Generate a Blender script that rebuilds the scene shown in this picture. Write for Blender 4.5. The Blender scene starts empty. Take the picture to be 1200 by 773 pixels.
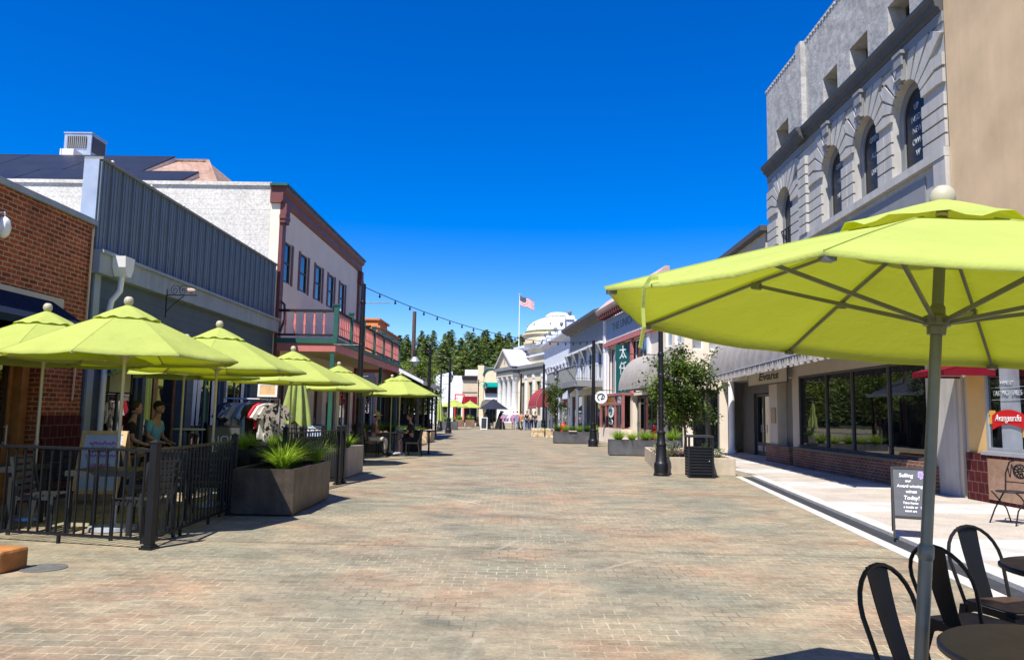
import bpy, bmesh, math, random
from mathutils import Vector as V, Matrix, noise as mnoise
RND = random.Random(11)
sc = bpy.context.scene
COL = sc.collection
PI = math.pi
rad = math.radians

# ------------------------------------------------------------------ materials
def node_mat(name):
    m = bpy.data.materials.new(name); m.use_nodes = True
    nt = m.node_tree
    for n in list(nt.nodes): nt.nodes.remove(n)
    out = nt.nodes.new('ShaderNodeOutputMaterial')
    return m, nt, out
def nd(nt, typ, **kw):
    n = nt.nodes.new(typ)
    for k, v in kw.items(): setattr(n, k, v)
    return n
def inp(n, **kw):
    for k, v in kw.items(): n.inputs[k.replace('_', ' ')].default_value = v
    return n
def rgba(c): return (c[0], c[1], c[2], 1)
def ramp(nt, fac, stops):
    r = nd(nt, 'ShaderNodeValToRGB')
    el = r.color_ramp.elements
    while len(el) < len(stops): el.new(.5)
    for e, (p, c) in zip(el, stops): e.position = p; e.color = rgba(c)
    nt.links.new(fac, r.inputs['Fac'])
    return r.outputs['Color']
def mixc(nt, fac, a, b, blend='MIX'):
    m = nd(nt, 'ShaderNodeMix', data_type='RGBA', blend_type=blend)
    for sock, val in ((m.inputs[0], fac), (m.inputs[6], a), (m.inputs[7], b)):
        if isinstance(val, (int, float)): sock.default_value = val
        elif isinstance(val, tuple): sock.default_value = rgba(val)
        else: nt.links.new(val, sock)
    return m.outputs[2]
def noise(nt, vec, scale, detail=4, rough=.55, out='Fac'):
    n = nd(nt, 'ShaderNodeTexNoise'); inp(n, Scale=scale, Detail=detail, Roughness=rough)
    if vec is not None: nt.links.new(vec, n.inputs['Vector'])
    return n.outputs[out]
def pos(nt): return nd(nt, 'ShaderNodeNewGeometry').outputs['Position']
def scalev(nt, vec, s):
    n = nd(nt, 'ShaderNodeMapping'); n.inputs['Scale'].default_value = s
    nt.links.new(vec, n.inputs['Vector']); return n.outputs['Vector']
def bump(nt, h, strength, dist=.01):
    b = nd(nt, 'ShaderNodeBump'); inp(b, Strength=strength, Distance=dist)
    nt.links.new(h, b.inputs['Height']); return b.outputs['Normal']
def principled(nt, out, col, rough, metal=0., spec=.5, normal=None):
    p = nd(nt, 'ShaderNodeBsdfPrincipled')
    if isinstance(col, tuple): p.inputs['Base Color'].default_value = rgba(col)
    else: nt.links.new(col, p.inputs['Base Color'])
    if isinstance(rough, (int, float)): p.inputs['Roughness'].default_value = rough
    else: nt.links.new(rough, p.inputs['Roughness'])
    inp(p, Metallic=metal, Specular_IOR_Level=spec)
    if normal is not None: nt.links.new(normal, p.inputs['Normal'])
    nt.links.new(p.outputs[0], out.inputs['Surface']); return p
def sh(c, k): return tuple(min(1, x * k) for x in c)

def mat(name, col, rough=.65, metal=0., var=.14, vs=2.5, bmp=0., bs=30, spec=.4, streak=0.):
    m, nt, out = node_mat(name)
    p = pos(nt)
    c = ramp(nt, noise(nt, p, vs, 6), [(.3, sh(col, 1 - var)), (.7, sh(col, 1 + var))])
    if streak:
        s = noise(nt, scalev(nt, p, (3.5, 3.5, .25)), 1.6, 5)
        c = mixc(nt, 1., c, ramp(nt, s, [(.38, (1 - streak,) * 3), (.6, (1, 1, 1))]), 'MULTIPLY')
    nrm = bump(nt, noise(nt, p, bs, 6), bmp, .02) if bmp else None
    r = nd(nt, 'ShaderNodeMapRange'); inp(r, To_Min=max(.02, rough - .1), To_Max=min(1, rough + .1))
    nt.links.new(noise(nt, p, vs * 3, 3), r.inputs['Value'])
    principled(nt, out, c, r.outputs[0], metal, spec, nrm)
    return m
def brick_mat(name, c1, c2, mortar, w=.21, h=.075, ms=.011, bmp=.6, grime=.35):
    m, nt, out = node_mat(name)
    p = pos(nt)
    sx = nd(nt, 'ShaderNodeSeparateXYZ'); nt.links.new(p, sx.inputs[0])
    ad = nd(nt, 'ShaderNodeMath', operation='ADD'); nt.links.new(sx.outputs[0], ad.inputs[0]); nt.links.new(sx.outputs[1], ad.inputs[1])
    cb = nd(nt, 'ShaderNodeCombineXYZ'); nt.links.new(ad.outputs[0], cb.inputs[0]); nt.links.new(sx.outputs[2], cb.inputs[1])
    wob = nd(nt, 'ShaderNodeVectorMath', operation='MULTIPLY_ADD')
    nt.links.new(noise(nt, p, 7, 3, out='Color'), wob.inputs[0]); wob.inputs[1].default_value = (.012, .012, 0); nt.links.new(cb.outputs[0], wob.inputs[2])
    b = nd(nt, 'ShaderNodeTexBrick'); inp(b, Scale=1, Mortar_Size=ms, Brick_Width=w, Row_Height=h, Mortar_Smooth=.3, Bias=-.1, Color1=rgba(c1), Color2=rgba(c2), Mortar=rgba(mortar))
    nt.links.new(wob.outputs[0], b.inputs['Vector'])
    c = mixc(nt, 1., b.outputs['Color'], ramp(nt, noise(nt, p, 1.1, 6), [(.3, (1 - grime,) * 3), (.65, (1.1, 1.1, 1.1))]), 'MULTIPLY')
    c = mixc(nt, 1., c, ramp(nt, noise(nt, p, 14, 4), [(.3, (.72,) * 3), (.7, (1.15,) * 3)]), 'MULTIPLY')
    iv = nd(nt, 'ShaderNodeMath', operation='SUBTRACT'); iv.inputs[0].default_value = 1; nt.links.new(b.outputs['Fac'], iv.inputs[1])
    principled(nt, out, c, .85, 0, .2, bump(nt, iv.outputs[0], bmp, .012))
    return m
def leaf_mat(name, col, trans=.35, var=.35):
    m, nt, out = node_mat(name)
    p = pos(nt)
    c = ramp(nt, noise(nt, p, 2.2, 3), [(.3, sh(col, 1 - var)), (.7, sh(col, 1 + var))])
    oi = nd(nt, 'ShaderNodeObjectInfo')
    c = mixc(nt, 1., c, ramp(nt, oi.outputs['Random'], [(0, (.75, .8, .8)), (1, (1.2, 1.12, 1.))]), 'MULTIPLY')
    d = nd(nt, 'ShaderNodeBsdfPrincipled'); inp(d, Roughness=.55, Specular_IOR_Level=.3); nt.links.new(c, d.inputs['Base Color'])
    t = nd(nt, 'ShaderNodeBsdfTranslucent'); nt.links.new(mixc(nt, 1., c, (1.25, 1.3, .6), 'MULTIPLY'), t.inputs['Color'])
    mx = nd(nt, 'ShaderNodeMixShader'); mx.inputs[0].default_value = trans
    nt.links.new(d.outputs[0], mx.inputs[1]); nt.links.new(t.outputs[0], mx.inputs[2]); nt.links.new(mx.outputs[0], out.inputs['Surface'])
    return m
def cloth_mat(name, col, trans=.3, tcol=None, var=.07, wr=1.):
    m, nt, out = node_mat(name)
    p = pos(nt)
    c = ramp(nt, noise(nt, p, 2.4, 5), [(.3, sh(col, 1 - var)), (.7, sh(col, 1 + var))])
    # faint dust and stains of the cloth itself
    c = mixc(nt, 1., c, ramp(nt, noise(nt, p, 11, 6, .7), [(.28, (.86, .85, .8)), (.42, (1, 1, 1))]), 'MULTIPLY')
    n1 = bump(nt, noise(nt, p, 3.5, 5, .6), .4 * wr, .05)
    d = nd(nt, 'ShaderNodeBsdfPrincipled'); inp(d, Roughness=.9, Specular_IOR_Level=.12); nt.links.new(c, d.inputs['Base Color']); nt.links.new(n1, d.inputs['Normal'])
    t = nd(nt, 'ShaderNodeBsdfTranslucent'); t.inputs['Color'].default_value = rgba(tcol or col); nt.links.new(n1, t.inputs['Normal'])
    mx = nd(nt, 'ShaderNodeMixShader'); mx.inputs[0].default_value = trans
    nt.links.new(d.outputs[0], mx.inputs[1]); nt.links.new(t.outputs[0], mx.inputs[2]); nt.links.new(mx.outputs[0], out.inputs['Surface'])
    return m
def glass_mat(name, col=(.012, .014, .016), rough=.03, wav=.06):
    m, nt, out = node_mat(name)
    p = pos(nt)
    c = ramp(nt, noise(nt, p, .9, 3), [(.35, sh(col, .6)), (.7, sh(col, 1.7))])
    principled(nt, out, c, rough, 0, .9, bump(nt, noise(nt, p, 1.3, 2), wav, .02)).inputs['IOR'].default_value = 1.75
    return m
def siding_mat(name, col, h=.15, var=.08, axis=2, depth=.5):
    m, nt, out = node_mat(name)
    p = pos(nt)
    sx = nd(nt, 'ShaderNodeSeparateXYZ'); nt.links.new(p, sx.inputs[0])
    q = nd(nt, 'ShaderNodeMath', operation='DIVIDE'); nt.links.new(sx.outputs[axis], q.inputs[0]); q.inputs[1].default_value = h
    f = nd(nt, 'ShaderNodeMath', operation='FRACT'); nt.links.new(q.outputs[0], f.inputs[0])
    c = ramp(nt, noise(nt, p, 2.2, 5), [(.3, sh(col, 1 - var)), (.7, sh(col, 1 + var))])
    c = mixc(nt, 1., c, ramp(nt, f.outputs[0], [(0, (.6,) * 3), (.09, (1, 1, 1))]), 'MULTIPLY')
    principled(nt, out, c, .6, 0, .3, bump(nt, f.outputs[0], depth, .02))
    return m
def paver_mat():
    m, nt, out = node_mat('brick_pavers')
    p = pos(nt)
    wob = nd(nt, 'ShaderNodeVectorMath', operation='MULTIPLY_ADD')
    nt.links.new(noise(nt, p, 2.5, 3, out='Color'), wob.inputs[0]); wob.inputs[1].default_value = (.03, .03, 0); nt.links.new(p, wob.inputs[2])
    b = nd(nt, 'ShaderNodeTexBrick', offset=.5); inp(b, Scale=1, Mortar_Size=.0065, Brick_Width=.19, Row_Height=.135, Mortar_Smooth=.25, Bias=0, Color1=(.83, .835, .835, 1), Color2=(1.1, 1.09, 1.08, 1), Mortar=(1, 1, 1, 1))
    nt.links.new(wob.outputs[0], b.inputs['Vector'])
    # large colour drift of the paving: grey-green, tan, rust, slate
    st = scalev(nt, p, (.8, .9, 1.))
    base = ramp(nt, noise(nt, st, .62, 4, .6), [(.28, (.185, .195, .172)), (.42, (.28, .252, .2)), (.52, (.33, .276, .21)), (.61, (.335, .235, .172)), (.74, (.21, .2, .178))])
    sl = ramp(nt, noise(nt, scalev(nt, p, (.7, .9, 1.)), .9, 6, .62), [(.45, (0, 0, 0)), (.66, (1, 1, 1))])
    slf = nd(nt, 'ShaderNodeMath', operation='MULTIPLY'); nt.links.new(sl, slf.inputs[0]); slf.inputs[1].default_value = .55
    base = mixc(nt, slf.outputs[0], base, (.17, .19, .165))
    rs = ramp(nt, noise(nt, scalev(nt, p, (.45, 1.1, 1.)), .75, 7, .68), [(.56, (0, 0, 0)), (.72, (1, 1, 1))])
    rsf = nd(nt, 'ShaderNodeMath', operation='MULTIPLY'); nt.links.new(rs, rsf.inputs[0]); rsf.inputs[1].default_value = .4
    base = mixc(nt, rsf.outputs[0], base, (.29, .165, .105))
    c = mixc(nt, .75, base, b.outputs['Color'], 'MULTIPLY')
    c = mixc(nt, 1., c, ramp(nt, noise(nt, p, 9, 8, .7), [(.3, (.78,) * 3), (.7, (1.2,) * 3)]), 'MULTIPLY')
    # joints: pale sand in places, dark in others
    jc = ramp(nt, noise(nt, p, .5, 4), [(.42, (.13, .11, .085)), (.55, (.5, .45, .33))])
    jf = nd(nt, 'ShaderNodeMath', operation='MULTIPLY'); nt.links.new(b.outputs['Fac'], jf.inputs[0]); nt.links.new(ramp(nt, noise(nt, p, 3, 5, .7), [(.33, (.2,) * 3), (.62, (.85,) * 3)]), jf.inputs[1])
    c = mixc(nt, jf.outputs[0], c, jc)
    # stains, dark seam across the street and two long tyre scuffs
    c = mixc(nt, 1., c, ramp(nt, noise(nt, scalev(nt, p, (.8, 1.2, 1.)), 1.7, 9, .68), [(.3, (.66, .67, .66)), (.5, (1, 1, 1)), (.72, (1.26, 1.24, 1.18))]), 'MULTIPLY')
    c = mixc(nt, 1., c, ramp(nt, noise(nt, p, 30, 5, .7), [(.3, (.8,) * 3), (.7, (1.2,) * 3)]), 'MULTIPLY')
    sp = nd(nt, 'ShaderNodeSeparateXYZ'); nt.links.new(wob.outputs[0], sp.inputs[0])
    def mth(op, a, b_=None, c_=None):
        n_ = nd(nt, 'ShaderNodeMath', operation=op)
        for k_, v_ in enumerate((a, b_, c_)):
            if v_ is None: continue
            if isinstance(v_, (int, float)): n_.inputs[k_].default_value = v_
            else: nt.links.new(v_, n_.inputs[k_])
        return n_.outputs[0]
    yy = mth('MULTIPLY_ADD', sp.outputs[0], .035, sp.outputs[1])
    for y0, w0, dk in ((8.85, .09, .74), (15.4, .12, .84), (22.6, .2, .85)):
        f_ = mth('MULTIPLY_ADD', mth('ABSOLUTE', mth('SUBTRACT', yy, y0)), -1 / w0, 1.)
        f_ = mth('MULTIPLY', mth('MAXIMUM', f_, 0.), noise(nt, p, 1.2, 4))
        c = mixc(nt, mth('MULTIPLY', f_, 1.1), c, mixc(nt, 1., c, (dk * .8, dk * .72, dk * .68), 'MULTIPLY'))
    for cx, cy, r_ in ((-4.5, 10.5, 4.6), (-4.9, 10.2, 5.1), (6., 4., 6.4), (-9., 16., 8.6)):
        dd = nd(nt, 'ShaderNodeVectorMath', operation='DISTANCE'); nt.links.new(p, dd.inputs[0]); dd.inputs[1].default_value = (cx, cy, 0)
        f_ = mth('MAXIMUM', mth('MULTIPLY_ADD', mth('ABSOLUTE', mth('SUBTRACT', dd.outputs['Value'], r_)), -28., 1.), 0.)
        f_ = mth('MULTIPLY', f_, ramp(nt, noise(nt, p, .7, 6, .7), [(.5, (0, 0, 0)), (.6, (.5,) * 3)]))
        c = mixc(nt, f_, c, (.5, .47, .4))
    # pale scuffs and chips
    sc1 = ramp(nt, noise(nt, p, 6.5, 9, .75), [(.69, (0, 0, 0)), (.73, (1, 1, 1))])
    scf = nd(nt, 'ShaderNodeMath', operation='MULTIPLY'); nt.links.new(sc1, scf.inputs[0]); scf.inputs[1].default_value = .45
    c = mixc(nt, scf.outputs[0], c, (.55, .5, .4))
    iv = nd(nt, 'ShaderNodeMath', operation='SUBTRACT'); nt.links.new(noise(nt, p, 24, 6), iv.inputs[0]); nt.links.new(b.outputs['Fac'], iv.inputs[1])
    c = mixc(nt, 1., c, (.9, .88, .765), 'MULTIPLY')
    principled(nt, out, c, .78, 0, .3, bump(nt, iv.outputs[0], .45, .008))
    return m
def sidewalk_mat():
    m, nt, out = node_mat('concrete_sidewalk')
    p = pos(nt)
    sx = nd(nt, 'ShaderNodeSeparateXYZ'); nt.links.new(p, sx.inputs[0])
    q = nd(nt, 'ShaderNodeMath', operation='DIVIDE'); nt.links.new(sx.outputs[1], q.inputs[0]); q.inputs[1].default_value = 4.2
    f = nd(nt, 'ShaderNodeMath', operation='FRACT'); nt.links.new(q.outputs[0], f.inputs[0])
    agg = ramp(nt, noise(nt, p, 55, 3, .8), [(.3, (.31, .265, .215)), (.5, (.45, .4, .335)), (.7, (.57, .52, .45))])
    con = ramp(nt, noise(nt, p, 2, 6), [(.3, (.46, .44, .405)), (.7, (.55, .53, .49))])
    c = mixc(nt, ramp(nt, f.outputs[0], [(.0, (0, 0, 0)), (.36, (0, 0, 0)), (.365, (1, 1, 1)), (1., (1, 1, 1))]), con, agg)
    g = ramp(nt, f.outputs[0], [(0, (.45,) * 3), (.004, (1, 1, 1)), (.36, (1, 1, 1)), (.364, (.5,) * 3), (.368, (1, 1, 1))])
    c = mixc(nt, 1., c, g, 'MULTIPLY')
    c = mixc(nt, 1., c, ramp(nt, noise(nt, p, 1.3, 7, .65), [(.35, (.8,) * 3), (.6, (1.04,) * 3)]), 'MULTIPLY')
    principled(nt, out, c, .85, 0, .25, bump(nt, noise(nt, p, 40, 4), .2, .01))
    return m

MT = {}
def defmats():
    A = MT
    A['paver'] = paver_mat(); A['sidewalk'] = sidewalk_mat()
    A['white_kerb'] = mat('painted_kerb', (.5, .485, .44), .8, var=.12, vs=5, bmp=.2)
    A['drain'] = mat('iron_drain', (.035, .037, .041), .6, var=.2, vs=9)
    A['dome_white'] = mat('weathered_white_dome', (.74, .71, .63), .6, var=.08); A['cover'] = mat('iron_cover', (.12, .12, .112), .8, var=.2, vs=9, spec=.15)
    A['earth'] = mat('dry_earth', (.16, .13, .09), .9, var=.3, vs=.4)
    A['forest'] = mat('forest_floor', (.03, .045, .02), .95, var=.4, vs=.08)
    A['brick'] = brick_mat('old_brick', (.37, .085, .032), (.18, .04, .018), (.45, .29, .17))
    A['brick2'] = brick_mat('sill_brick', (.26, .1, .065), (.15, .062, .045), (.3, .25, .2), ms=.012)
    A['tile_red'] = brick_mat('maroon_tile', (.085, .012, .012), (.065, .01, .011), (.17, .1, .09), w=.2, h=.2, ms=.008, bmp=.3, grime=.15)
    A['tile_tan'] = mat('polished_stone', (.33, .2, .13), .25, var=.2, vs=7)
    A['blue_panel'] = mat('blue_metal_panel', (.15, .185, .222), .45, .0, var=.05, streak=.03)
    A['blue_siding'] = siding_mat('blue_clapboard', (.075, .105, .14), .18)
    A['blue_beam'] = mat('pale_blue_beam', (.3, .34, .385), .6, var=.08, streak=.15)
    A['silver'] = mat('galvanised', (.5, .53, .56), .4, .5, var=.1)
    A['white_stucco'] = brick_mat('white_painted_brick', (.68, .65, .58), (.66, .63, .565), (.65, .615, .545), w=.4, h=.16, ms=.02, bmp=.25, grime=.12)
    A['white_front'] = mat('off_white_plaster', (.77, .67, .54), .75, var=.05, vs=1.2, bmp=.1)
    A['maroon_trim'] = mat('oxblood_trim', (.155, .045, .038), .55, var=.12)
    A['pink_trim'] = mat('salmon_trim', (.5, .16, .14), .55, var=.1)
    A['coral_trim'] = mat('coral_rail_paint', (.62, .19, .17), .55, var=.12); A['bay_pink'] = mat('faded_plum_paint', (.33, .125, .125), .55, var=.15); A['grey_roof'] = mat('pale_mauve_roofing', (.46, .44, .47), .7, var=.08)
    A['cream_soffit'] = mat('cream_boards', (.62, .52, .33), .7, var=.06)
    A['green_trim'] = mat('dark_green_trim', (.02, .1, .075), .5, var=.12)
    A['shingle'] = brick_mat('clay_shingles', (.48, .32, .24), (.38, .24, .17), (.24, .15, .11), w=.3, h=.16, ms=.012, grime=.2)
    A['solar'] = mat('solar_cells', (.022, .024, .03), .4, .0, var=.2, vs=.7, spec=.25)
    A['tan_stucco'] = mat('tan_stucco', (.66, .475, .275), .85, var=.13, vs=.9, bmp=.14, bs=5, streak=.04)
    A['grey_stucco'] = mat('rough_grey_stucco', (.4, .39, .365), .9, var=.28, vs=3.2, bmp=1., bs=6)
    A['rustic'] = mat('pale_grey_masonry_paint', (.46, .445, .41), .75, var=.09, vs=1.7, bmp=.2, streak=.12)
    A['dark_cornice'] = mat('slate_cornice_paint', (.075, .077, .08), .6, var=.1)
    A['mid_grey'] = mat('mid_grey_paint', (.23, .235, .235), .65, var=.07)
    A['olive_grey'] = mat('olive_grey_paint', (.2, .19, .16), .65, var=.07)
    A['beige'] = mat('beige_plaster', (.52, .46, .37), .75, var=.06, bmp=.1)
    A['yellow_wall'] = mat('mustard_plaster', (.66, .43, .17), .75, var=.07, bmp=.15)
    A['white_paint'] = mat('white_paint', (.78, .77, .74), .6, var=.06)
    A['cool_white'] = mat('blue_white_paint', (.7, .73, .77), .65, var=.06, streak=.06)
    A['cream'] = mat('cream_plaster', (.72, .62, .42), .75, var=.06)
    A['lap'] = siding_mat('beige_lap_siding', (.6, .5, .37), .3)
    A['grey_sign'] = mat('blue_grey_sign', (.29, .36, .43), .6, var=.06)
    A['gallery_grey'] = mat('gallery_grey_paint', (.16, .18, .2), .6, var=.1)
    A['orange_wall'] = mat('orange_plaster', (.68, .25, .085), .75, var=.1)
    A['dusty_pink'] = mat('dusty_pink_wall', (.5, .36, .31), .75, var=.1)
    A['black'] = mat('black_paint', (.008, .008, .009), .42, .0, var=.2, spec=.4)
    A['black_matte'] = mat('matte_black', (.009, .009, .01), .65, .0, var=.2, spec=.4)
    A['fence_black'] = mat('black_powder_coat', (.008, .0095, .012), .45, .0, var=.2, spec=.35)
    A['chair_black'] = mat('black_chair_steel', (.006, .0055, .0055), .5, .0, var=.2, spec=.3)
    A['seat_brown'] = mat('walnut_seat', (.05, .028, .018), .5, var=.2, vs=6)
    A['table_brown'] = mat('dark_walnut_laminate', (.075, .048, .034), .5, var=.14, vs=3, spec=.4)
    A['alu_dark'] = mat('dark_grey_aluminium', (.034, .038, .04), .4, .3, var=.15)
    A['alu_pole'] = mat('khaki_aluminium', (.46, .43, .33), .42, .2, var=.08)
    A['pole_grey'] = mat('worn_grey_pole', (.14, .147, .14), .38, .35, var=.14, vs=6)
    A['finial'] = mat('pale_plastic', (.44, .4, .29), .5, var=.05)
    A['lime'] = cloth_mat('lime_canvas', (.52, .6, .155), .36, (.34, .38, .001))
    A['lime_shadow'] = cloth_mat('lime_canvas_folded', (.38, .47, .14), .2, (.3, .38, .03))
    A['navy_cloth'] = cloth_mat('navy_canvas', (.03, .033, .05), .05)
    A['red_cloth'] = cloth_mat('crimson_canvas', (.16, .007, .018), .12)
    A['maroon_cloth'] = cloth_mat('faded_maroon_canvas', (.33, .055, .065), .12)
    A['teal_cloth'] = cloth_mat('teal_canvas', (.0, .25, .21), .12)
    A['grey_cloth'] = cloth_mat('weathered_grey_canvas', (.37, .345, .315), .12, var=.1)
    A['navy_awning'] = cloth_mat('dark_navy_canvas', (.01, .017, .04), .05)
    A['olive_cloth'] = cloth_mat('olive_grey_canvas', (.1, .1, .085), .05)
    A['steel_planter'] = mat('rusty_dark_steel', (.075, .056, .04), .5, .1, var=.5, vs=2.6, bmp=.25, streak=.35)
    A['grey_planter'] = mat('grey_steel', (.1, .1, .105), .55, .1, var=.3, vs=2)
    A['tan_planter'] = mat('tan_box', (.34, .3, .24), .7, var=.15)
    A['wood_planter'] = mat('rusty_box', (.2, .12, .07), .7, var=.25)
    A['concrete'] = mat('buff_concrete', (.5, .42, .31), .85, var=.15, vs=3, bmp=.3, streak=.12)
    A['stone'] = mat('tan_stone', (.52, .4, .25), .85, var=.28, vs=4, bmp=.8, bs=7)
    A['orange_stone'] = mat('orange_timber_kerb', (.36, .15, .04), .8, var=.3, vs=5, bmp=.5, bs=12)
    A['mulch'] = mat('red_bark_mulch', (.13, .05, .03), .95, var=.5, vs=22, bmp=1., bs=40)
    A['soil'] = mat('dark_soil', (.04, .03, .022), .95, var=.4, vs=12)
    A['glass'] = glass_mat('dark_window_glass', (.005, .006, .007), .012, .04)
    A['glass_dim'] = mat('dusty_dark_glass', (.012, .014, .018), .3, 0., var=.3, vs=1.5, spec=.25); A['glass_blue'] = glass_mat('sky_window_glass', (.045, .06, .08), .05)
    A['pane_light'] = glass_mat('pale_window_glass', (.3, .33, .35), .12)
    A['lamp_glass'] = mat('frosted_lamp_glass', (.62, .63, .6), .25, var=.05)
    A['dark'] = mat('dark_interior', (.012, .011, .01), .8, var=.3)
    A['wood'] = mat('varnished_wood', (.3, .13, .04), .45, var=.25, vs=5)
    A['pale_wood'] = mat('pale_wood', (.62, .4, .2), .55, var=.18, vs=6)
    A['bark'] = mat('grey_bark', (.17, .12, .085), .9, var=.3, vs=9, bmp=.8, bs=18)
    A['pole_wood'] = mat('brown_pole_wood', (.11, .07, .055), .85, var=.2, vs=5)
    A['chalk'] = mat('chalkboard_slate', (.075, .08, .088), .7, var=.14, vs=4)
    A['chalk_white'] = mat('white_chalk', (.78, .78, .8), .9, var=.12, vs=20)
    A['chalk_violet'] = mat('violet_chalk', (.42, .33, .72), .9, var=.12, vs=20)
    A['red_sign'] = mat('red_sign_paint', (.62, .01, .012), .45, var=.04)
    A['gold_sign'] = mat('gold_sign_paint', (.75, .4, .06), .45, var=.08)
    A['ink'] = mat('dark_letter_paint', (.02, .03, .028), .5, var=.1)
    A['bronze_letter'] = mat('bronze_letter_paint', (.11, .085, .08), .5, var=.1)
    A['pale_letter'] = mat('pale_letter_film', (.4, .42, .43), .6, var=.06)
    A['teal_sign'] = mat('bottle_green_sign', (.004, .085, .07), .4, var=.15)
    A['sky_blue'] = mat('blue_marker', (.25, .36, .75), .7, var=.1)
    A['violet'] = mat('magenta_marker', (.5, .2, .62), .7, var=.1)
    A['pale_blue'] = mat('pale_blue_paper', (.4, .5, .72), .7, var=.1)
    A['skin'] = mat('skin', (.36, .2, .135), .55, var=.06)
    A['hair'] = mat('dark_hair', (.02, .014, .01), .6, var=.2)
    A['hair_grey'] = mat('grey_hair', (.3, .28, .26), .6, var=.2)
    for n, c in dict(c_blue=(.13, .36, .54), c_black=(.012, .012, .014), c_grey=(.35, .35, .36), c_khaki=(.38, .3, .18), c_pink=(.6, .3, .42), c_orange=(.72, .22, .1), c_white=(.75, .75, .73), c_navy=(.02, .03, .07), c_beige=(.6, .52, .38), c_brown=(.14, .08, .05), c_red=(.55, .03, .05), c_violet=(.38, .3, .48), c_denim=(.16, .27, .46), c_rust=(.36, .16, .1)).items():
        A[n] = mat('fabric_' + n[2:], c, .9, var=.12, vs=12)
    A['floral'] = floral_mat()
    A['leaf'] = leaf_mat('green_leaves', (.07, .115, .022))
    A['leaf_light'] = leaf_mat('fresh_leaves', (.12, .19, .03))
    A['leaf_silver'] = leaf_mat('silver_leaves', (.2, .24, .17))
    A['grass'] = leaf_mat('lime_grass_blades', (.27, .41, .045), .35, .4)
    A['grass_dark'] = leaf_mat('dark_grass_blades', (.06, .12, .02), .3, .4)
    A['copper_leaf'] = leaf_mat('copper_leaves', (.36, .1, .04), .3, .3)
    A['conifer'] = leaf_mat('conifer_needles', (.19, .255, .11), .4, .35)
    A['conifer_light'] = leaf_mat('light_conifer_needles', (.24, .29, .1), .35, .4)
    A['far_leaf'] = leaf_mat('yellow_green_leaves', (.2, .27, .05), .3, .4)
def floral_mat():
    m, nt, out = node_mat('floral_print')
    p = pos(nt)
    c = ramp(nt, noise(nt, p, 9, 2, out='Fac'), [(.4, (.03, .03, .05)), (.46, (.6, .55, .5)), (.55, (.7, .6, .58)), (.6, (.1, .1, .16))])
    principled(nt, out, c, .9, 0, .1); return m

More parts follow.
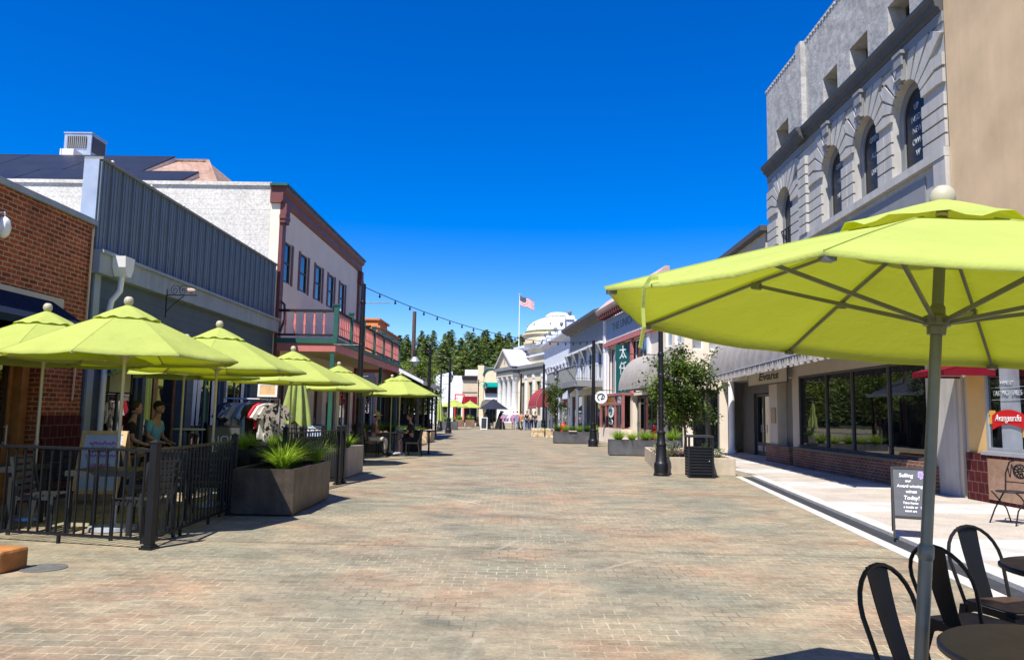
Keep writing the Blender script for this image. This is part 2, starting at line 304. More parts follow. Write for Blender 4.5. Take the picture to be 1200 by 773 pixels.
# ------------------------------------------------------------------ mesh builder
class MB:
    def __init__(s, M=None): s.bm = bmesh.new(); s.M = M; s.mi = 0
    def P(s, c): c = V(c); return s.M @ c if s.M is not None else c
    def face(s, pts):
        f = s.bm.faces.new([s.bm.verts.new(s.P(c)) for c in pts]); f.material_index = s.mi; return f
    def poly(s, verts, faces):
        vs = [s.bm.verts.new(s.P(c)) for c in verts]
        for f in faces:
            try: s.bm.faces.new([vs[i] for i in f]).material_index = s.mi
            except ValueError: pass
    def box(s, x0, x1, y0, y1, z0, z1):
        s.poly([(x, y, z) for z in (z0, z1) for x, y in ((x0, y0), (x1, y0), (x1, y1), (x0, y1))],
               [(0, 3, 2, 1), (4, 5, 6, 7), (0, 1, 5, 4), (1, 2, 6, 5), (2, 3, 7, 6), (3, 0, 4, 7)])
    def cbox(s, c, sx, sy, sz): s.box(c[0] - sx / 2, c[0] + sx / 2, c[1] - sy / 2, c[1] + sy / 2, c[2] - sz / 2, c[2] + sz / 2)
    def beam(s, a, b, w, h, up=(0, 0, 1)):
        a, b = V(a), V(b); d = (b - a).normalized(); u = V(up)
        if abs(d.dot(u)) > .98: u = V((0, 1, 0))
        r = d.cross(u).normalized(); u = r.cross(d)
        r *= w / 2; u *= h / 2
        s.poly([a - r - u, a + r - u, a + r + u, a - r + u, b - r - u, b + r - u, b + r + u, b - r + u],
               [(3, 2, 1, 0), (4, 5, 6, 7), (0, 1, 5, 4), (1, 2, 6, 5), (2, 3, 7, 6), (3, 0, 4, 7)])
    def tube(s, pts, r, n=8, caps=True):
        pts = [V(p) for p in pts]; m = len(pts)
        rr = r if isinstance(r, (list, tuple)) else [r] * m
        vs = []; faces = []
        prev = None
        for i, p in enumerate(pts):
            d = (pts[min(i + 1, m - 1)] - pts[max(i - 1, 0)]).normalized()
            if prev is None:
                u = V((0, 0, 1)) if abs(d.z) < .9 else V((1, 0, 0))
                x = d.cross(u).normalized()
            else:
                x = prev - d * prev.dot(d); x.normalize()
            prev = x; y = d.cross(x)
            for k in range(n):
                a = 2 * PI * k / n
                vs.append(p + (x * math.cos(a) + y * math.sin(a)) * rr[i])
        for i in range(m - 1):
            for k in range(n):
                faces.append((i * n + k, i * n + (k + 1) % n, (i + 1) * n + (k + 1) % n, (i + 1) * n + k))
        if caps: faces += [tuple(range(n))[::-1], tuple((m - 1) * n + k for k in range(n))]
        s.poly(vs, faces)
    def lathe(s, prof, n=16, c=(0, 0, 0), a0=0.):
        vs = []; faces = []
        for r, z in prof:
            for k in range(n):
                a = a0 + 2 * PI * k / n
                vs.append((c[0] + r * math.cos(a), c[1] + r * math.sin(a), c[2] + z))
        for i in range(len(prof) - 1):
            for k in range(n):
                faces.append((i * n + k, i * n + (k + 1) % n, (i + 1) * n + (k + 1) % n, (i + 1) * n + k))
        faces += [tuple(range(n))[::-1], tuple((len(prof) - 1) * n + k for k in range(n))]
        s.poly(vs, faces)
    def extr(s, poly, vec):
        n = len(poly); vec = V(vec); a = [V(p) for p in poly]; b = [p + vec for p in a]
        s.poly(a + b, [tuple(range(n))[::-1], tuple(range(n, 2 * n))] + [(i, (i + 1) % n, n + (i + 1) % n, n + i) for i in range(n)])
    def ball(s, c, r, sub=2, sc3=(1, 1, 1)):
        t = bmesh.new(); bmesh.ops.create_icosphere(t, subdivisions=sub, radius=r)
        idx = {v: i for i, v in enumerate(t.verts)}
        s.poly([V(c) + V((v.co.x * sc3[0], v.co.y * sc3[1], v.co.z * sc3[2])) for v in t.verts], [tuple(idx[v] for v in f.verts) for f in t.faces]); t.free()
    def mesh(s, name, smooth=False, norm=True, merge=0.):
        if merge: bmesh.ops.remove_doubles(s.bm, verts=s.bm.verts, dist=merge)
        if norm: bmesh.ops.recalc_face_normals(s.bm, faces=s.bm.faces)
        me = bpy.data.meshes.new(name); s.bm.to_mesh(me); s.bm.free()
        if smooth:
            me.polygons.foreach_set('use_smooth', [True] * len(me.polygons))
            if smooth != 'all': me.set_sharp_from_angle(angle=rad(smooth if smooth is not True else 38))
        return me
    def build(s, name, m, parent=None, smooth=False, bevel=0., norm=True, merge=0., label=None):
        me = s.mesh(name, smooth, norm, merge)
        return put(me, name, m, parent, bevel, label)
def put(me, name, m, parent=None, bevel=0., label=None):
    for x in (m if isinstance(m, (list, tuple)) else [m]): me.materials.append(MT[x])
    o = bpy.data.objects.new(name, me); COL.objects.link(o)
    if parent: o.parent = parent
    if bevel:
        b = o.modifiers.new('edge', 'BEVEL'); b.width = bevel; b.segments = 2; b.limit_method = 'ANGLE'
    if label: o['label'] = label
    return o
def tag(o, label, cat, group=None):
    o['label'] = label; o['category'] = cat
    if group: o['group'] = group
    return o
def thing(name, label, cat, loc=(0, 0, 0), rz=0., group=None):
    o = bpy.data.objects.new(name, None); COL.objects.link(o); o.empty_display_size = .1
    o.location = loc; o.rotation_euler = (0, 0, rz)
    return tag(o, label, cat, group)
def structure(o): o['kind'] = 'structure'; return o
def kids(o): return [c for c in bpy.data.objects if c.parent == o]
def dup(root, loc, rz=0., label=None, group=None, scale=None):
    def cp(o, par):
        c = o.copy(); COL.objects.link(c)
        if par: c.parent = par
        for ch in o.children: cp(ch, c)
        return c
    r = cp(root, None)
    r.location = loc; r.rotation_euler = (0, 0, rz)
    if scale: r.scale = scale if isinstance(scale, tuple) else (scale,) * 3
    if label: r['label'] = label
    if group: r['group'] = group
    return r
TEXTS = []
def text(body, size, M, m, parent, name='lettering', ext=.004, align='CENTER', shear=0., sx=1., bold=0.):
    cu = bpy.data.curves.new(name, 'FONT'); cu.body = body; cu.size = size; cu.extrude = ext; cu.align_x = align; cu.align_y = 'CENTER'; cu.shear = shear; cu.offset = bold
    cu.materials.append(MT[m])
    o = bpy.data.objects.new(name, cu); COL.objects.link(o); o.parent = parent
    o.matrix_local = M @ Matrix.Diagonal((sx, 1, 1, 1)); TEXTS.append(o); return o
def face_matrix(at, normal, up=(0, 0, 1)):
    n = V(normal).normalized(); u = V(up); r = u.cross(n).normalized(); u = n.cross(r)
    M = Matrix((r, u, n)).transposed().to_4x4(); M.translation = V(at); return M
# ------------------------------------------------------------------ street furniture
def umbrella(label, loc, R=1.38, rim=2.1, apex=2.74, ball=2.86, pole='alu_pole', rz=0., group='lime green market umbrellas', strap=False, detail=True, pr=.021):
    t = thing('market_umbrella', label, 'umbrella', loc, rz, group)
    N = 8; r0 = .3; vr = .4
    def ribz(r): q = r / R; return apex - .04 - (apex - .04 - rim) * (q ** 1.12)
    m = MB(); sub, rs = 6, 9
    grid = {}
    vs = []; faces = []
    for k in range(N):
        for j in range(sub):
            f = j / sub; a0 = 2 * PI * k / N; a1 = 2 * PI * (k + 1) / N
            for i in range(rs + 1):
                r = r0 + (R - r0) * i / rs
                p = V((math.cos(a0), math.sin(a0), 0)).lerp(V((math.cos(a1), math.sin(a1), 0)), f) * r
                sag = math.sin(PI * f)
                p *= 1 - .012 * sag * (r / R)
                z = ribz(r) - .02 * sag * (r / R) ** 2 + (.011 * mnoise.noise(V((p.x * 3.3 + loc[0], p.y * 3.3, loc[1]))) + .006 * mnoise.noise(V((p.x * 9, p.y * 9, 3.1)))) * min(1, sag * 1.3)
                grid[(k * sub + j, i)] = len(vs); vs.append((p.x, p.y, z))
    tot = N * sub
    for c in range(tot):
        for i in range(rs):
            faces.append((grid[(c, i)], grid[((c + 1) % tot, i)], grid[((c + 1) % tot, i + 1)], grid[(c, i + 1)]))
    # a narrow hem hangs from the rim
    hem = []
    for c in range(tot):
        x, y, z = vs[grid[(c, rs)]]; hem.append(len(vs)); vs.append((x * .995, y * .995, z - .012))
    for c in range(tot): faces.append((grid[(c, rs)], grid[((c + 1) % tot, rs)], hem[(c + 1) % tot], hem[c]))
    m.poly(vs, faces); cn = m.build('canopy', 'lime', t, 'all', norm=False)
    on_rib = []
    for v in cn.data.vertices:
        a = math.degrees(math.atan2(v.co.y, v.co.x)) % 45
        on_rib.append(min(a, 45 - a) < .6)
    for e in cn.data.edges: e.use_edge_sharp = on_rib[e.vertices[0]] and on_rib[e.vertices[1]] or e.use_edge_sharp
    # vent cap with a wavy loose edge
    m = MB(); vs = []; faces = []; n = 48
    for i in range(5):
        r = .03 + (vr - .03) * i / 4
        for k in range(n):
            a = 2 * PI * k / n; f = (k % 6) / 6; sag = math.sin(PI * f)
            rr = r * (1 - .035 * sag)
            wav = .011 * math.sin(k * 1.7 + i) * (i == 4)
            vs.append((rr * math.cos(a), rr * math.sin(a), ribz(r) + .03 + .035 * (1 - i / 4) - .012 * sag * i / 4 + wav))
    for i in range(4):
        for k in range(n): faces.append((i * n + k, i * n + (k + 1) % n, (i + 1) * n + (k + 1) % n, (i + 1) * n + k))
    m.poly(vs, faces); m.build('vent_flap', 'lime', t, 'all', norm=False)
    m = MB(); m.tube([(0, 0, .03), (0, 0, 1.0)], pr * 1.15, 14); m.tube([(0, 0, .9), (0, 0, apex + .02)], pr, 14); m.lathe([(pr * 1.15, 0), (pr * 1.35, .01), (pr * 1.35, .05), (pr * 1.1, .06)], 14, (0, 0, .98))
    m.build('pole', pole, t, True)
    m = MB(); m.lathe([(.0, 0), (.022, 0), (.03, .02), (.02, .035), (.04, .05), (.056, .085), (.058, .11), (.05, .14), (.03, .16), (0, .165)], 20, (0, 0, ball - .165))
    fo = m.build('finial', 'finial', t, 'all')
    if pole == 'pole_grey': fo.scale = (.82, .82, .82); fo.location.z = (ball - .165) * .18 + .012
    hz = rim + .02
    m = MB(); m.lathe([(pr, -.05), (.034, -.05), (.036, -.02), (.05, -.015), (.05, .02), (.03, .03), (.028, .06), (pr, .07)], 16, (0, 0, hz)); m.build('hub', pole, t, True)
    if detail:
        for k in range(N):
            a = 2 * PI * k / N; c, s_ = math.cos(a), math.sin(a)
            m = MB(); m.tube([(c * r, s_ * r, ribz(r) + .001) for r in [r0 + (R - r0) * q / 9 for q in range(10)]], .0032, 5); m.build('seam', 'lime', t, True)
            m = MB(); m.tube([(c * r, s_ * r, ribz(r) - .016) for r in (.03, .35, .7, 1.05, R - .015)], .0078, 6); m.cbox((c * (R - .03), s_ * (R - .03), ribz(R) - .012), .035, .035, .02); m.build('rib', pole, t, True)
            rm = R * .56
            m = MB(); m.beam((c * .045, s_ * .045, hz), (c * rm, s_ * rm, ribz(rm) - .03), .011, .016); m.beam((c * rm - .02 * c, s_ * rm - .02 * s_, ribz(rm) - .034), (c * rm + .02 * c, s_ * rm + .02 * s_, ribz(rm) - .03), .026, .03); m.build('strut', pole, t)
    m = MB(); m.lathe([(0, 0), (.27, 0), (.28, .012), (.27, .05), (.06, .075), (.04, .09), (.04, .32), (pr * 1.2, .33)], 24); m.build('base_plate', 'alu_dark' if pole != 'alu_pole' else 'silver', t, True)
    if strap:
        a = rad(192); c, s_ = math.cos(a), math.sin(a)
        pts = [(c * 1.22, s_ * 1.22, rim + .012), (c * 1.25, s_ * 1.25, rim + .006), (c * 1.27, s_ * 1.27, rim - .03), (c * 1.265, s_ * 1.265 + .01, rim - .1), (c * 1.26, s_ * 1.26 - .01, rim - .17), (c * 1.265, s_ * 1.265, rim - .24)]
        m = MB()
        w = V((-s_, c, 0)) * .011
        for i in range(len(pts) - 1): m.beam(pts[i], pts[i + 1], .013, .004, (.3, -.9, .2))
        m.build('tie_strap', 'lime', t)
    return t
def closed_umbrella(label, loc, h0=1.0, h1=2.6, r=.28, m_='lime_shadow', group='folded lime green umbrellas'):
    t = thing('folded_umbrella', label, 'umbrella', loc, 0, group)
    m = MB(); n = 48; vs = []; faces = []
    for i in range(9):
        f = i / 8; z = h1 + (h0 - h1) * f
        for k in range(n):
            a = 2 * PI * k / n
            fold = .5 + .5 * math.cos(a * 8 + f * 1.2)
            rr = (.03 + r * (f ** .75)) * (.52 + .48 * fold)
            vs.append((rr * math.cos(a), rr * math.sin(a), z - .1 * (i == 8) * fold + .05 * (i == 8) * math.sin(3 * a)))
    for i in range(8):
        for k in range(n): faces.append((i * n + k, i * n + (k + 1) % n, (i + 1) * n + (k + 1) % n, (i + 1) * n + k))
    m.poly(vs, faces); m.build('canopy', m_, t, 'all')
    m = MB(); m.tube([(0, 0, .03), (0, 0, h1 + .02)], .021, 10); m.build('pole', 'alu_pole', t, True)
    m = MB(); m.ball((0, 0, h1 + .07), .055, 2); m.build('finial', 'finial', t, 'all')
    m = MB(); m.lathe([(0, 0), (.27, 0), (.27, .05), (.05, .08), (.03, .3), (0, .3)], 20); m.build('base_plate', 'alu_dark', t, True)
    return t
def metal_chair(label, loc, rz, group='black metal cafe chairs'):
    """sheet steel cafe chair, facing local +y"""
    t = thing('cafe_chair', label, 'chair', loc, rz, group)
    m = MB()
    # seat with a dished top and rounded corners
    def rr(w, d, r, z, n=5):
        pts = []
        for cx, cy, a0 in ((w - r, d - r, 0), (-w + r, d - r, 90), (-w + r, -d + r, 180), (w - r, -d + r, 270)):
            for i in range(n): a = rad(a0 + 90 * i / (n - 1)); pts.append((cx + r * math.cos(a), cy + r * math.sin(a), z))
        return pts
    L = [rr(.185, .18, .06, .452), rr(.178, .173, .055, .458), rr(.15, .145, .045, .452)]
    n = len(L[0]); vs = sum(L, []) + [(0, 0, .45)]
    f = [(i * n + k, i * n + (k + 1) % n, (i + 1) * n + (k + 1) % n, (i + 1) * n + k) for i in range(2) for k in range(n)] + [(2 * n + k, 2 * n + (k + 1) % n, 3 * n) for k in range(n)]
    m.poly(vs, f); m.build('seat', 'seat_brown', t, True)
    m = MB(); A = rr(.188, .183, .06, .452); B = [(x * 1.01, y * 1.01, .41) for x, y, z in A]
    m.poly(A + B, [(k, (k + 1) % n, n + (k + 1) % n, n + k) for k in range(n)])
    # arched skirts between the legs
    for sx, sy, dx, dy in ((0, 1, 1, 0), (0, -1, 1, 0), (1, 0, 0, 1), (-1, 0, 0, 1)):
        pts = []
        for i in range(13):
            u = -1 + 2 * i / 12
            pts.append((u, .412 - .13 * abs(u) ** 5))
        for i in range(12):
            (u0, z0), (u1, z1) = pts[i], pts[i + 1]
            o = .186
            def q(u, z): return (sx * o + dx * u * .18, sy * o + dy * u * .175, z)
            m.face([q(u0, .415), q(u1, .415), q(u1, z1 - .002), q(u0, z0 - .002)])
    m.build('seat_skirt', 'chair_black', t)
    for sx in (-1, 1):
        for sy in (-1, 1):
            m = MB(); a = V((sx * .165, sy * .16, .43)); b = V((sx * .215, sy * (.21 if sy > 0 else .235), 0))
            vs = []
            for p, w in ((a, .05), (a.lerp(b, .5), .03), (b, .017)):
                vs += [p + V((-w * .5, -w * .5, 0)), p + V((w * .5, -w * .5, 0)), p + V((w * .5, w * .5, 0)), p + V((-w * .5, w * .5, 0))]
            m.poly(vs, [(0, 1, 2, 3), (8, 9, 10, 11)] + [(i * 4 + k, i * 4 + (k + 1) % 4, i * 4 + 4 + (k + 1) % 4, i * 4 + 4 + k) for i in (0, 1) for k in range(4)])
            m.build('leg', 'chair_black', t)
    # hoop back: tube from the rear corners up and over
    m = MB(); pts = []
    for i in range(25):
        u = -1 + 2 * i / 24
        if abs(u) > .5:
            k = (1 - abs(u)) / .5
            x = math.copysign(.165 + .03 * k, u); z = .43 + .24 * k
        else:
            a = u / .5 * PI / 2
            x = .195 * math.sin(a); z = .67 + .19 * math.cos(a)
        pts.append((x, -.165 - .13 * (z - .43) / .43, z))
    m.tube(pts, .0105, 8); m.build('back_hoop', 'chair_black', t, True)
    m = MB(); vs = []
    for i in range(9):
        f = i / 8; z = .44 + .415 * f; w = .052 + .022 * f; y = -.168 - .13 * (z - .43) / .43 - .012 * math.sin(PI * f)
        vs += [(-w, y, z), (0, y - .008, z), (w, y, z), (w, y - .006, z), (0, y - .014, z), (-w, y - .006, z)]
    m.poly(vs, [(i * 6 + k, i * 6 + (k + 1) % 6, i * 6 + 6 + (k + 1) % 6, i * 6 + 6 + k) for i in range(8) for k in range(6)] + [tuple(range(6)), tuple(range(48, 54))])
    m.build('back_splat', 'chair_black', t, True)
    return t
def round_table(label, loc, r=.38, h=.75, pedestal=True, top='table_brown', group='round cafe tables'):
    t = thing('round_table', label, 'table', loc, 0, group)
    m = MB(); m.lathe([(0, h - .03), (r - .012, h - .03), (r, h - .022), (r, h - .008), (r - .01, h), (0, h)], 48); m.build('tabletop', top, t, True)
    if pedestal:
        m = MB(); m.lathe([(.035, .04), (.03, .1), (.03, h - .08), (.06, h - .05), (.15, h - .03)], 16); m.build('column', 'black', t, True)
        m = MB(); m.lathe([(0, 0), (.24, 0), (.245, .012), (.06, .035), (.035, .06)], 28); m.build('base_plate', 'black', t, True)
    else:
        m = MB(); m.lathe([(r * .72, h - .09), (r * .72, h - .03)], 32); m.build('apron', 'chair_black', t, True)
        for k in range(4):
            a = PI / 4 + k * PI / 2; c, s_ = math.cos(a), math.sin(a); m = MB()
            p0, p1 = V((c * r * .68, s_ * r * .68, h - .04)), V((c * r * .82, s_ * r * .82, 0))
            vs = []
            for p, w in ((p0, .09), (p0.lerp(p1, .5), .05), (p1, .022)):
                tx, ty = -s_ * w / 2, c * w / 2
                vs += [p + V((tx, ty, 0)), p - V((tx, ty, 0)), p + V((-tx - c * w * .3, -ty - s_ * w * .3, 0)), p + V((tx - c * w * .3, ty - s_ * w * .3, 0))]
            m.poly(vs, [(0, 1, 2, 3), (8, 9, 10, 11)] + [(i * 4 + q, i * 4 + (q + 1) % 4, i * 4 + 4 + (q + 1) % 4, i * 4 + 4 + q) for i in (0, 1) for q in range(4)])
            m.build('leg', 'chair_black', t)
    return t
def slat_chair(label, loc, rz, m_='alu_dark', group='slatted patio chairs', seat=.45, wood=None):
    """outdoor chair with slatted seat and back, facing local +y"""
    t = thing('patio_chair', label, 'chair', loc, rz, group); w = .225; s2 = wood or m_
    for sx in (-1, 1):
        m = MB(); m.beam((sx * w, .2, 0), (sx * w, .2, seat), .028, .035, (0, 1, 0)); m.build('leg', m_, t)
        m = MB(); P = [V((sx * w, -.27, 0)), V((sx * w, -.2, seat)), V((sx * w, -.29, seat + .43))]
        m.beam(P[0], P[1], .028, .04, (0, 1, 0)); m.beam(P[1], P[2], .028, .038, (0, 1, 0)); m.build('leg', m_, t)
    m = MB()
    for k in range(6): y = -.18 + .078 * k; m.box(-w, w, y - .03, y + .03, seat - .01, seat + .012)
    for y in (-.2, .2): m.box(-w, w, y - .014, y + .014, seat - .05, seat - .012)
    for sx in (-1, 1): m.box(sx * w - .013, sx * w + .013, -.2, .2, seat - .05, seat - .012)
    m.build('seat', s2, t)
    m = MB()
    for k in range(5):
        z = seat + .08 + .078 * k; y = -.2 - .09 * (z - seat) / .43
        m.beam((-w, y, z), (w, y, z), .014, .055, (0, -.2, 1))
    m.beam((-w - .012, -.292, seat + .435), (w + .012, -.292, seat + .435), .03, .025, (0, 0, 1))
    m.build('backrest', s2, t)
    return t
def square_table(label, loc, rz=0., w=.76, h=.75, m_='alu_dark', group='square patio tables', bar=False):
    t = thing('patio_table', label, 'table', loc, rz, group); a = w / 2
    m = MB()
    n = 8
    for k in range(n): x = -a + w * (k + .5) / n; m.box(x - w / n * .44, x + w / n * .44, -a, a, h - .022, h)
    for s in (-1, 1): m.box(-a, a, s * a - .02, s * a + .02, h - .06, h - .003); m.box(s * a - .02, s * a + .02, -a, a, h - .06, h - .002)
    m.build('tabletop', m_, t)
    for sx in (-1, 1):
        for sy in (-1, 1):
            m = MB(); m.box(sx * (a - .03) - .022, sx * (a - .03) + .022, sy * (a - .03) - .022, sy * (a - .03) + .022, 0, h - .05); m.build('leg', m_, t)
    return t
def fence_run(label, p0, p1, posts=(0, 1), h=1.06, step=.118, zg=0.):
    p0, p1 = V((p0[0], p0[1], 0)), V((p1[0], p1[1], 0)); d = p1 - p0; L = d.length
    t = thing('railing_fence', label, 'fence', (p0.x, p0.y, zg), math.atan2(d.y, d.x), 'black railing fences around the patios')
    for i, f in enumerate(posts):
        m = MB(); x = L * f
        m.box(x - .042, x + .042, -.042, .042, 0, h + .06); m.box(x - .048, x + .048, -.048, .048, h + .06, h + .075)
        m.poly([(x - .045, -.045, h + .075), (x + .045, -.045, h + .075), (x + .045, .045, h + .075), (x - .045, .045, h + .075), (x, 0, h + .105)], [(0, 1, 4), (1, 2, 4), (2, 3, 4), (3, 0, 4), (0, 1, 2, 3)])
        m.box(x - .075, x + .075, -.075, .075, 0, .022); m.box(x - .06, x + .06, -.06, .06, .022, .045)
        m.build('post', 'fence_black', t, bevel=.004)
    for z, ww, hh in ((h - .02, .042, .03), (.1, .028, .03)):
        m = MB(); m.box(.04, L - .04, -ww / 2, ww / 2, z - hh / 2, z + hh / 2); m.build('rail', 'fence_black', t)
    n = int(L / step)
    proto = None
    for k in range(1, n):
        x = L * k / n
        if any(abs(x - L * f) < .06 for f in posts): continue
        if proto is None:
            m = MB(); m.box(-.009, .009, -.009, .009, .1, h - .03); proto = m.build('picket', 'fence_black', t); o = proto
        else:
            o = proto.copy(); COL.objects.link(o)
        o.location.x = x
    for f in (.3, .65): m = MB(); m.box(L * f - .015, L * f + .015, -.015, .015, 0, .09); m.build('foot', 'fence_black', t)
    return t
def lamp_post(label, loc, h=5.3, arm=None, lantern=False, brackets=True, rz=0., group='black street lamp posts', k=1.):
    """arm: direction sign along local x of a lantern arm"""
    t = thing('street_lamp', label, 'street lamp', loc, rz, group)
    m = MB(); m.lathe([(0, 0), (.2 * k, 0), (.2 * k, .05), (.18 * k, .07), (.185 * k, .3), (.165 * k, .34), (.15 * k, .36), (.125 * k, .75), (.14 * k, .77), (.14 * k, .8), (.11 * k, .84), (.1 * k, 1.05), (.115 * k, 1.07), (.115 * k, 1.11), (.075 * k, 1.15)], 12); m.build('base', 'black', t, True)
    m = MB(); m.tube([(0, 0, 1.1), (0, 0, h)], [.07 * k, .06 * k], 12); m.lathe([(.07, 0), (.08, .02), (.07, .05)], 12, (0, 0, 1.75)); m.lathe([(.06, 0), (.072, .02), (.072, .06), (.03, .09), (0, .1)], 12, (0, 0, h - .04)); m.build('shaft', 'black', t, True)
    if brackets:
        for z, s in ((h - .55, 1), (h - 1.85, -1), (2.55, 1)):
            m = MB(); m.lathe([(.075, 0), (.085, .02), (.085, .09), (.075, .11)], 12, (0, 0, z - .05)); m.tube([(s * .05, 0, z), (s * .85 if z > 3 else s * .25, 0, z + .01)], .013, 6); m.build('banner_bracket', 'black', t, True)
    if arm:
        s = arm; z = h - .38
        m = MB(); pts = [(s * .05, 0, z)] + [(s * (.1 + .75 * f), 0, z + .22 * math.sin(PI * f) * (1 - f * .3)) for f in (.15, .3, .45, .6, .75, .9, 1)]
        m.tube(pts, .026, 8); m.lathe([(.075, 0), (.085, .02), (.085, .12), (.075, .14)], 12, (0, 0, z - .07)); m.build('arm', 'black', t, True)
        ex = s * .85
        if lantern == 'bell':
            m = MB(); m.lathe([(.03, .14), (.11, .12), (.12, -.12), (.1, -.22), (.05, -.24)], 14, (ex, 0, z)); m.build('ballast_box', 'alu_dark', t, True)
            m = MB(); m.lathe([(.06, -.24), (.11, -.26), (.17, -.34), (.3, -.5), (.31, -.53), (.28, -.53), (.15, -.4)], 20, (ex, 0, z)); m.build('lamp_shade', 'silver', t, True)
            m = MB(); m.lathe([(0, -.8), (.09, -.78), (.16, -.66), (.2, -.52), (.2, -.5)], 16, (ex, 0, z)); m.build('globe', 'lamp_glass', t, True)
        else:
            m = MB(); m.lathe([(.02, .14), (.05, .12), (.05, -.03), (.09, -.05), (.22, -.2), (.23, -.24), (.2, -.25)], 12, (ex, 0, z)); g = m.build('lantern_cap', 'black', t, True)
            m = MB(); m.lathe([(.04, -.6), (.1, -.58), (.18, -.28), (.19, -.24)], 8, (ex, 0, z)); m.build('globe', 'lamp_glass', t, True)
            m = MB()
            for q in range(8):
                a = 2 * PI * q / 8; m.beam((ex + .1 * math.cos(a), .1 * math.sin(a), z - .58), (ex + .195 * math.cos(a), .195 * math.sin(a), z - .24), .012, .012)
            m.lathe([(.03, -.7), (.06, -.67), (.11, -.6), (.11, -.575), (.09, -.57)], 10, (ex, 0, z)); m.build('lantern_cage', 'black', t, True)
    return t
def planter_box(label, loc, rz, w, d, h, m_, group='planter boxes along the street', wall=.045, cat='planter'):
    """w along local x, d along local y, base centre at loc"""
    t = thing('planter_box', label, cat, loc, rz, group); a, b = w / 2, d / 2
    m = MB()
    m.box(-a, a, -b, -b + wall, 0.03, h); m.box(-a, a, b - wall, b, 0.03, h); m.box(-a, -a + wall, -b + wall, b - wall, 0.03, h); m.box(a - wall, a, -b + wall, b - wall, 0.03, h); m.box(-a + wall, a - wall, -b + wall, b - wall, .03, .1)
    m.build('box', m_, t)
    m = MB(); m.box(-a + .06, a - .06, -b + .06, b - .06, 0, .03); m.build('plinth', 'black_matte', t)
    m = MB(); nx, ny = max(4, int(w * 8)), max(4, int(d * 8)); vs = []
    for j in range(ny + 1):
        for i in range(nx + 1): vs.append((-a + wall + (w - 2 * wall) * i / nx, -b + wall + (d - 2 * wall) * j / ny, h - .07 + RND.uniform(-.02, .025)))
    m.poly(vs, [(j * (nx + 1) + i, j * (nx + 1) + i + 1, (j + 1) * (nx + 1) + i + 1, (j + 1) * (nx + 1) + i) for j in range(ny) for i in range(nx)]); m.build('soil', 'soil', t, 'all')
    return t
# ------------------------------------------------------------------ plants
def blades(m, n, h, spread, w=.011, c=(0, 0, 0), seg=5):
    for _ in range(n):
        a = RND.uniform(0, 2 * PI); r0 = RND.uniform(0, .07) * spread / .4; L = h * RND.uniform(.6, 1.1); out = spread * RND.uniform(.15, 1.1); dr = RND.uniform(.0, .55)
        d = V((math.cos(a), math.sin(a), 0)); s = V((-d.y, d.x, 0)); prev = None
        ww = w * RND.uniform(.7, 1.3)
        for i in range(seg + 1):
            f = i / seg
            p = V(c) + d * (r0 + out * f ** 1.6) + V((0, 0, L * (f - dr * f ** 2.6)))
            q = ww * (1 - f ** 2) * .5 + .0008
            cur = (p - s * q, p + s * q)
            if prev: m.face([prev[0], prev[1], cur[1], cur[0]])
            prev = cur
GR = {}
def grass_protos():
    for nm, n, h, sp, w, mt in (('lime', 420, .46, .5, .0085, 'grass'), ('dark', 380, .52, .52, .008, 'grass_dark'), ('lime2', 320, .42, .42, .0085, 'grass'), ('far', 60, .45, .32, .028, 'grass')):
        m = MB(); blades(m, n, h, sp, w); GR[nm] = (m.mesh('grass_' + nm, 'all', norm=False), mt)
def tuft(kind, loc, label, s=1., group='ornamental grass clumps in the planters', name='ornamental_grass'):
    me, mt = GR[kind]
    if not me.materials: me.materials.append(MT[mt])
    o = bpy.data.objects.new(name, me); COL.objects.link(o); o.location = loc; o.rotation_euler = (0, 0, RND.uniform(0, 6)); o.scale = (s * RND.uniform(.92, 1.08), s * RND.uniform(.92, 1.08), s * RND.uniform(.9, 1.1))
    o['kind'] = 'thing'; return tag(o, label, 'ornamental grass', group)
def leaf(m, p, d, size, up=None):
    d = d.normalized(); s = d.cross(V((RND.uniform(-.4, .4), RND.uniform(-.4, .4), 1))).normalized() * size * .32
    n = s.cross(d).normalized() * size * .1
    m.face([p, p + d * size * .45 + s - n, p + d * size - n * 2]); m.face([p, p + d * size - n * 2, p + d * size * .45 - s - n])
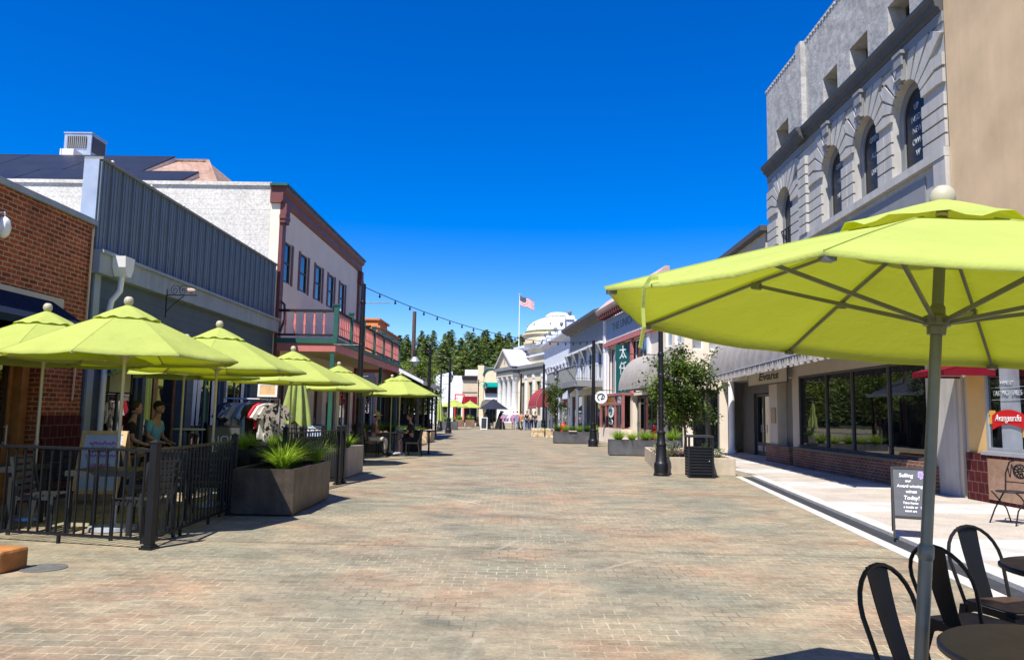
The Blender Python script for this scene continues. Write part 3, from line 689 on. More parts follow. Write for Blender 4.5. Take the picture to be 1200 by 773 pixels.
def tree(label, loc, h=3.4, crown_r=1.05, trunk_h=1.0, n_clump=60, leaves=70, size=.075, m_='leaf', tr=.04, group='young street trees', name='street_tree', zsc=1.15, whips=10, m2=None, category='tree'):
    t = thing(name, label, category, loc, 0, group)
    tm = MB(); top = V((RND.uniform(-.06, .06), RND.uniform(-.06, .06), h * .86))
    pts = [V((0, 0, 0)), V((.02, .01, trunk_h * .5)), V((-.01, .02, trunk_h)), V((.03, -.02, (trunk_h + h * .86) / 2)), top]
    tm.tube(pts, [tr * 1.35, tr, tr * .92, tr * .6, tr * .15], 9)
    cm = MB(); c0 = V((0, 0, (trunk_h * .85 + h) / 2)); rz_ = (h - trunk_h * .85) / 2
    ends = []
    for k in range(n_clump):
        while True:
            v = V((RND.uniform(-1, 1), RND.uniform(-1, 1), RND.uniform(-1, 1)))
            if .25 < v.length < 1: break
        rr = crown_r * (1 - .38 * max(0, v.z)) * RND.uniform(.75, 1.06)
        e = c0 + V((v.x * rr, v.y * rr, v.z * rz_))
        ends.append((e, v))
    for k in range(whips):
        a = RND.uniform(0, 2 * PI); z = RND.uniform(-.5, .7); v = V((math.cos(a), math.sin(a), z)); ends.append((c0 + V((v.x * crown_r * RND.uniform(1.0, 1.35), v.y * crown_r * RND.uniform(1., 1.35), z * rz_ + .2)), v))
    for j, (e, v) in enumerate(ends):
        b = V((0, 0, max(trunk_h * .8, min(h * .8, e.z - .25 * crown_r - .35 * math.hypot(e.x, e.y)))))
        mid = b.lerp(e, .5) + V((0, 0, .08 * crown_r))
        if j % 2 == 0 or j >= n_clump: tm.tube([b, mid, e], [tr * .42, tr * .25, tr * .06], 5)
        sp = crown_r * (.26 if j < n_clump else .14)
        for q in range(int(leaves * (1 if j < n_clump else .5))):
            f = RND.random() if j >= n_clump else RND.uniform(.62, 1.1)
            p = mid.lerp(e, f) + V((RND.gauss(0, sp * .6), RND.gauss(0, sp * .6), RND.gauss(0, sp * .5)))
            d = V((RND.gauss(0, 1), RND.gauss(0, 1), RND.gauss(-.25, .6))) + v * .6
            cm.mi = 1 if (m2 and (j % 3 == 0)) else 0
            leaf(cm, p, d, size * RND.uniform(.65, 1.25))
    tm.build('trunk', 'bark', t, True)
    cm.build('crown', [m_, m2] if m2 else m_, t, 'all', norm=False)
    return t
CON = []
def conifer_protos():
    for q in range(5):
        h = 13.; m = MB(); n = 30; wid = RND.uniform(3.3, 4.3)
        for i in range(n):
            f = i / (n - 1); z = h * (.1 + .9 * f); L = wid * (1 - f) ** .62 * RND.uniform(.75, 1.15) + .2
            for b in range(10 if f < .7 else 7):
                if RND.random() < .1: continue
                a = RND.uniform(0, 2 * PI); d = V((math.cos(a), math.sin(a), 0)); s = V((-d.y, d.x, 0)); Lb = L * RND.uniform(.55, 1.15)
                base = V((0, 0, z)); dz = -.28 * Lb + RND.uniform(-.1, .15)
                for w in range(7):
                    g = RND.uniform(.12, 1.); p = base + d * Lb * g + V((0, 0, dz * g + RND.uniform(-.15, .15))) + s * RND.uniform(-.3, .3) * Lb * (1.1 - g)
                    k = RND.uniform(.3, .65); dd = (d + s * RND.uniform(-.9, .9) + V((0, 0, RND.uniform(-.7, .25)))).normalized(); ss = dd.cross(V((0, 0, 1))).normalized() * k * .36
                    m.mi = 1 if RND.random() < .35 else 0
                    m.face([p - dd * k * .4, p + ss, p + dd * k + V((0, 0, -.1 * k)), p - ss])
        crown = m.mesh('conifer_crown', 'all', norm=False); crown.materials.append(MT['conifer']); crown.materials.append(MT['conifer_light'])
        m = MB(); m.tube([(0, 0, -.6), (0, 0, h * .5), (0, 0, h * .98)], [.26, .16, .02], 7); tk = m.mesh('conifer_trunk', True); tk.materials.append(MT['bark'])
        CON.append((crown, tk))
def conifer(loc, s, k, label):
    t = thing('conifer_tree', label, 'conifer', loc, RND.uniform(0, 6), 'dark conifers on the forested hill')
    t.scale = (s * RND.uniform(1.15, 1.55), s * RND.uniform(1.15, 1.55), s)
    for nm, me in zip(('crown', 'trunk'), CON[k % len(CON)]):
        o = bpy.data.objects.new(nm, me); COL.objects.link(o); o.parent = t
    return t
# ------------------------------------------------------------------ people
def skin(pts, edges, radii, root=0, sub=1):
    me = bpy.data.meshes.new('t'); me.from_pydata([tuple(p) for p in pts], edges, [])
    o = bpy.data.objects.new('t', me); COL.objects.link(o)
    md = o.modifiers.new('s', 'SKIN'); md.use_smooth_shade = True
    if not me.skin_vertices: 
        with bpy.context.temp_override(object=o, active_object=o): bpy.ops.mesh.customdata_skin_add()
    for i, r in enumerate(radii):
        sv = me.skin_vertices[0].data[i]; sv.radius = (r, r); sv.use_root = (i == root)
    u = o.modifiers.new('u', 'SUBSURF'); u.levels = sub; u.render_levels = sub
    dg = bpy.context.evaluated_depsgraph_get()
    r = bpy.data.meshes.new_from_object(o.evaluated_get(dg))
    bpy.data.objects.remove(o); bpy.data.meshes.remove(me); r.materials.clear()
    return r
def person(label, loc, rz, pose='stand', shirt='c_grey', pants='c_navy', hair='hair', hat=None, shorts=False, seat=.45, arms='down', s=1., group=None, long_hair=False, sleeves=False, cap=None):
    """standing, walking or sitting figure facing local +y"""
    t = thing('person', label, 'person', loc, rz, group); t.scale = (s, s, s)
    sit = pose == 'sit'
    z0 = seat + .1 if sit else .93
    J = {}
    J['pel'] = V((0, 0, z0)); lean = .05 if sit else .02
    J['spi'] = V((0, lean * .3, z0 + .2)); J['che'] = V((0, lean * .7, z0 + .38)); J['nek'] = V((0, lean + .015, z0 + .55)); J['hd'] = V((0, lean + .045, z0 + .66))
    for n, sx in (('l', -1), ('r', 1)):
        J['sh' + n] = V((sx * .175, lean * .7, z0 + .46))
        if arms == 'table' or (arms == 'mix' and sx > 0):
            J['el' + n] = V((sx * .23, lean + .1, z0 + .2)); J['wr' + n] = V((sx * .13, lean + .34, z0 + .22)); J['ha' + n] = V((sx * .1, lean + .42, z0 + .22))
        elif arms == 'lap':
            J['el' + n] = V((sx * .24, lean + .0, z0 + .2)); J['wr' + n] = V((sx * .14, lean + .22, z0 + .1)); J['ha' + n] = V((sx * .1, lean + .3, z0 + .09))
        else:
            J['el' + n] = V((sx * .225, lean - .01, z0 + .2)); J['wr' + n] = V((sx * .235, lean + .08, z0 - .03)); J['ha' + n] = V((sx * .23, lean + .12, z0 - .11))
        J['hi' + n] = V((sx * .09, 0, z0 - .05))
        if sit:
            J['kn' + n] = V((sx * .12, .43, z0 - .02)); J['an' + n] = V((sx * .12, .4, max(.08, z0 - .47))); J['to' + n] = V((sx * .14, .56, max(.03, z0 - .53)))
        elif pose == 'walk':
            J['kn' + n] = V((sx * .09, .12 if sx > 0 else -.02, .5)); J['an' + n] = V((sx * .09, .2 if sx > 0 else -.26, .09 if sx > 0 else .13)); J['to' + n] = V((sx * .1, .34 if sx > 0 else -.14, .03))
        else:
            J['kn' + n] = V((sx * .1, .02, .5)); J['an' + n] = V((sx * .1, -.03, .08)); J['to' + n] = V((sx * .13, .11, .03))
    RA = dict(pel=.125, spi=.115, che=.135, nek=.052, hd=.05)
    for n in 'lr': RA.update({'sh' + n: .062, 'el' + n: .042, 'wr' + n: .028, 'ha' + n: .03, 'hi' + n: .095, 'kn' + n: .06, 'an' + n: .04, 'to' + n: .035})
    def chain(keys, edges, grow=0., cut=None):
        ix = {k: i for i, k in enumerate(keys)}
        return skin([J[k] for k in keys], [(ix[a], ix[b]) for a, b in edges], [RA[k] + grow for k in keys], 0)
    E = [('pel', 'spi'), ('spi', 'che'), ('che', 'nek'), ('nek', 'hd')]
    for n in 'lr': E += [('che', 'sh' + n), ('sh' + n, 'el' + n), ('el' + n, 'wr' + n), ('wr' + n, 'ha' + n), ('pel', 'hi' + n), ('hi' + n, 'kn' + n), ('kn' + n, 'an' + n), ('an' + n, 'to' + n)]
    body = chain(list(J), E)
    m = MB(); m.bm.from_mesh(body)
    hc = J['hd'] + V((0, .012, .085))
    m.ball(hc, .1, 3, (.78, .95, 1.18)); m.ball(hc + V((0, .03, -.055)), .07, 2, (.8, .9, .8))
    m.poly([hc + V((-.016, .088, -.02)), hc + V((.016, .088, -.02)), hc + V((0, .118, -.018)), hc + V((0, .088, .03))], [(0, 1, 2), (1, 3, 2), (3, 0, 2), (0, 3, 1)])
    for sx in (-1, 1): m.ball(hc + V((sx * .08, -.005, -.01)), .024, 1, (.4, .8, 1.2))
    m.mi = 1
    for sx in (-1, 1): m.ball(hc + V((sx * .03, .086, .018)), .011, 1, (1.3, .6, .7))
    m.mi = 2; m.ball(hc + V((0, .088, -.05)), .02, 1, (1.2, .4, .35)); m.mi = 0
    for n, sx in (('l', -1), ('r', 1)):
        w, h = J['wr' + n], J['ha' + n]; d = (h - w).normalized(); side = d.cross(V((0, 0, 1))); side = side.normalized() if side.length > .1 else V((0, 1, 0))
        for q in range(4):
            b = h + side * (q - 1.5) * .017; L = (.07, .08, .075, .058)[q]; m.tube([b, b + d * L * .55, b + d * L * .9 + V((0, .01, -.02))], [.0095, .009, .006], 5)
        b = h - d * .03 + side * (-sx) * .025; m.tube([b, b + d * .03 - side * sx * .02, b + d * .055 - side * sx * .015], [.011, .01, .007], 5)
    m.build('body', ['skin', 'hair', 'c_rust'], t, 'all', norm=False)
    # clothes
    ks = ['pel', 'spi', 'che', 'shl', 'shr']; es = [('pel', 'spi'), ('spi', 'che'), ('che', 'shl'), ('che', 'shr')]
    for n in 'lr':
        J['mu' + n] = J['sh' + n].lerp(J['el' + n], .95 if sleeves else .72); RA['mu' + n] = .052
        ks.append('mu' + n); es.append(('sh' + n, 'mu' + n))
        if sleeves: ks += ['wr' + n]; es.append(('mu' + n, 'wr' + n))
    put(chain(ks, es, .017), 'shirt', shirt, t)
    ks = ['pel']; es = []
    for n in 'lr':
        f = .82 if shorts else 1.
        ks += ['hi' + n]; es.append(('pel', 'hi' + n))
        if shorts: J['sk' + n] = J['hi' + n].lerp(J['kn' + n], .85); RA['sk' + n] = .075; ks.append('sk' + n); es.append(('hi' + n, 'sk' + n))
        else:
            J['sa' + n] = J['kn' + n].lerp(J['an' + n], .88); RA['sa' + n] = .046; ks += ['kn' + n, 'sa' + n]; es += [('hi' + n, 'kn' + n), ('kn' + n, 'sa' + n)]
    put(chain(ks, es, .016), 'trousers', pants, t)
    for n in 'lr':
        m = MB(); a, b = J['an' + n], J['to' + n]; m.tube([a + V((0, -.05, -.035)), a + V((0, .0, -.02)), b + V((0, .0, .005)), b + V((0, .05, 0))], [.035, .05, .046, .03], 8); m.build('shoe', 'c_black' if pants != 'c_black' else 'c_grey', t, 'all')
    m = MB(); m.ball(hc + V((0, -.022, .03)), .105, 2, (.84, .93, 1.05))
    if long_hair: m.ball(hc + V((0, -.06, -.08)), .09, 2, (.85, .6, 1.5))
    m.build('hair', hair, t, 'all')
    if hat:
        m = MB(); m.lathe([(.0, .13), (.08, .125), (.095, .05), (.1, .035), (.19, .02), (.2, .012), (.19, .005), (.09, .01)], 24, hc + V((0, -.01, .03))); m.build('sun_hat', hat, t, 'all')
    if cap:
        m = MB(); m.ball(hc + V((0, -.015, .055)), .105, 2, (.86, .98, .75)); m.box(-.06, .06, hc.y + .06, hc.y + .17, hc.z + .055, hc.z + .068); m.build('cap', cap, t, True)
    return t
# ------------------------------------------------------------------ buildings
class Bld:
    """a building in facade coordinates: u along the facade, o out towards the street, z up"""
    def __init__(s, name, label, cat, origin, u, out, u0=0.):
        u = V((u[0], u[1], 0)).normalized(); o = V((out[0], out[1], 0)).normalized(); og = V((origin[0], origin[1], 0))
        s.u, s.o = u, o
        loc = og + u * u0; s.t = thing(name, label, cat, loc)
        R_ = Matrix(((u.x, o.x, 0, 0), (u.y, o.y, 0, 0), (0, 0, 1, 0), (0, 0, 0, 1)))
        s.W = Matrix.Translation(og) @ R_            # facade -> world
        s.M = Matrix.Translation(-loc) @ s.W         # facade -> local
    def mb(s): return MB(s.M)
    def part(s, m, name, mt, parent=None, **k): return m.build(name, mt, parent or s.t, **k)
    def box(s, name, mt, u0, u1, o0, o1, z0, z1, parent=None, **k):
        m = s.mb(); m.box(u0, u1, o0, o1, z0, z1); return m.build(name, mt, parent or s.t, **k)
    def world(s, u, o, z): return s.W @ V((u, o, z))
    def text(s, body, size, u, o, z, mt, parent=None, **k):
        n = s.o; M = face_matrix(s.M @ V((u, o, z)), n); return text(body, size, M, mt, parent or s.t, **k)
def wallo(m, u0, u1, z0, z1, th, ops, front=0.):
    us = sorted({u0, u1} | {min(max(x, u0), u1) for q in ops for x in q[:2]}); zs = sorted({z0, z1} | {min(max(x, z0), z1) for q in ops for x in q[2:4]})
    nu, nz = len(us) - 1, len(zs) - 1
    def solid(i, j):
        if not (0 <= i < nu and 0 <= j < nz): return False
        cu, cz = (us[i] + us[i + 1]) / 2, (zs[j] + zs[j + 1]) / 2
        return not any(a < cu < b and c < cz < d for a, b, c, d in ops)
    f, b = front, front - th
    for i in range(nu):
        for j in range(nz):
            if not solid(i, j): continue
            A, B, C, D = us[i], us[i + 1], zs[j], zs[j + 1]
            m.face([(A, f, C), (B, f, C), (B, f, D), (A, f, D)]); m.face([(A, b, C), (A, b, D), (B, b, D), (B, b, C)])
            if not solid(i - 1, j): m.face([(A, f, C), (A, f, D), (A, b, D), (A, b, C)])
            if not solid(i + 1, j): m.face([(B, f, C), (B, b, C), (B, b, D), (B, f, D)])
            if not solid(i, j - 1): m.face([(A, f, C), (A, b, C), (B, b, C), (B, f, C)])
            if not solid(i, j + 1): m.face([(A, f, D), (B, f, D), (B, b, D), (A, b, D)])
def body(b, mt, u0, u1, z0, z1, th, depth, ops, roofz=None, roofm='mid_grey', name='wall', back=True):
    """facade wall with openings, side and back walls, flat roof"""
    m = b.mb(); wallo(m, u0, u1, z0, z1, th, ops)
    m.box(u0, u0 + .25, -depth, -th, z0, z1 - .002); m.box(u1 - .25, u1, -depth, -th, z0, z1 - .002)
    m.box(u0 + .25, u1 - .25, -depth, -depth + .25, z0, z1 - .002)
    w = m.build(name, mt, b.t, merge=.0004)
    rz_ = roofz if roofz is not None else z1 - .4
    b.box('roof', roofm, u0 + .25, u1 - .25, -depth + .25, -th, rz_ - .2, rz_)
    return w
def window(b, u0, u1, z0, z1, rec=.1, fm='white_paint', gm='glass', nu=1, nz=1, fw=.06, sill=None, shut=None, name='window', o0=0., head=None, arch=False):
    m = b.mb(); o = o0 - rec
    m.box(u0, u0 + fw, o - .04, o + .03, z0, z1); m.box(u1 - fw, u1, o - .04, o + .03, z0, z1)
    m.box(u0 + fw, u1 - fw, o - .04, o + .03, z0, z0 + fw); m.box(u0 + fw, u1 - fw, o - .04, o + .03, z1 - fw, z1)
    for k in range(1, nu): x = u0 + (u1 - u0) * k / nu; m.box(x - fw * .35, x + fw * .35, o - .03, o + .022, z0 + fw, z1 - fw)
    for k in range(1, nz): z = z0 + (z1 - z0) * k / nz; m.box(u0 + fw, u1 - fw, o - .028, o + .02, z - fw * .35, z + fw * .35)
    w = b.part(m, name, fm)
    b.box('pane', gm, u0 + fw * .5, u1 - fw * .5, o - .016, o - .004, z0 + fw * .5, z1 - fw * .5, w)
    if sill: b.box('sill', sill, u0 - .07, u1 + .07, o + .03, o0 + .07, z0 - .07, z0 - .003, w)
    if head: b.box('lintel', head, u0 - .1, u1 + .1, o0 + .002, o0 + .06, z1 + .01, z1 + .16, w)
    if shut:
        for a, c in ((u0 - .25, u0 - .03), (u1 + .03, u1 + .25)):
            m = b.mb(); m.box(a, c, o0 + .003, o0 + .02, z0 - .02, z1 + .02)
            n = int((z1 - z0) / .12)
            for k in range(n): z = z0 + .04 + (z1 - z0 - .08) * k / n; m.box(a + .04, c - .04, o0 + .02, o0 + .028, z, z + .075)
            b.part(m, 'shutter', shut, w)
    return w
def door(b, u0, u1, z0, z1, rec=.15, fm='wood', gm='glass', split=2, kick=.3, o0=0.):
    m = b.mb(); o = o0 - rec; fw = .09; w_ = (u1 - u0) / split
    panes = []
    for k in range(split):
        a, c = u0 + w_ * k + .004, u0 + w_ * (k + 1) - .004
        m.box(a, a + fw, o - .05, o, z0, z1); m.box(c - fw, c, o - .05, o, z0, z1); m.box(a + fw, c - fw, o - .05, o, z0, z0 + kick); m.box(a + fw, c - fw, o - .05, o, z1 - .12, z1); panes.append((a + fw * .6, c - fw * .6))
    d = b.part(m, 'door', fm)
    for a, c in panes: b.box('pane', gm, a, c, o - .032, o - .02, z0 + kick - .03, z1 - .1, d)
    for k in range(split):
        x = u0 + w_ * k + (.14 if k % 2 else w_ - .14); m = b.mb(); m.tube([(x, o + .05, z0 + .9), (x, o + .05, z0 + 1.2)], .015, 6); m.box(x - .01, x + .01, o, o + .05, z0 + .92, z0 + .94); m.box(x - .01, x + .01, o, o + .05, z0 + 1.16, z0 + 1.18); b.part(m, 'handle', 'silver', d)
    return d
def barrel_awning(name, label, cat, P0, P1, W0, W1, zb, zt, m_, valance=.22, ribs=12, parent=None):
    """quarter-barrel canvas: outer line P0-P1 (low), wall line W0-W1 (high)"""
    P0, P1, W0, W1 = [V((p[0], p[1], 0)) for p in (P0, P1, W0, W1)]
    c = (W0 + W1) / 2; t = thing(name, label, cat, c) if parent is None else parent
    off = -c if parent is None else V((0, 0, 0))
    n, k = ribs * 6, 12; vs = []; f = []
    for i in range(n + 1):
        a = P0.lerp(P1, i / n); w = W0.lerp(W1, i / n); sag = .018 * abs(math.sin(PI * i / 6))
        for j in range(k + 1):
            th = PI / 2 * j / k
            p = w + (a - w) * math.cos(th); z = zb + (zt - zb) * math.sin(th)
            q = w + V((0, 0, zb)); d = (V((p.x, p.y, z)) - q); p3 = q + d * (1 - sag)
            vs.append(p3 + off)
    for i in range(n):
        for j in range(k): f.append((i * (k + 1) + j, (i + 1) * (k + 1) + j, (i + 1) * (k + 1) + j + 1, i * (k + 1) + j + 1))
    m = MB(); m.poly(vs, f)
    m.build('canvas', m_, t, 'all', norm=False)
    for e, (a, w) in enumerate(((P0, W0), (P1, W1))):
        m = MB(); m.face([w + off + V((0, 0, zb))] + [w + (a - w) * math.cos(PI / 2 * j / k) * .99 + V((0, 0, zb + (zt - zb) * math.sin(PI / 2 * j / k) * .99)) + off for j in range(k + 1)]); m.build('end_panel', m_, t, norm=False)
    if valance:
        m = MB(); vs = []; f = []; d = (P1 - P0).normalized(); o = V((d.y, -d.x, 0)); N = ribs * 24
        if o.dot(P0 - W0) < 0: o = -o
        for i in range(N + 1):
            p = P0.lerp(P1, i / N)
            for j in range(4):
                g = j / 3
                vs.append(p + off + o * (.045 * g * math.sin(i * 1.05) + .02 * g * math.sin(i * .37)) + V((0, 0, zb + .01 - valance * g * (1 - .22 * abs(math.sin(i * .26))))))
        for i in range(N):
            for j in range(3): f.append((i * 4 + j, (i + 1) * 4 + j, (i + 1) * 4 + j + 1, i * 4 + j + 1))
        m.poly(vs, f); m.build('valance', m_, t, 'all', norm=False)
    m = MB()
    for i in range(ribs + 1):
        a = P0.lerp(P1, i / ribs); w = W0.lerp(W1, i / ribs)
        m.tube([w + off + (a - w) * math.cos(PI / 2 * j / k) * .985 + V((0, 0, zb + (zt - zb) * math.sin(PI / 2 * j / k) * .985)) for j in range(k + 1)], .014, 5)
    m.tube([P0 + off + V((0, 0, zb)), P1 + off + V((0, 0, zb))], .018, 6)
    m.build('awning_frame', 'silver', t, True)
    return t
def slope_awning(b, name, label, u0, u1, out, zb, zt, m_, o0=.02, val=.15, as_thing=True):
    w = b.W if as_thing else b.M
    c = b.world((u0 + u1) / 2, o0, zb)
    t = thing(name, label, 'awning', c) if as_thing else b.t
    M_ = Matrix.Translation(-c) @ b.W if as_thing else b.M
    m = MB(M_); m.extr([(u0, o0, zt), (u0, out, zb), (u0, out, zb - val), (u0, out - .012, zb - val), (u0, out - .012, zb - .012), (u0, o0, zt - .02)], (u1 - u0, 0, 0)); m.build('canvas', m_, t)
    for u in (u0, u1): m = MB(M_); m.face([(u, o0, zt - .01), (u, out - .012, zb - .006), (u, out - .012, zb - .1), (u, o0, zb - .1)]); m.build('end_panel', m_, t, norm=False)
    m = MB(M_)
    for u in (u0 + .03, u1 - .03): m.tube([(u, o0, zb - .05), (u, out - .03, zb - .05)], .014, 6)
    m.build('awning_frame', 'silver', t)
    return t
def sign_board(name, label, cat, c, normal, w, h, th, face_m, rim_m, rim=.03):
    t = thing(name, label, cat, c); M_ = face_matrix((0, 0, 0), normal)
    m = MB(M_); m.box(-w / 2 + rim, w / 2 - rim, -h / 2 + rim, h / 2 - rim, -th / 2, th / 2 - .006); m.build('board', face_m, t)
    m = MB(M_)
    m.box(-w / 2, w / 2, -h / 2, -h / 2 + rim, -th / 2, th / 2); m.box(-w / 2, w / 2, h / 2 - rim, h / 2, -th / 2, th / 2); m.box(-w / 2, -w / 2 + rim, -h / 2 + rim, h / 2 - rim, -th / 2, th / 2); m.box(w / 2 - rim, w / 2, -h / 2 + rim, h / 2 - rim, -th / 2, th / 2)
    m.build('frame', rim_m, t)
    return t, M_
def a_frame(name, label, loc, rz, w, h, board_m, frame_m, leg=.2, spread=.26, rim=.035):
    """sandwich board facing local -y"""
    t = thing(name, label, 'sandwich board', loc, rz)
    out = {}
    for s, nm in ((-1, 'front'), (1, 'rear')):
        bot = V((0, s * spread, leg)); top = V((0, s * .02, h)); d = (top - bot); nrm_ = V((0, s * d.z, -s * s * (top.y - bot.y) * 1)); nrm_ = V((0, s * d.length, 0)); n = V((0, d.z * s, -d.y * s)).normalized()
        L = d.length; M_ = face_matrix((bot + top) / 2, n, (0, 0, 1))
        m = MB(M_); m.box(-w / 2 + rim, w / 2 - rim, -L / 2 + rim, L / 2 - rim, -.012, .004); bd = m.build('board', board_m, t)
        m = MB(M_)
        m.box(-w / 2, w / 2, L / 2 - rim, L / 2, -.016, .012); m.box(-w / 2, w / 2, -L / 2, -L / 2 + rim, -.016, .012)
        dn = (bot - top).normalized(); ext = leg / abs(dn.z)
        for sx in (-1, 1): m.box(sx * (w / 2 - rim / 2) - rim / 2, sx * (w / 2 - rim / 2) + rim / 2, -L / 2 - ext, L / 2, -.0155, .0125)
        m.build('board_frame', frame_m, t)
        out[nm] = (bd, M_, L)
    m = MB(); m.tube([(-w / 2 + .02, -.03, h - .03), (-w / 2 + .02, .03, h - .03)], .01, 6); m.tube([(w / 2 - .02, -.03, h - .03), (w / 2 - .02, .03, h - .03)], .01, 6); m.build('hinge', 'silver', t)
    return t, out
EXPO = 0.73
# ================================================================== the place
defmats()
# world and sun: shadows fall away from the viewer and to the right, sun 59 degrees up
sun_to = V((-.27, -.52, 1.)).normalized()
W = bpy.data.worlds.new('World'); sc.world = W; W.use_nodes = True
nt = W.node_tree
for n in list(nt.nodes): nt.nodes.remove(n)
sky = nd(nt, 'ShaderNodeTexSky', sky_type='NISHITA'); sky.sun_disc = False; sky.sun_elevation = math.asin(sun_to.z); sky.sun_rotation = math.atan2(sun_to.x, sun_to.y); sky.altitude = 900; sky.air_density = 1.; sky.dust_density = .15; sky.ozone_density = 3.
hs = nd(nt, 'ShaderNodeHueSaturation'); inp(hs, Saturation=1.55, Value=1.45, Hue=.519); nt.links.new(sky.outputs[0], hs.inputs['Color'])
bg = nd(nt, 'ShaderNodeBackground'); bg.inputs['Strength'].default_value = .08; nt.links.new(hs.outputs[0], bg.inputs['Color'])
wo = nd(nt, 'ShaderNodeOutputWorld'); nt.links.new(bg.outputs[0], wo.inputs['Surface'])
L = bpy.data.lights.new('sun', 'SUN'); L.energy = 4.8; L.angle = rad(.53); L.color = (1, .95, .87)
lo = bpy.data.objects.new('sun', L); COL.objects.link(lo); lo.rotation_euler = (-sun_to).to_track_quat('-Z', 'Y').to_euler(); lo.location = (-10, -20, 40)
cam = bpy.data.cameras.new('camera'); co = bpy.data.objects.new('camera', cam); COL.objects.link(co); sc.camera = co
cam.sensor_width = 36; cam.lens = 27; cam.clip_start = .05; cam.clip_end = 3000
pitch = math.atan(98.5 / 900); roll = rad(1.); yaw = math.atan(12 / 900)
co.location = (0, 0, 1.5)
fw = V((-math.sin(yaw) * math.cos(pitch), math.cos(yaw) * math.cos(pitch), math.sin(pitch))); r0 = V((math.cos(yaw), math.sin(yaw), 0)); u0 = r0.cross(fw)
r_ = r0 * math.cos(roll) + u0 * math.sin(roll); u_ = -r0 * math.sin(roll) + u0 * math.cos(roll)
co.rotation_euler = Matrix((r_, u_, -fw)).transposed().to_euler()
sc.view_settings.view_transform = 'Standard'; sc.view_settings.look = 'None'; sc.view_settings.exposure = EXPO; sc.view_settings.gamma = 1
try: sc.cycles.use_denoising = True; sc.cycles.max_bounces = 8; sc.cycles.transparent_max_bounces = 8; sc.cycles.caustics_reflective = False; sc.cycles.caustics_refractive = False
except Exception: pass

# ---- people first (their skins are evaluated while the scene is small)
person('seated person in a light blue shirt and dark shorts beside the blue shopfront', (-6.95, 14.55, -.06), rad(-95), 'sit', 'c_blue', 'c_black', cap='c_black', seat=.72, arms='lap', shorts=True)
person('seated person in a black top and khaki shorts next to the light blue shirt', (-7.05, 13.85, -.06), rad(-60), 'sit', 'c_black', 'c_khaki', seat=.7, arms='lap', shorts=True)
person('seated person in a straw sun hat and brown top at the pavement table', (-5.05, 26.6, 0), rad(-90), 'sit', 'c_brown', 'c_beige', hat='c_khaki', seat=.5, arms='table')
person('seated person dressed in black facing the sun hat across the table', (-3.75, 26.75, 0), rad(88), 'sit', 'c_black', 'c_black', seat=.5, arms='table', shorts=True)
person('standing person in a coral orange top near the columned bank', (.05, 73.5, 0), rad(20), 'walk', 'c_orange', 'c_khaki', group=None)
person('tall standing person all in black near the columned bank', (.62, 75.5, 0), rad(160), 'stand', 'c_black', 'c_navy', sleeves=True, s=1.04)
person('standing person in a beige shirt and dark trousers, arms bent', (1.0, 73.0, 0), rad(190), 'stand', 'c_beige', 'c_navy', arms='lap', hair='c_brown')
person('person in navy standing at the corner of the bank wall', (1.45, 75.0, 0), rad(120), 'stand', 'c_navy', 'c_black')
person('person in white standing behind the colourful clothes rack', (-.75, 77.5, 0), rad(200), 'stand', 'c_white', 'c_grey', hair='hair_grey')
person('person in violet walking behind the clothes rack', (-.35, 79.0, 0), rad(10), 'walk', 'c_violet', 'c_denim')

# ---- ground
m = MB(); m.box(-700, 700, -300, 135, -.3, -.02); structure(m.build('ground', 'earth'))
m = MB(); m.face([(-14, -25, 0), (14, -25, 0), (14, 130, 0), (-40, 130, 0), (-40, 60, 0), (-14, 60, 0)]); structure(m.build('street', 'paver'))
def kx(y): return 4.24 + .1107 * (y - 8.37)
def strip(name, mt, a, b, y0, y1, z0, z1):
    m = MB(); m.extr([(kx(y0) + a, y0, z0), (kx(y0) + b, y0, z0), (kx(y1) + b, y1, z0), (kx(y1) + a, y1, z0)], (0, 0, z1 - z0)); return structure(m.build(name, mt))
strip('gutter', 'white_kerb', 0, .17, -8, 20.1, -.02, .006)
strip('gutter_channel', 'drain', .171, .40, -8, 20.1, -.02, .004)
strip('kerb', 'white_kerb', .401, .62, -8, 20.1, -.02, .05)
m = MB(); m.extr([(kx(-8) + .621, -8, -.05), (10.6, -8, -.05), (10.6, 33, -.05), (6.1, 33, -.05), (5.75, 26.9, -.05), (kx(20.1) + .621, 20.1, -.05)], (0, 0, .098)); structure(m.build('sidewalk', 'sidewalk'))
# terrain behind the town
m = MB(); nx, ny = 44, 18; vs = []
def hz(x, y):
    f = max(0, (y - 125) / 75); return -.4 + 9.5 * min(f, 2.2) ** 1.1 + 1.6 * math.sin(x * .035 + 1) * min(1, f) + .7 * math.sin(x * .11 + y * .05) * min(1, f)
for j in range(ny + 1):
    for i in range(nx + 1): x = -330 + 660 * i / nx; y = 124 + 190 * j / ny; vs.append((x, y, hz(x, y)))
m.poly(vs, [(j * (nx + 1) + i, j * (nx + 1) + i + 1, (j + 1) * (nx + 1) + i + 1, (j + 1) * (nx + 1) + i) for j in range(ny) for i in range(nx)]); structure(m.build('hill', 'forest', None, 'all'))
m = MB(); m.lathe([(0, -.02), (.2, -.02), (.2, .006), (.17, .009), (.165, .006), (0, .006)], 28); o = m.build('manhole_cover', 'cover'); o.location = (-4.42, 7.3, 0); tag(o, 'small round grey utility cover set in the pavers by the fence corner', 'utility cover')
m = MB(); m.box(-2.4, 0, -.17, .17, 0, .2); o = m.build('timber_kerb_block', 'orange_stone', bevel=.03); o.location = (-4.6, 7.15, 0); o.rotation_euler = (0, 0, rad(-8)); tag(o, 'long low tan orange block lying in front of the patio fence', 'block')

# ================================================================== buildings on the shaded side
LX = -7.6
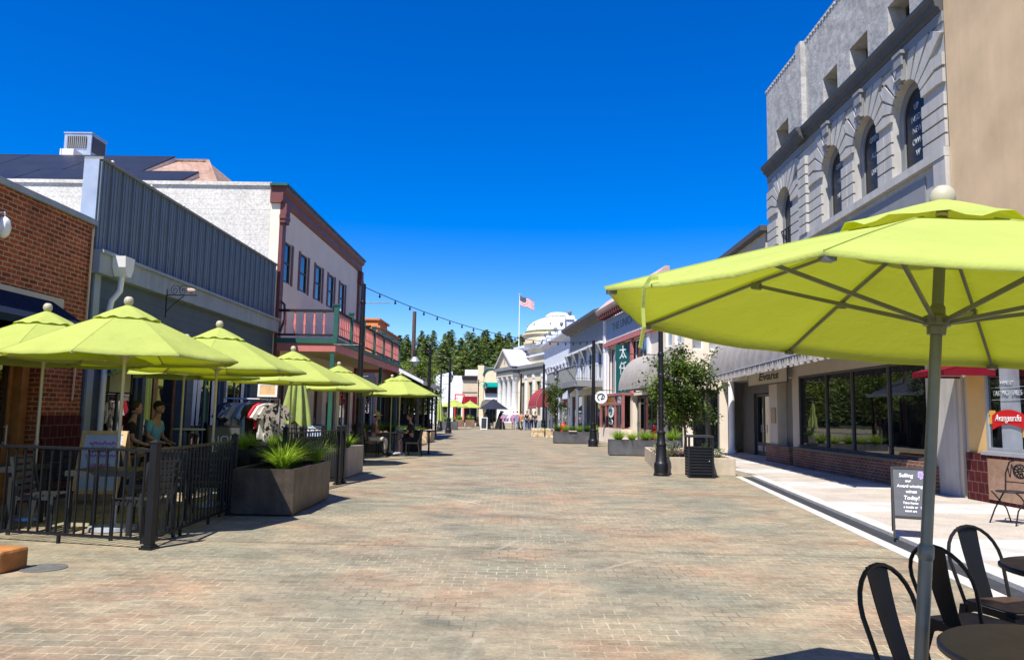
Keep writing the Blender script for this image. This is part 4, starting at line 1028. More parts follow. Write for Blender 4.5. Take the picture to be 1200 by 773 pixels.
# ---- red brick building
b = Bld('brick_building', 'old red brick single storey building with a dark navy awning', 'building', (LX, 0), (0, 1), (1, 0), 6)
ops = [(8.2, 12.15, .0, 3.05)]
body(b, 'brick', 4.5, 13.22, 0, 4.68, .4, 14, ops, 4.3)
b.box('parapet_cap', 'blue_beam', 4.5, 13.25, -.42, .05, 4.683, 4.78)
b.box('lintel', 'beige', 8.0, 12.4, .003, .07, 3.053, 3.24)
door(b, 10.95, 11.9, 0, 2.5, .32, 'wood', 'glass', 1, .9)
b.box('door_jamb', 'wood', 11.92, 12.1, -.38, -.2, 0, 3.0); b.box('door_post', 'yellow_wall', 10.72, 10.93, -.36, -.2, 0, 3.0)
window(b, 8.25, 10.7, .5, 2.9, .25, 'wood', 'glass', 2)
b.box('plinth', 'tile_red', 12.152, 13.2, .003, .05, 0, 1.35)
m = b.mb(); m.tube([(13.12, .05, 3.0), (13.12, .05, 4.6)], .02, 6); m.tube([(12.9, .04, 1.6), (12.92, .05, 2.6)], .018, 6); b.part(m, 'conduit', 'tan_stucco')
slope_awning(b, 'shop_awning', 'dark navy awning over the brick doorway', 7.8, 12.1, .75, 2.72, 3.16, 'navy_awning', .075, .1)
m = MB(); m.lathe([(0, -.24), (.05, -.22), (.11, -.15), (.14, 0), (.11, .15), (.05, .2), (0, .22)], 8); m.tube([(0, 0, .22), (0, 0, .3), (-.2, 0, .3)], .02, 6); o = m.build('wall_lantern', 'white_paint', None, True); o.location = (LX + .2, 10.62, 4.02); o.scale = (.7, .7, .7); tag(o, 'white octagonal wall lantern on the red brick front', 'wall lamp')
# ---- blue clad building
b = Bld('blue_shop_building', 'single storey shop with a tall blue standing seam metal parapet', 'building', (LX, 0), (0, 1), (1, 0), 13.3)
ops = [(13.95, 15.35, .35, 2.75), (15.5, 17.4, 0, 2.75), (17.75, 19.6, .45, 2.75), (19.75, 21.5, .45, 2.75)]
body(b, 'blue_siding', 13.26, 23.22, 0, 3.84, .3, 15, ops, 3.7)
m = b.mb(); m.box(13.26, 23.2, -.24, .0, 4.26, 5.9)
k = 13.26
while k < 23.1: m.box(k, k + .035, .0, .038, 4.27, 5.89); m.box(k + .13, k + .16, 0, .012, 4.27, 5.89); m.box(k + .25, k + .28, 0, .012, 4.27, 5.89); k += .385
b.part(m, 'metal_parapet', 'blue_panel')
for k in range(7): m = b.mb(); m.lathe([(.03, 0), (.03, .03), (0, .05)], 8, b.M.inverted() @ (b.M @ V((13.6 + 1.5 * k, .03, 5.95)))); b.part(m, 'fastener', 'white_paint')
b.box('coping', 'mid_grey', 13.24, 23.22, -.28, .06, 5.903, 5.95)
b.box('parapet_end', 'silver', 13.225, 13.257, -.27, -.0, 4.5, 5.9)
m = b.mb(); m.box(13.2, 23.22, -.3, .16, 3.843, 4.2); m.box(13.2, 23.22, -.3, .22, 4.2, 4.257); b.part(m, 'fascia_beam', 'blue_beam')
b.box('corner_board', 'blue_beam', 13.3, 13.5, .003, .04, 0, 3.84)
window(b, 13.95, 15.35, .35, 2.75, .12, 'blue_panel', 'glass', 2, 1); door(b, 15.5, 17.4, .02, 2.75, .25, 'wood', 'glass', 2, .35)
window(b, 17.75, 19.6, .45, 2.75, .12, 'blue_panel', 'glass', 2, 1); window(b, 19.75, 21.5, .45, 2.75, .12, 'blue_panel', 'glass', 2, 1)
for u in (18.1, 18.35, 19.2, 20.0, 21.2):
    m = b.mb(); vs = []; n = 14
    for i in range(n + 1):
        for j in range(5): vs.append((u - .12 + .24 * i / n * (.5 + .5 * j / 4), -.1 + .018 * math.sin(i * 1.6), 1.1 + 1.5 * j / 4))
    m.poly(vs, [(i * 5 + j, (i + 1) * 5 + j, (i + 1) * 5 + j + 1, i * 5 + j + 1) for i in range(n) for j in range(4)]); b.part(m, 'curtain', 'white_paint', norm=False, smooth='all')
m = b.mb(); m.tube([(13.75, .28, 3.86), (13.75, .26, 3.6), (13.72, .14, 3.42), (13.72, .1, 3.2), (13.72, .1, .1)], .05, 10); b.part(m, 'downpipe', 'white_paint', smooth=True)
m = b.mb(); m.extr([(13.58, .17, 4.22), (13.92, .17, 4.22), (13.9, .17, 4.02), (13.82, .17, 3.86), (13.68, .17, 3.86), (13.6, .17, 4.02)], (0, .24, 0)); b.part(m, 'rain_hopper', 'white_paint')
t = thing('iron_sign_bracket', 'wrought iron scroll bracket with a small pig shaped sign on the blue beam', 'bracket', b.world(15.8, .16, 3.82)); t.scale = (.55, .6, .6)
m = MB(); m.beam((0, 0, -.75), (0, 0, .25), .04, .04); m.beam((0, 0, .05), (1.15, 0, .05), .03, .03); m.tube([(0, 0, -.55), (.3, 0, -.25), (.65, 0, .02)], .015, 6); m.build('arm', 'black', t)
for q, (cx, s) in enumerate(((.3, .2), (.62, .2), (.92, .15))):
    m = MB(); m.tube([(cx + s * (1 - i / 22) * math.cos(i * .55), 0, .22 + s * (1 - i / 22) * math.sin(i * .55)) for i in range(20)], .011, 5); m.build('scroll', 'black', t)
m = MB(); m.lathe([(0, -.28), (.1, -.24), (.15, -.1), (.15, .08), (.1, .22), (0, .27)], 14); o = m.build('sign_plate', 'dusty_pink', t, 'all'); o.location = (.85, 0, .22); o.rotation_euler = (0, PI / 2, 0); o.scale = (.55, .3, .9)
t, M_ = sign_board('shop_sign', 'black blade sign with a white spiral hung inside the blue shopfront', 'sign', b.world(14.4, .05, 2.15), (.25, -1, 0), .42, .8, .03, 'white_paint', 'black')
m = MB(M_); m.tube([(.13 * (1 - i / 30) * math.cos(i * .5), .1 + .13 * (1 - i / 30) * math.sin(i * .5), .02) for i in range(28)], .014, 5); m.build('spiral_emblem', 'ink', t)
# ---- white balcony building
b = Bld('balcony_building', 'white two storey building with oxblood cornice, shutters and a long wooden balcony', 'building', (LX, 0), (0, 1), (1, 0), 23.3)
wz = (5.55, 6.85); wu = [24.2, 26.15, 28.1, 30.0, 31.9]
ops = [(u - .42, u + .42, wz[0], wz[1]) for u in wu] + [(24.0, 25.2, 0, 2.5), (25.8, 27.4, .5, 2.5), (28.2, 29.4, 0, 2.5), (30.0, 31.6, .5, 2.5), (32.2, 34.2, .5, 2.5)]
m = b.mb(); wallo(m, 23.3, 35.1, 0, 7.9, .3, ops); b.part(m, 'wall', 'white_front', merge=.0004)
m = b.mb(); m.box(23.3, 23.6, -26, -.302, 0, 8.45); m.box(34.8, 35.1, -26, -.302, 0, 8.0); m.box(23.6, 34.8, -26, -25.7, 0, 8.2); m.box(23.24, 23.66, -26, -.28, 8.452, 8.56); b.part(m, 'side_wall', 'white_stucco')
b.box('base_wall', 'maroon_trim', 23.35, 35.05, .003, .03, 0, .48)
m = b.mb(); m.extr([(23.2, -.3, 7.902), (23.2, .03, 7.902), (23.2, .1, 8.02), (23.2, .1, 8.2), (23.2, .2, 8.3), (23.2, .22, 8.42), (23.2, -.3, 8.42)], (12.0, 0, 0)); b.part(m, 'cornice', 'maroon_trim')
b.box('gutter_trim', 'green_trim', 23.1, 35.3, -.3, .25, 8.423, 8.5)
for u in (23.32, 34.75):
    m = b.mb(); m.box(u, u + .34, .003, .1, 0, 7.3); m.box(u - .05, u + .39, .003, .18, 7.3, 7.42); m.box(u - .08, u + .42, .003, .2, 7.42, 7.54); m.box(u - .02, u + .36, .003, .2, 7.56, 7.9); b.part(m, 'pilaster', 'maroon_trim')
for u in wu: window(b, u - .42, u + .42, wz[0], wz[1], .05, 'dark_cornice', 'glass', 1, 2, .06, None, 'maroon_trim')
for q in ops[5:]:
    if q[2] == 0: door(b, q[0], q[1], .02, q[3], .2, 'maroon_trim', 'glass', 2)
    else: window(b, *q, .12, 'maroon_trim', 'glass', 2)
bx0, bx1, bo = 23.4, 35.6, 1.9
dk = b.box('balcony', 'cream_soffit', bx0, bx1, .03, bo - .06, 3.45, 3.6)
m = b.mb(); m.box(bx0 - .06, bx0, .03, bo, 3.3, 3.66); m.box(bx0, bx1, bo - .055, bo, 3.3, 3.66); m.box(bx1, bx1 + .05, .03, bo, 3.3, 3.66); b.part(m, 'balcony_fascia', 'pink_trim', dk)
m = b.mb(); m.box(bx0 - .09, bx1 + .09, bo + .002, bo + .04, 3.55, 3.7); m.box(bx0 - .1, bx0 - .062, .03, bo + .04, 3.55, 3.7); b.part(m, 'fascia_strip', 'green_trim', dk)
m = b.mb(); m.box(bx0, bx1, bo - .05, bo + .02, 4.52, 4.6); m.box(bx0 - .02, bx0 + .05, .05, bo - .05, 4.52, 4.6); m.box(bx0, bx1, bo - .04, bo + .01, 3.78, 3.84); m.box(bx0 - .01, bx0 + .04, .05, bo - .04, 3.78, 3.84); b.part(m, 'handrail', 'black_matte', dk)
ps = [bx0 + .02 + (bx1 - bx0 - .04) * k / 6 for k in range(7)]
for u in ps:
    m = b.mb(); m.box(u - .065, u + .065, bo - .09, bo + .045, 3.66, 4.72); m.box(u - .085, u + .085, bo - .11, bo + .065, 4.72, 4.77); b.part(m, 'rail_post', 'green_trim', dk)
bal = []
def baluster(u, o, w):
    m = b.mb(); m.box(u - w[0], u + w[0], o - w[1], o + w[1], 3.841, 4.519); m.box(u - w[0] * 1.5, u + w[0] * 1.5, o - w[1] * 1.5, o + w[1] * 1.5, 4.1, 4.25); b.part(m, 'baluster', 'coral_trim', dk)
for k in range(5): baluster(bx0 + .015, .3 + .3 * k, (.014, .024))
for j in range(6):
    for k in range(7): baluster(ps[j] + (ps[j + 1] - ps[j]) * (k + 1) / 8, bo - .015, (.036, .014))
for u in ps[::2]:
    m = b.mb(); m.box(u - .06, u + .06, bo - .16, bo - .04, 0, 3.3); m.box(u - .09, u + .09, bo - .19, bo - .02, 0, .25); b.part(m, 'porch_post', 'green_trim')
m = b.mb(); m.tube([(23.5, .12, 3.9), (23.5, .25, 4.3), (23.5, .22, 4.75), (23.5, .1, 4.85)], .04, 8); b.part(m, 'downspout', 'dark_cornice')
# hipped shingle roof with a level ridge deck, solar rows and the air handler
m = b.mb(); yA, yB, yC, yD = 24.2, 31.6, 34.2, 41.0; zr, ze = 11.95, 8.2
E1, E2 = -2.2, -5.9
V8 = [(yA, E1, ze), (yD, E1, ze), (yD, -40, ze), (yA, -40, ze), (yB, E2, zr), (yC, E2, zr), (yC, -40, zr), (yB, -40, zr)]
m.poly(V8, [(0, 1, 5, 4), (0, 4, 7, 3), (1, 2, 6, 5), (4, 5, 6, 7), (3, 7, 6, 2), (0, 3, 2, 1)]); b.part(m, 'roof', 'shingle')
m = b.mb(); m.tube([(yA, E1, ze + .02), (yB, E2, zr + .02)], .09, 6); m.box(yB - .1, yB + .1, -40, E2, zr, zr + .08); b.part(m, 'ridge_cap', 'shingle')
sl = (zr - ze) / (yB - yA)
def solar(o1, o0, ya, yb, label, lift):
    n = max(1, round((o1 - o0) / 3.0)); t = thing('solar_array', label, 'solar panels', b.world((ya + yb) / 2, (o0 + o1) / 2, ze + ((ya + yb) / 2 - yA) * sl), 0, 'rows of solar panels on the shingle roof')
    Mx = Matrix.Translation(-t.location) @ b.W
    for k in range(n):
        a, c = o0 + (o1 - o0) * k / n + .02, o0 + (o1 - o0) * (k + 1) / n - .02
        za, zb = ze + (ya - yA) * sl + .12, ze + (yb - yA) * sl + .12 + lift
        m = MB(Mx); m.extr([(ya, a, za), (yb, a, zb), (yb, a, zb - .06), (ya, a, za - .06)], (0, c - a, 0)); m.build('solar_panel', 'solar', t)
    m = MB(Mx)
    for a in (o0 + .1, o1 - .03): m.extr([(ya, a, za - .065), (yb, a, zb - .065), (yb, a, zb - .2 - lift), (ya, a, za - .2)], (0, .03, 0))
    m.build('mounting_rail', 'silver', t)
solar(-7.2, -38, 28.35, 31.4, 'upper row of dark blue solar panels along the roof ridge', .14)
solar(-4.7, -38, 24.9, 28.1, 'lower row of dark blue solar panels above the white parapet', .12)
t = thing('rooftop_air_unit', 'pale grey louvred air conditioning unit on the roof ridge behind the solar panels', 'air conditioner', b.world(33.2, -12.1, zr))
Mx = Matrix.Translation(-t.location) @ b.W
m = MB(Mx); m.box(32.5, 33.7, -12.7, -11.5, zr + .1, zr + 1.5); m.box(32.47, 33.73, -12.73, -11.47, zr + 1.503, zr + 1.56); m.build('casing', 'silver', t)
m = MB(Mx)
for k in range(10): x = -12.55 + .088 * k; m.box(32.44, 32.5, x, x + .045, zr + .85, zr + 1.38)
m.build('louvre', 'mid_grey', t)
m = MB(Mx); m.box(32.6, 33.6, -11.5, -11.47, zr + .7, zr + 1.4); m.build('side_grille', 'dark_cornice', t)
m = MB(Mx); m.box(31.75, 32.45, -12.3, -11.8, zr + .08, zr + .55); m.tube([(32.0, -12.5, zr), (32.0, -12.5, zr + .6), (32.4, -12.4, zr + .6)], .05, 6); m.tube([(31.9, -12.95, zr), (31.9, -12.95, zr + .3)], .06, 6); m.build('pipework', 'white_paint', t)
m = MB(Mx); m.box(32.5, 33.7, -12.7, -11.5, zr, zr + .098); m.build('plinth', 'mid_grey', t)
# ---- orange building and what follows on that side
b = Bld('orange_building', 'two storey orange and dusty pink building beyond the balcony', 'building', (LX, 0), (0, 1), (1, 0), 40)
ops = [(40.6, 42.0, 3.6, 5.0), (42.6, 44.0, 3.6, 5.0), (45, 46.4, 3.6, 5.0), (40.6, 43.5, .5, 2.6)]
body(b, 'dusty_pink', 40.2, 46.8, 0, 5.9, .3, 9, ops, 5.5)
m = b.mb(); m.box(40.15, 40.195, -9, -.02, 0, 5.9); b.part(m, 'gable_wall', 'orange_wall')
m = b.mb(); m.box(40.1, 46.9, -.35, .12, 5.903, 6.02); m.box(40.2, 43.0, -4, -.02, 6.023, 6.3); m.box(40.12, 43.1, -4.05, .1, 6.303, 6.4); b.part(m, 'parapet', 'orange_wall')
for q in ops: window(b, *q, .1, 'white_paint', 'glass', 2, 2)
b = Bld('low_shop', 'low dark fronted shop between the balcony building and the orange one', 'building', (LX, 0), (0, 1), (1, 0), 35.2)
body(b, 'mid_grey', 35.15, 40.0, 0, 3.6, .3, 10, [(35.6, 37.2, 0, 2.5), (37.6, 39.6, .5, 2.5)], 3.2); door(b, 35.6, 37.2, .02, 2.5, .2, 'dark_cornice'); window(b, 37.6, 39.6, .5, 2.5)
# pergola shading the next patio
t = thing('patio_pergola', 'black post pergola with a pale sloping roof edge beside the trees', 'pergola', (-6.5, 46, 0))
for y in (-4.5, -2.2, 0, 2.2, 4.5):
    for x in (-.9, .95):
        m = MB(); m.box(x - .06, x + .06, y - .06, y + .06, 0, 3.0); m.build('post', 'black', t)
m = MB(); m.extr([(-1.2, -4.8, 4.3), (1.15, -4.8, 3.1), (1.15, -4.8, 3.0), (-1.2, -4.8, 4.2)], (0, 9.6, 0)); m.build('roof', 'dark_cornice', t)
m = MB(); m.extr([(-1.25, -4.85, 4.42), (1.25, -4.85, 3.2), (1.25, -4.85, 3.02), (-1.25, -4.85, 4.24)], (0, .046, 0)); m.box(1.155, 1.2, -4.8, 4.8, 3.0, 3.2); m.build('fascia', 'cool_white', t)
m = MB(); m.box(-1.0, -.95, -4.8, 4.8, 0, 2.6); m.build('shade_backing', 'dark', t)  # dark sheet behind the posts, the patio's shade put into its colour
for k in range(6):
    m = MB(); y = -3.9 + 1.55 * k; m.box(-.3, .6, y - .4, y + .1, .02, .78 + .25 * (k % 2)); m.box(-.25, .55, y - .35, y + .05, .78 + .25 * (k % 2), 1.1 + .3 * (k % 2)) if k % 2 else None; o = m.build('patio_counter', 'black_matte'); o.location = (-6.5, 46, 0); tag(o, 'dark counter in the shade under the pergola', 'counter', 'dark counters under the pergola')
m = MB(); m.tube([(0, 0, 0), (0, 0, 7.95)], [.16, .12], 10); o = m.build('utility_pole', 'pole_wood', None, True); o.location = (-6.95, 49, 0); tag(o, 'tall brown wooden utility pole rising above the trees', 'utility pole')

# ================================================================== sunlit side
RX = 8.6
# ---- tan stucco winery
b = Bld('tan_winery_building', 'tall plain tan stucco building with a wine tasting shopfront', 'building', (RX, 0), (0, 1), (-1, 0), 15)
ops = [(13.15, 14.42, .98, 2.95), (8.2, 12.9, .98, 2.95)]
m = b.mb(); wallo(m, 4, 15.16, 3.2, 12.5, .4, []); m.box(4, 4.3, -14, -.402, 0, 12.5); m.box(14.86, 15.16, -14, -.402, 0, 12.5); m.box(4.3, 14.86, -14, -13.7, 0, 12.5); b.part(m, 'wall', 'tan_stucco')
b.box('roof', 'mid_grey', 4.3, 14.86, -13.7, -.4, 12.0, 12.2)
m = b.mb(); wallo(m, 4, 15.0, .05, 3.198, .4, ops, -.01); b.part(m, 'shopfront_wall', 'yellow_wall')
m = b.mb(); m.box(4, 15.0, -.008, .05, .05, .93); b.part(m, 'tile_base', 'tile_red')
m = b.mb(); m.box(13.1, 14.3, .052, .07, .12, .85); m.box(8.6, 12.6, .052, .07, .12, .85); b.part(m, 'stone_panel', 'tile_tan')
wd = window(b, 13.15, 14.42, .98, 2.95, .04, 'silver', 'glass', 1, 1, .07, 'silver')
window(b, 8.2, 12.9, .98, 2.95, .14, 'silver', 'glass', 3, 1, .07)
b.box('painted_reflection', 'pane_light', 13.45, 14.0, -.042, -.038, 1.0, 2.85, wd)  # pale sheet painted as a reflection in the window glass
b.text('WINERY', .11, 13.78, -.028, 2.2, 'pale_letter', wd, sx=.9)
b.text('TASTING · SALES', .13, 13.78, -.028, 2.02, 'pale_letter', wd, sx=.85)
m = b.mb()
for z in (1.91, 2.13): m.box(13.32, 14.24, -.03, -.026, z - .004, z + .004)
b.part(m, 'lettering_rule', 'pale_letter', wd)
m = b.mb(); n = 16; vs = []
for i in range(n + 1):
    u = -.46 + .92 * i / n; z = 1.5 + .1 * (1 - (u / .46) ** 2)
    for o, dz in ((-.026, -.13), (-.026, .13), (-.018, .13), (-.018, -.13)): vs.append((13.78 + u, o, z + dz))
m.poly(vs, [(i * 4 + k, i * 4 + (k + 1) % 4, i * 4 + 4 + (k + 1) % 4, i * 4 + 4 + k) for i in range(n) for k in range(4)] + [(0, 1, 2, 3), (n * 4, n * 4 + 1, n * 4 + 2, n * 4 + 3)])
b.part(m, 'ribbon_sign', 'red_sign', wd)
m = b.mb()
for s, z in ((-1, 1.36), (1, 1.6)): m.extr([(13.78 + s * .36, -.034, z - .1), (13.78 + s * .62, -.034, z - .14), (13.78 + s * .53, -.034, z + .03), (13.78 + s * .64, -.034, z + .12), (13.78 + s * .38, -.034, z + .12)], (0, .006, 0))
b.part(m, 'ribbon_tail', 'gold_sign', wd)
b.text('Avanguardia', .165, 13.78, -.013, 1.58, 'white_paint', wd, shear=.25, sx=.9)
slope_awning(b, 'shop_awning', 'flat crimson awning over the winery doorway', 14.0, 15.14, .95, 2.44, 2.68, 'red_cloth', .02, .1)
# recess between winery and grey building
b.box('doorway_pier', 'rustic', 15.02, 15.16, -.3, -.06, .05, 3.19)
# ---- grey rusticated building
b = Bld('arched_grey_building', 'three storey grey building with grooved masonry, arched windows and rough stucco top', 'building', (RX, 0), (0, 1), (-1, 0), 21)
U0, U1 = 15.18, 26.5
arcs = [16.75, 18.85, 20.95, 24.85]; AR = .69; ZS, ZB, ZT = 8.42, 7.05, 9.72
win3 = [(17.0 - .5, 17.0 + .5), (19.1 - .52, 19.1 + .52), (20.95 - .5, 20.95 + .5), (24.95 - .6, 24.95 + .6)]
# third floor
m = b.mb(); wallo(m, U0, U1, 10.32, 13.05, .55, [(a, c, 10.42, 11.3) for a, c in win3]); m.box(22.72, 23.15, .002, .16, 10.32, 13.1)
m.box(U0, U0 + .3, -14, -.552, 0, 13.05); m.box(U1 - .3, U1, -14, -.552, 0, 13.05); m.box(U0 + .3, U1 - .3, -14, -13.7, 0, 13.05); b.part(m, 'upper_wall', 'grey_stucco')
m = b.mb(); k = U0
while k < U1 - .1: m.box(k, k + .15, -.2, .03, 13.053, 13.13); k += .22
b.part(m, 'coping_tile', 'grey_stucco')
b.box('roof', 'mid_grey', U0 + .3, U1 - .3, -13.7, -.552, 12.6, 12.75)
for a, c in win3: window(b, a, c, 10.42, 11.3, .46, 'dark_cornice', 'glass', 2, 1, .05)
# cornice
m = b.mb(); prof = [(-.5, 9.95), (.06, 9.95), (.09, 10.03), (.16, 10.05), (.18, 10.16), (.25, 10.2), (.27, 10.3), (-.5, 10.318)]
m.extr([(U0, o, z) for o, z in prof], (U1 - U0, 0, 0)); m.extr([(22.6, o + .14 if o > 0 else .05, z) for o, z in prof], (.65, 0, 0)); b.part(m, 'cornice', 'dark_cornice')
m = b.mb(); m.box(U0, U1, -.5, .035, 9.722, 9.948); b.part(m, 'frieze', 'mid_grey')
# arcade storey: smooth wall with arched openings behind proud grooved courses
bays = [(U0, 17.8), (17.8, 19.9), (19.9, 22.62), (23.22, U1)]
base = b.mb(); crs = b.mb(); NA = 18
base.box(22.62, 23.22, -.4, .0, ZB, ZT)
def ray(cu, cl, cr, th):
    c, s = math.cos(th), math.sin(th); ts = []
    if c > 1e-6: ts.append((cr - cu) / c)
    if c < -1e-6: ts.append((cl - cu) / c)
    if s > 1e-6: ts.append((ZT - ZS) / s)
    t_ = min(ts); return (cu + c * t_, ZS + s * t_)
for cu, (cl, cr) in zip(arcs, bays):
    ths = sorted([PI * i / NA for i in range(NA + 1)] + [math.atan2(ZT - ZS, cr - cu), math.atan2(ZT - ZS, cl - cu)])
    for a, c in zip(ths, ths[1:]):
        p0, p1 = (cu + AR * math.cos(a), ZS + AR * math.sin(a)), (cu + AR * math.cos(c), ZS + AR * math.sin(c)); q0, q1 = ray(cu, cl, cr, a), ray(cu, cl, cr, c)
        base.face([(p0[0], 0, p0[1]), (q0[0], 0, q0[1]), (q1[0], 0, q1[1]), (p1[0], 0, p1[1])])
        base.face([(p0[0], 0, p0[1]), (p1[0], 0, p1[1]), (p1[0], -.55, p1[1]), (p0[0], -.55, p0[1])])
    for x, y in ((cl, cu - AR), (cu + AR, cr)): base.face([(x, 0, ZB), (y, 0, ZB), (y, 0, ZS), (x, 0, ZS)])
    for x in (cu - AR, cu + AR): base.face([(x, 0, ZB), (x, -.55, ZB), (x, -.55, ZS), (x, 0, ZS)])
    # courses on the piers
    zc = ZB + .01; hgt = .3; nC = 0
    while zc + hgt <= ZS + .01:
        for x, y in ((cl + .012, cu - AR - .0), (cu + AR + .0, cr - .012)):
            if y - x > .05: crs.box(x, y, .0, .065, zc, zc + hgt - .045)
        zc += hgt
    # voussoirs: wedge from the arch to the bay edge, bending into the level courses
    nV = 11
    for k in range(nV):
        a, c = PI * k / nV + .03, PI * (k + 1) / nV - .03
        po = []
        for th in (a, c): po.append((cu + AR * math.cos(th), ZS + AR * math.sin(th)))
        qs = []
        for th in (a, c):
            x, z = ray(cu, cl, cr, th); rx = AR + .62
            ex, ez = cu + rx * math.cos(th), ZS + rx * math.sin(th)
            if abs(ex - cu) > abs(x - cu) or ez > z: ex, ez = x, z
            qs.append((ex, ez, x, z))
        if qs[0][:2] != qs[0][2:] and abs(qs[0][2] - (cl if math.cos(a) < 0 else cr)) < 1e-3 and abs(math.cos((a + c) / 2)) > .3:
            side = cl + .012 if math.cos(a) < 0 else cr - .012
            z0_, z1_ = qs[0][1], qs[1][1]
            P_ = [(po[0][0], 0, po[0][1]), (qs[0][0], 0, z0_), (side, 0, z0_ - .03), (side, 0, min(ZT - .02, z1_ - .03)), (qs[1][0], 0, z1_), (po[1][0], 0, po[1][1])]
            if abs(side - cu) < abs(qs[0][0] - cu): P_ = [(po[0][0], 0, po[0][1]), (qs[0][0], 0, z0_), (qs[1][0], 0, z1_), (po[1][0], 0, po[1][1])]
        else:
            P_ = [(po[0][0], 0, po[0][1]), (qs[0][2], 0, qs[0][3] - .02), (qs[1][2], 0, qs[1][3] - .02), (po[1][0], 0, po[1][1])]
        try: crs.extr(P_, (0, .065, 0))
        except Exception: pass
zc = ZB + .01
while zc + .3 <= ZT: crs.box(22.6, 23.24, .0, .15, zc, zc + .255); zc += .3
b.part(base, 'arcade_wall', 'rustic', merge=.0004); b.part(crs, 'grooved_masonry', 'rustic')
for i, cu in enumerate(arcs):
    m = b.mb(); o = -.23; P_ = [(cu - AR, ZB)] + [(cu - AR * math.cos(PI * k / NA), ZS + AR * math.sin(PI * k / NA)) for k in range(NA + 1)] + [(cu + AR, ZB)]
    n = len(P_); I_ = [(cu + (x - cu) * .74, ZB + .06 if z == ZB else ZS - .02 + (z - ZS) * .78) for x, z in P_]
    for k in range(n):
        q = (k + 1) % n; m.extr([(P_[k][0], o, P_[k][1]), (P_[q][0], o, P_[q][1]), (I_[q][0], o, I_[q][1]), (I_[k][0], o, I_[k][1])], (0, .07, 0))
    wn = b.part(m, 'arched_window', 'mid_grey')
    m = b.mb(); m.extr([(x, o + .02, z) for x, z in I_], (0, .012, 0)); b.part(m, 'pane', 'glass_dim', wn)
    tx = {16.75: ('UP', 'INSIDE', 'NEW', 'OWN', 'W'), 18.85: ('OPEN', 'ALL', 'DAY'), 20.95: ('OPEN', 'MIC', 'NITE')}.get(cu, ())
    for k, wd_ in enumerate(tx): b.text(wd_, .2, cu, o + .036, 8.55 - k * (.27 if len(tx) > 3 else .42), 'pale_letter', wn, sx=.85)
    if i < 3:
        m = b.mb(); m.extr([(cu - .11, .081, 9.12), (cu + .11, .081, 9.12), (cu + .14, .081, 9.7), (cu - .14, .081, 9.7)], (0, .09, 0)); m.box(cu - .2, cu + .2, .04, .22, 9.7, 9.78); m.box(cu - .17, cu + .17, .156, .2, 9.45, 9.69); m.tube([(cu - .14, .16, 9.14), (cu + .14, .16, 9.14)], .06, 8); b.part(m, 'keystone', 'mid_grey')
    else:
        m = b.mb()
        for k in range(5): x = cu - .5 + .25 * k; m.box(x - .012, x + .012, -.12, -.09, ZB, ZB + .7)
        m.box(cu - AR, cu + AR, -.125, -.085, ZB + .7, ZB + .73); b.part(m, 'window_guard', 'black')
# panel band below the arcade
m = b.mb(); m.box(U0, U1, -.5, .0, 3.6, ZB - .002); m.box(U0, U1, .002, .12, 6.86, ZB - .004)
for x in (U0, 22.62): m.box(x, x + .45, .002, .1, 3.6, 6.85)
b.part(m, 'panel_band', 'rustic')
b.box('sign_panel', 'mid_grey', 16.1, 22.2, .004, .03, 5.2, 6.7)
# ground floor
ops = [(16.45, 24.0, .66, 2.82), (24.55, 26.0, .5, 2.82)]
m = b.mb(); wallo(m, U0, 26.85, .05, 3.598, .5, ops); b.part(m, 'shopfront_wall', 'beige', merge=.0004)
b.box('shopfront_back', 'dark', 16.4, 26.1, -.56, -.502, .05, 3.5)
b.box('shop_pier', 'rustic', 15.3, 16.4, .003, .04, .05, 3.0)
m = b.mb()
cuts = [16.45, 18.2, 20.2, 21.9, 24.0]
m.box(16.45, 24.0, -.1, .02, .66, .72); m.box(16.45, 24.0, -.1, .0, 2.76, 2.82)
for x in cuts: m.box(max(16.45, x - .03), min(24.0, x + .03), -.1, -.01, .72, 2.76)
wn = b.part(m, 'display_window', 'dark_cornice')
for x, y in zip(cuts, cuts[1:]): b.box('pane', 'glass', x + .02, y - .02, -.07, -.055, .7, 2.78, wn)
b.box('recess_panel', 'olive_grey', 24.56, 25.99, -.4, -.3, .5, 2.81)
m = b.mb(); m.box(16.0, 24.02, .02, .2, .05, .6); m.box(24.6, 26.9, .02, .12, .05, .62); m.box(16.0, 17.4, .2, .26, .05, .66); b.part(m, 'brick_sill_wall', 'brick2')
b.box('sill', 'dark_cornice', 17.42, 24.02, .022, .24, .603, .65)
b.box('plaque', 'tile_tan', 26.15, 26.6, .004, .03, 1.35, 1.85)
# ---- shop with the long grey awning
b = Bld('awning_shop_building', 'two storey pale shop with recessed glass doors under the long grey awning', 'building', (RX, 0), (0, 1), (-1, 0), 30)
m = b.mb(); wallo(m, 26.9, 33.2, 0, 8.1, .3, [(26.9, 33.2, -1, 3.0)]); m.box(26.9, 33.2, -11, -10.7, 0, 8.1); m.box(32.9, 33.2, -10.7, -1.0, 0, 8.1); b.part(m, 'wall', 'beige')
b.box('roof', 'dark_cornice', 26.7, 33.5, -11, .25, 8.103, 8.3); b.box('porch_ceiling', 'mid_grey', 26.9, 32.9, -1.0, -.3, 3.0, 3.1)
m = b.mb(); wallo(m, 26.9, 33.2, .05, 2.998, .12, [(27.9, 31.6, -.5, 2.5)], -.9); b.part(m, 'entry_wall', 'dark_cornice')
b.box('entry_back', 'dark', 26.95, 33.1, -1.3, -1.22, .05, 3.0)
for a in (28.0, 29.8):
    d = door(b, a, a + 1.75, .06, 2.48, 1.0, 'dark_cornice', 'glass', 2, .5)
    for k in range(2): b.box('kick_panel', 'rustic', a + .2 + .85 * k, a + .75 + .85 * k, -.998, -.985, .22, .42, d)
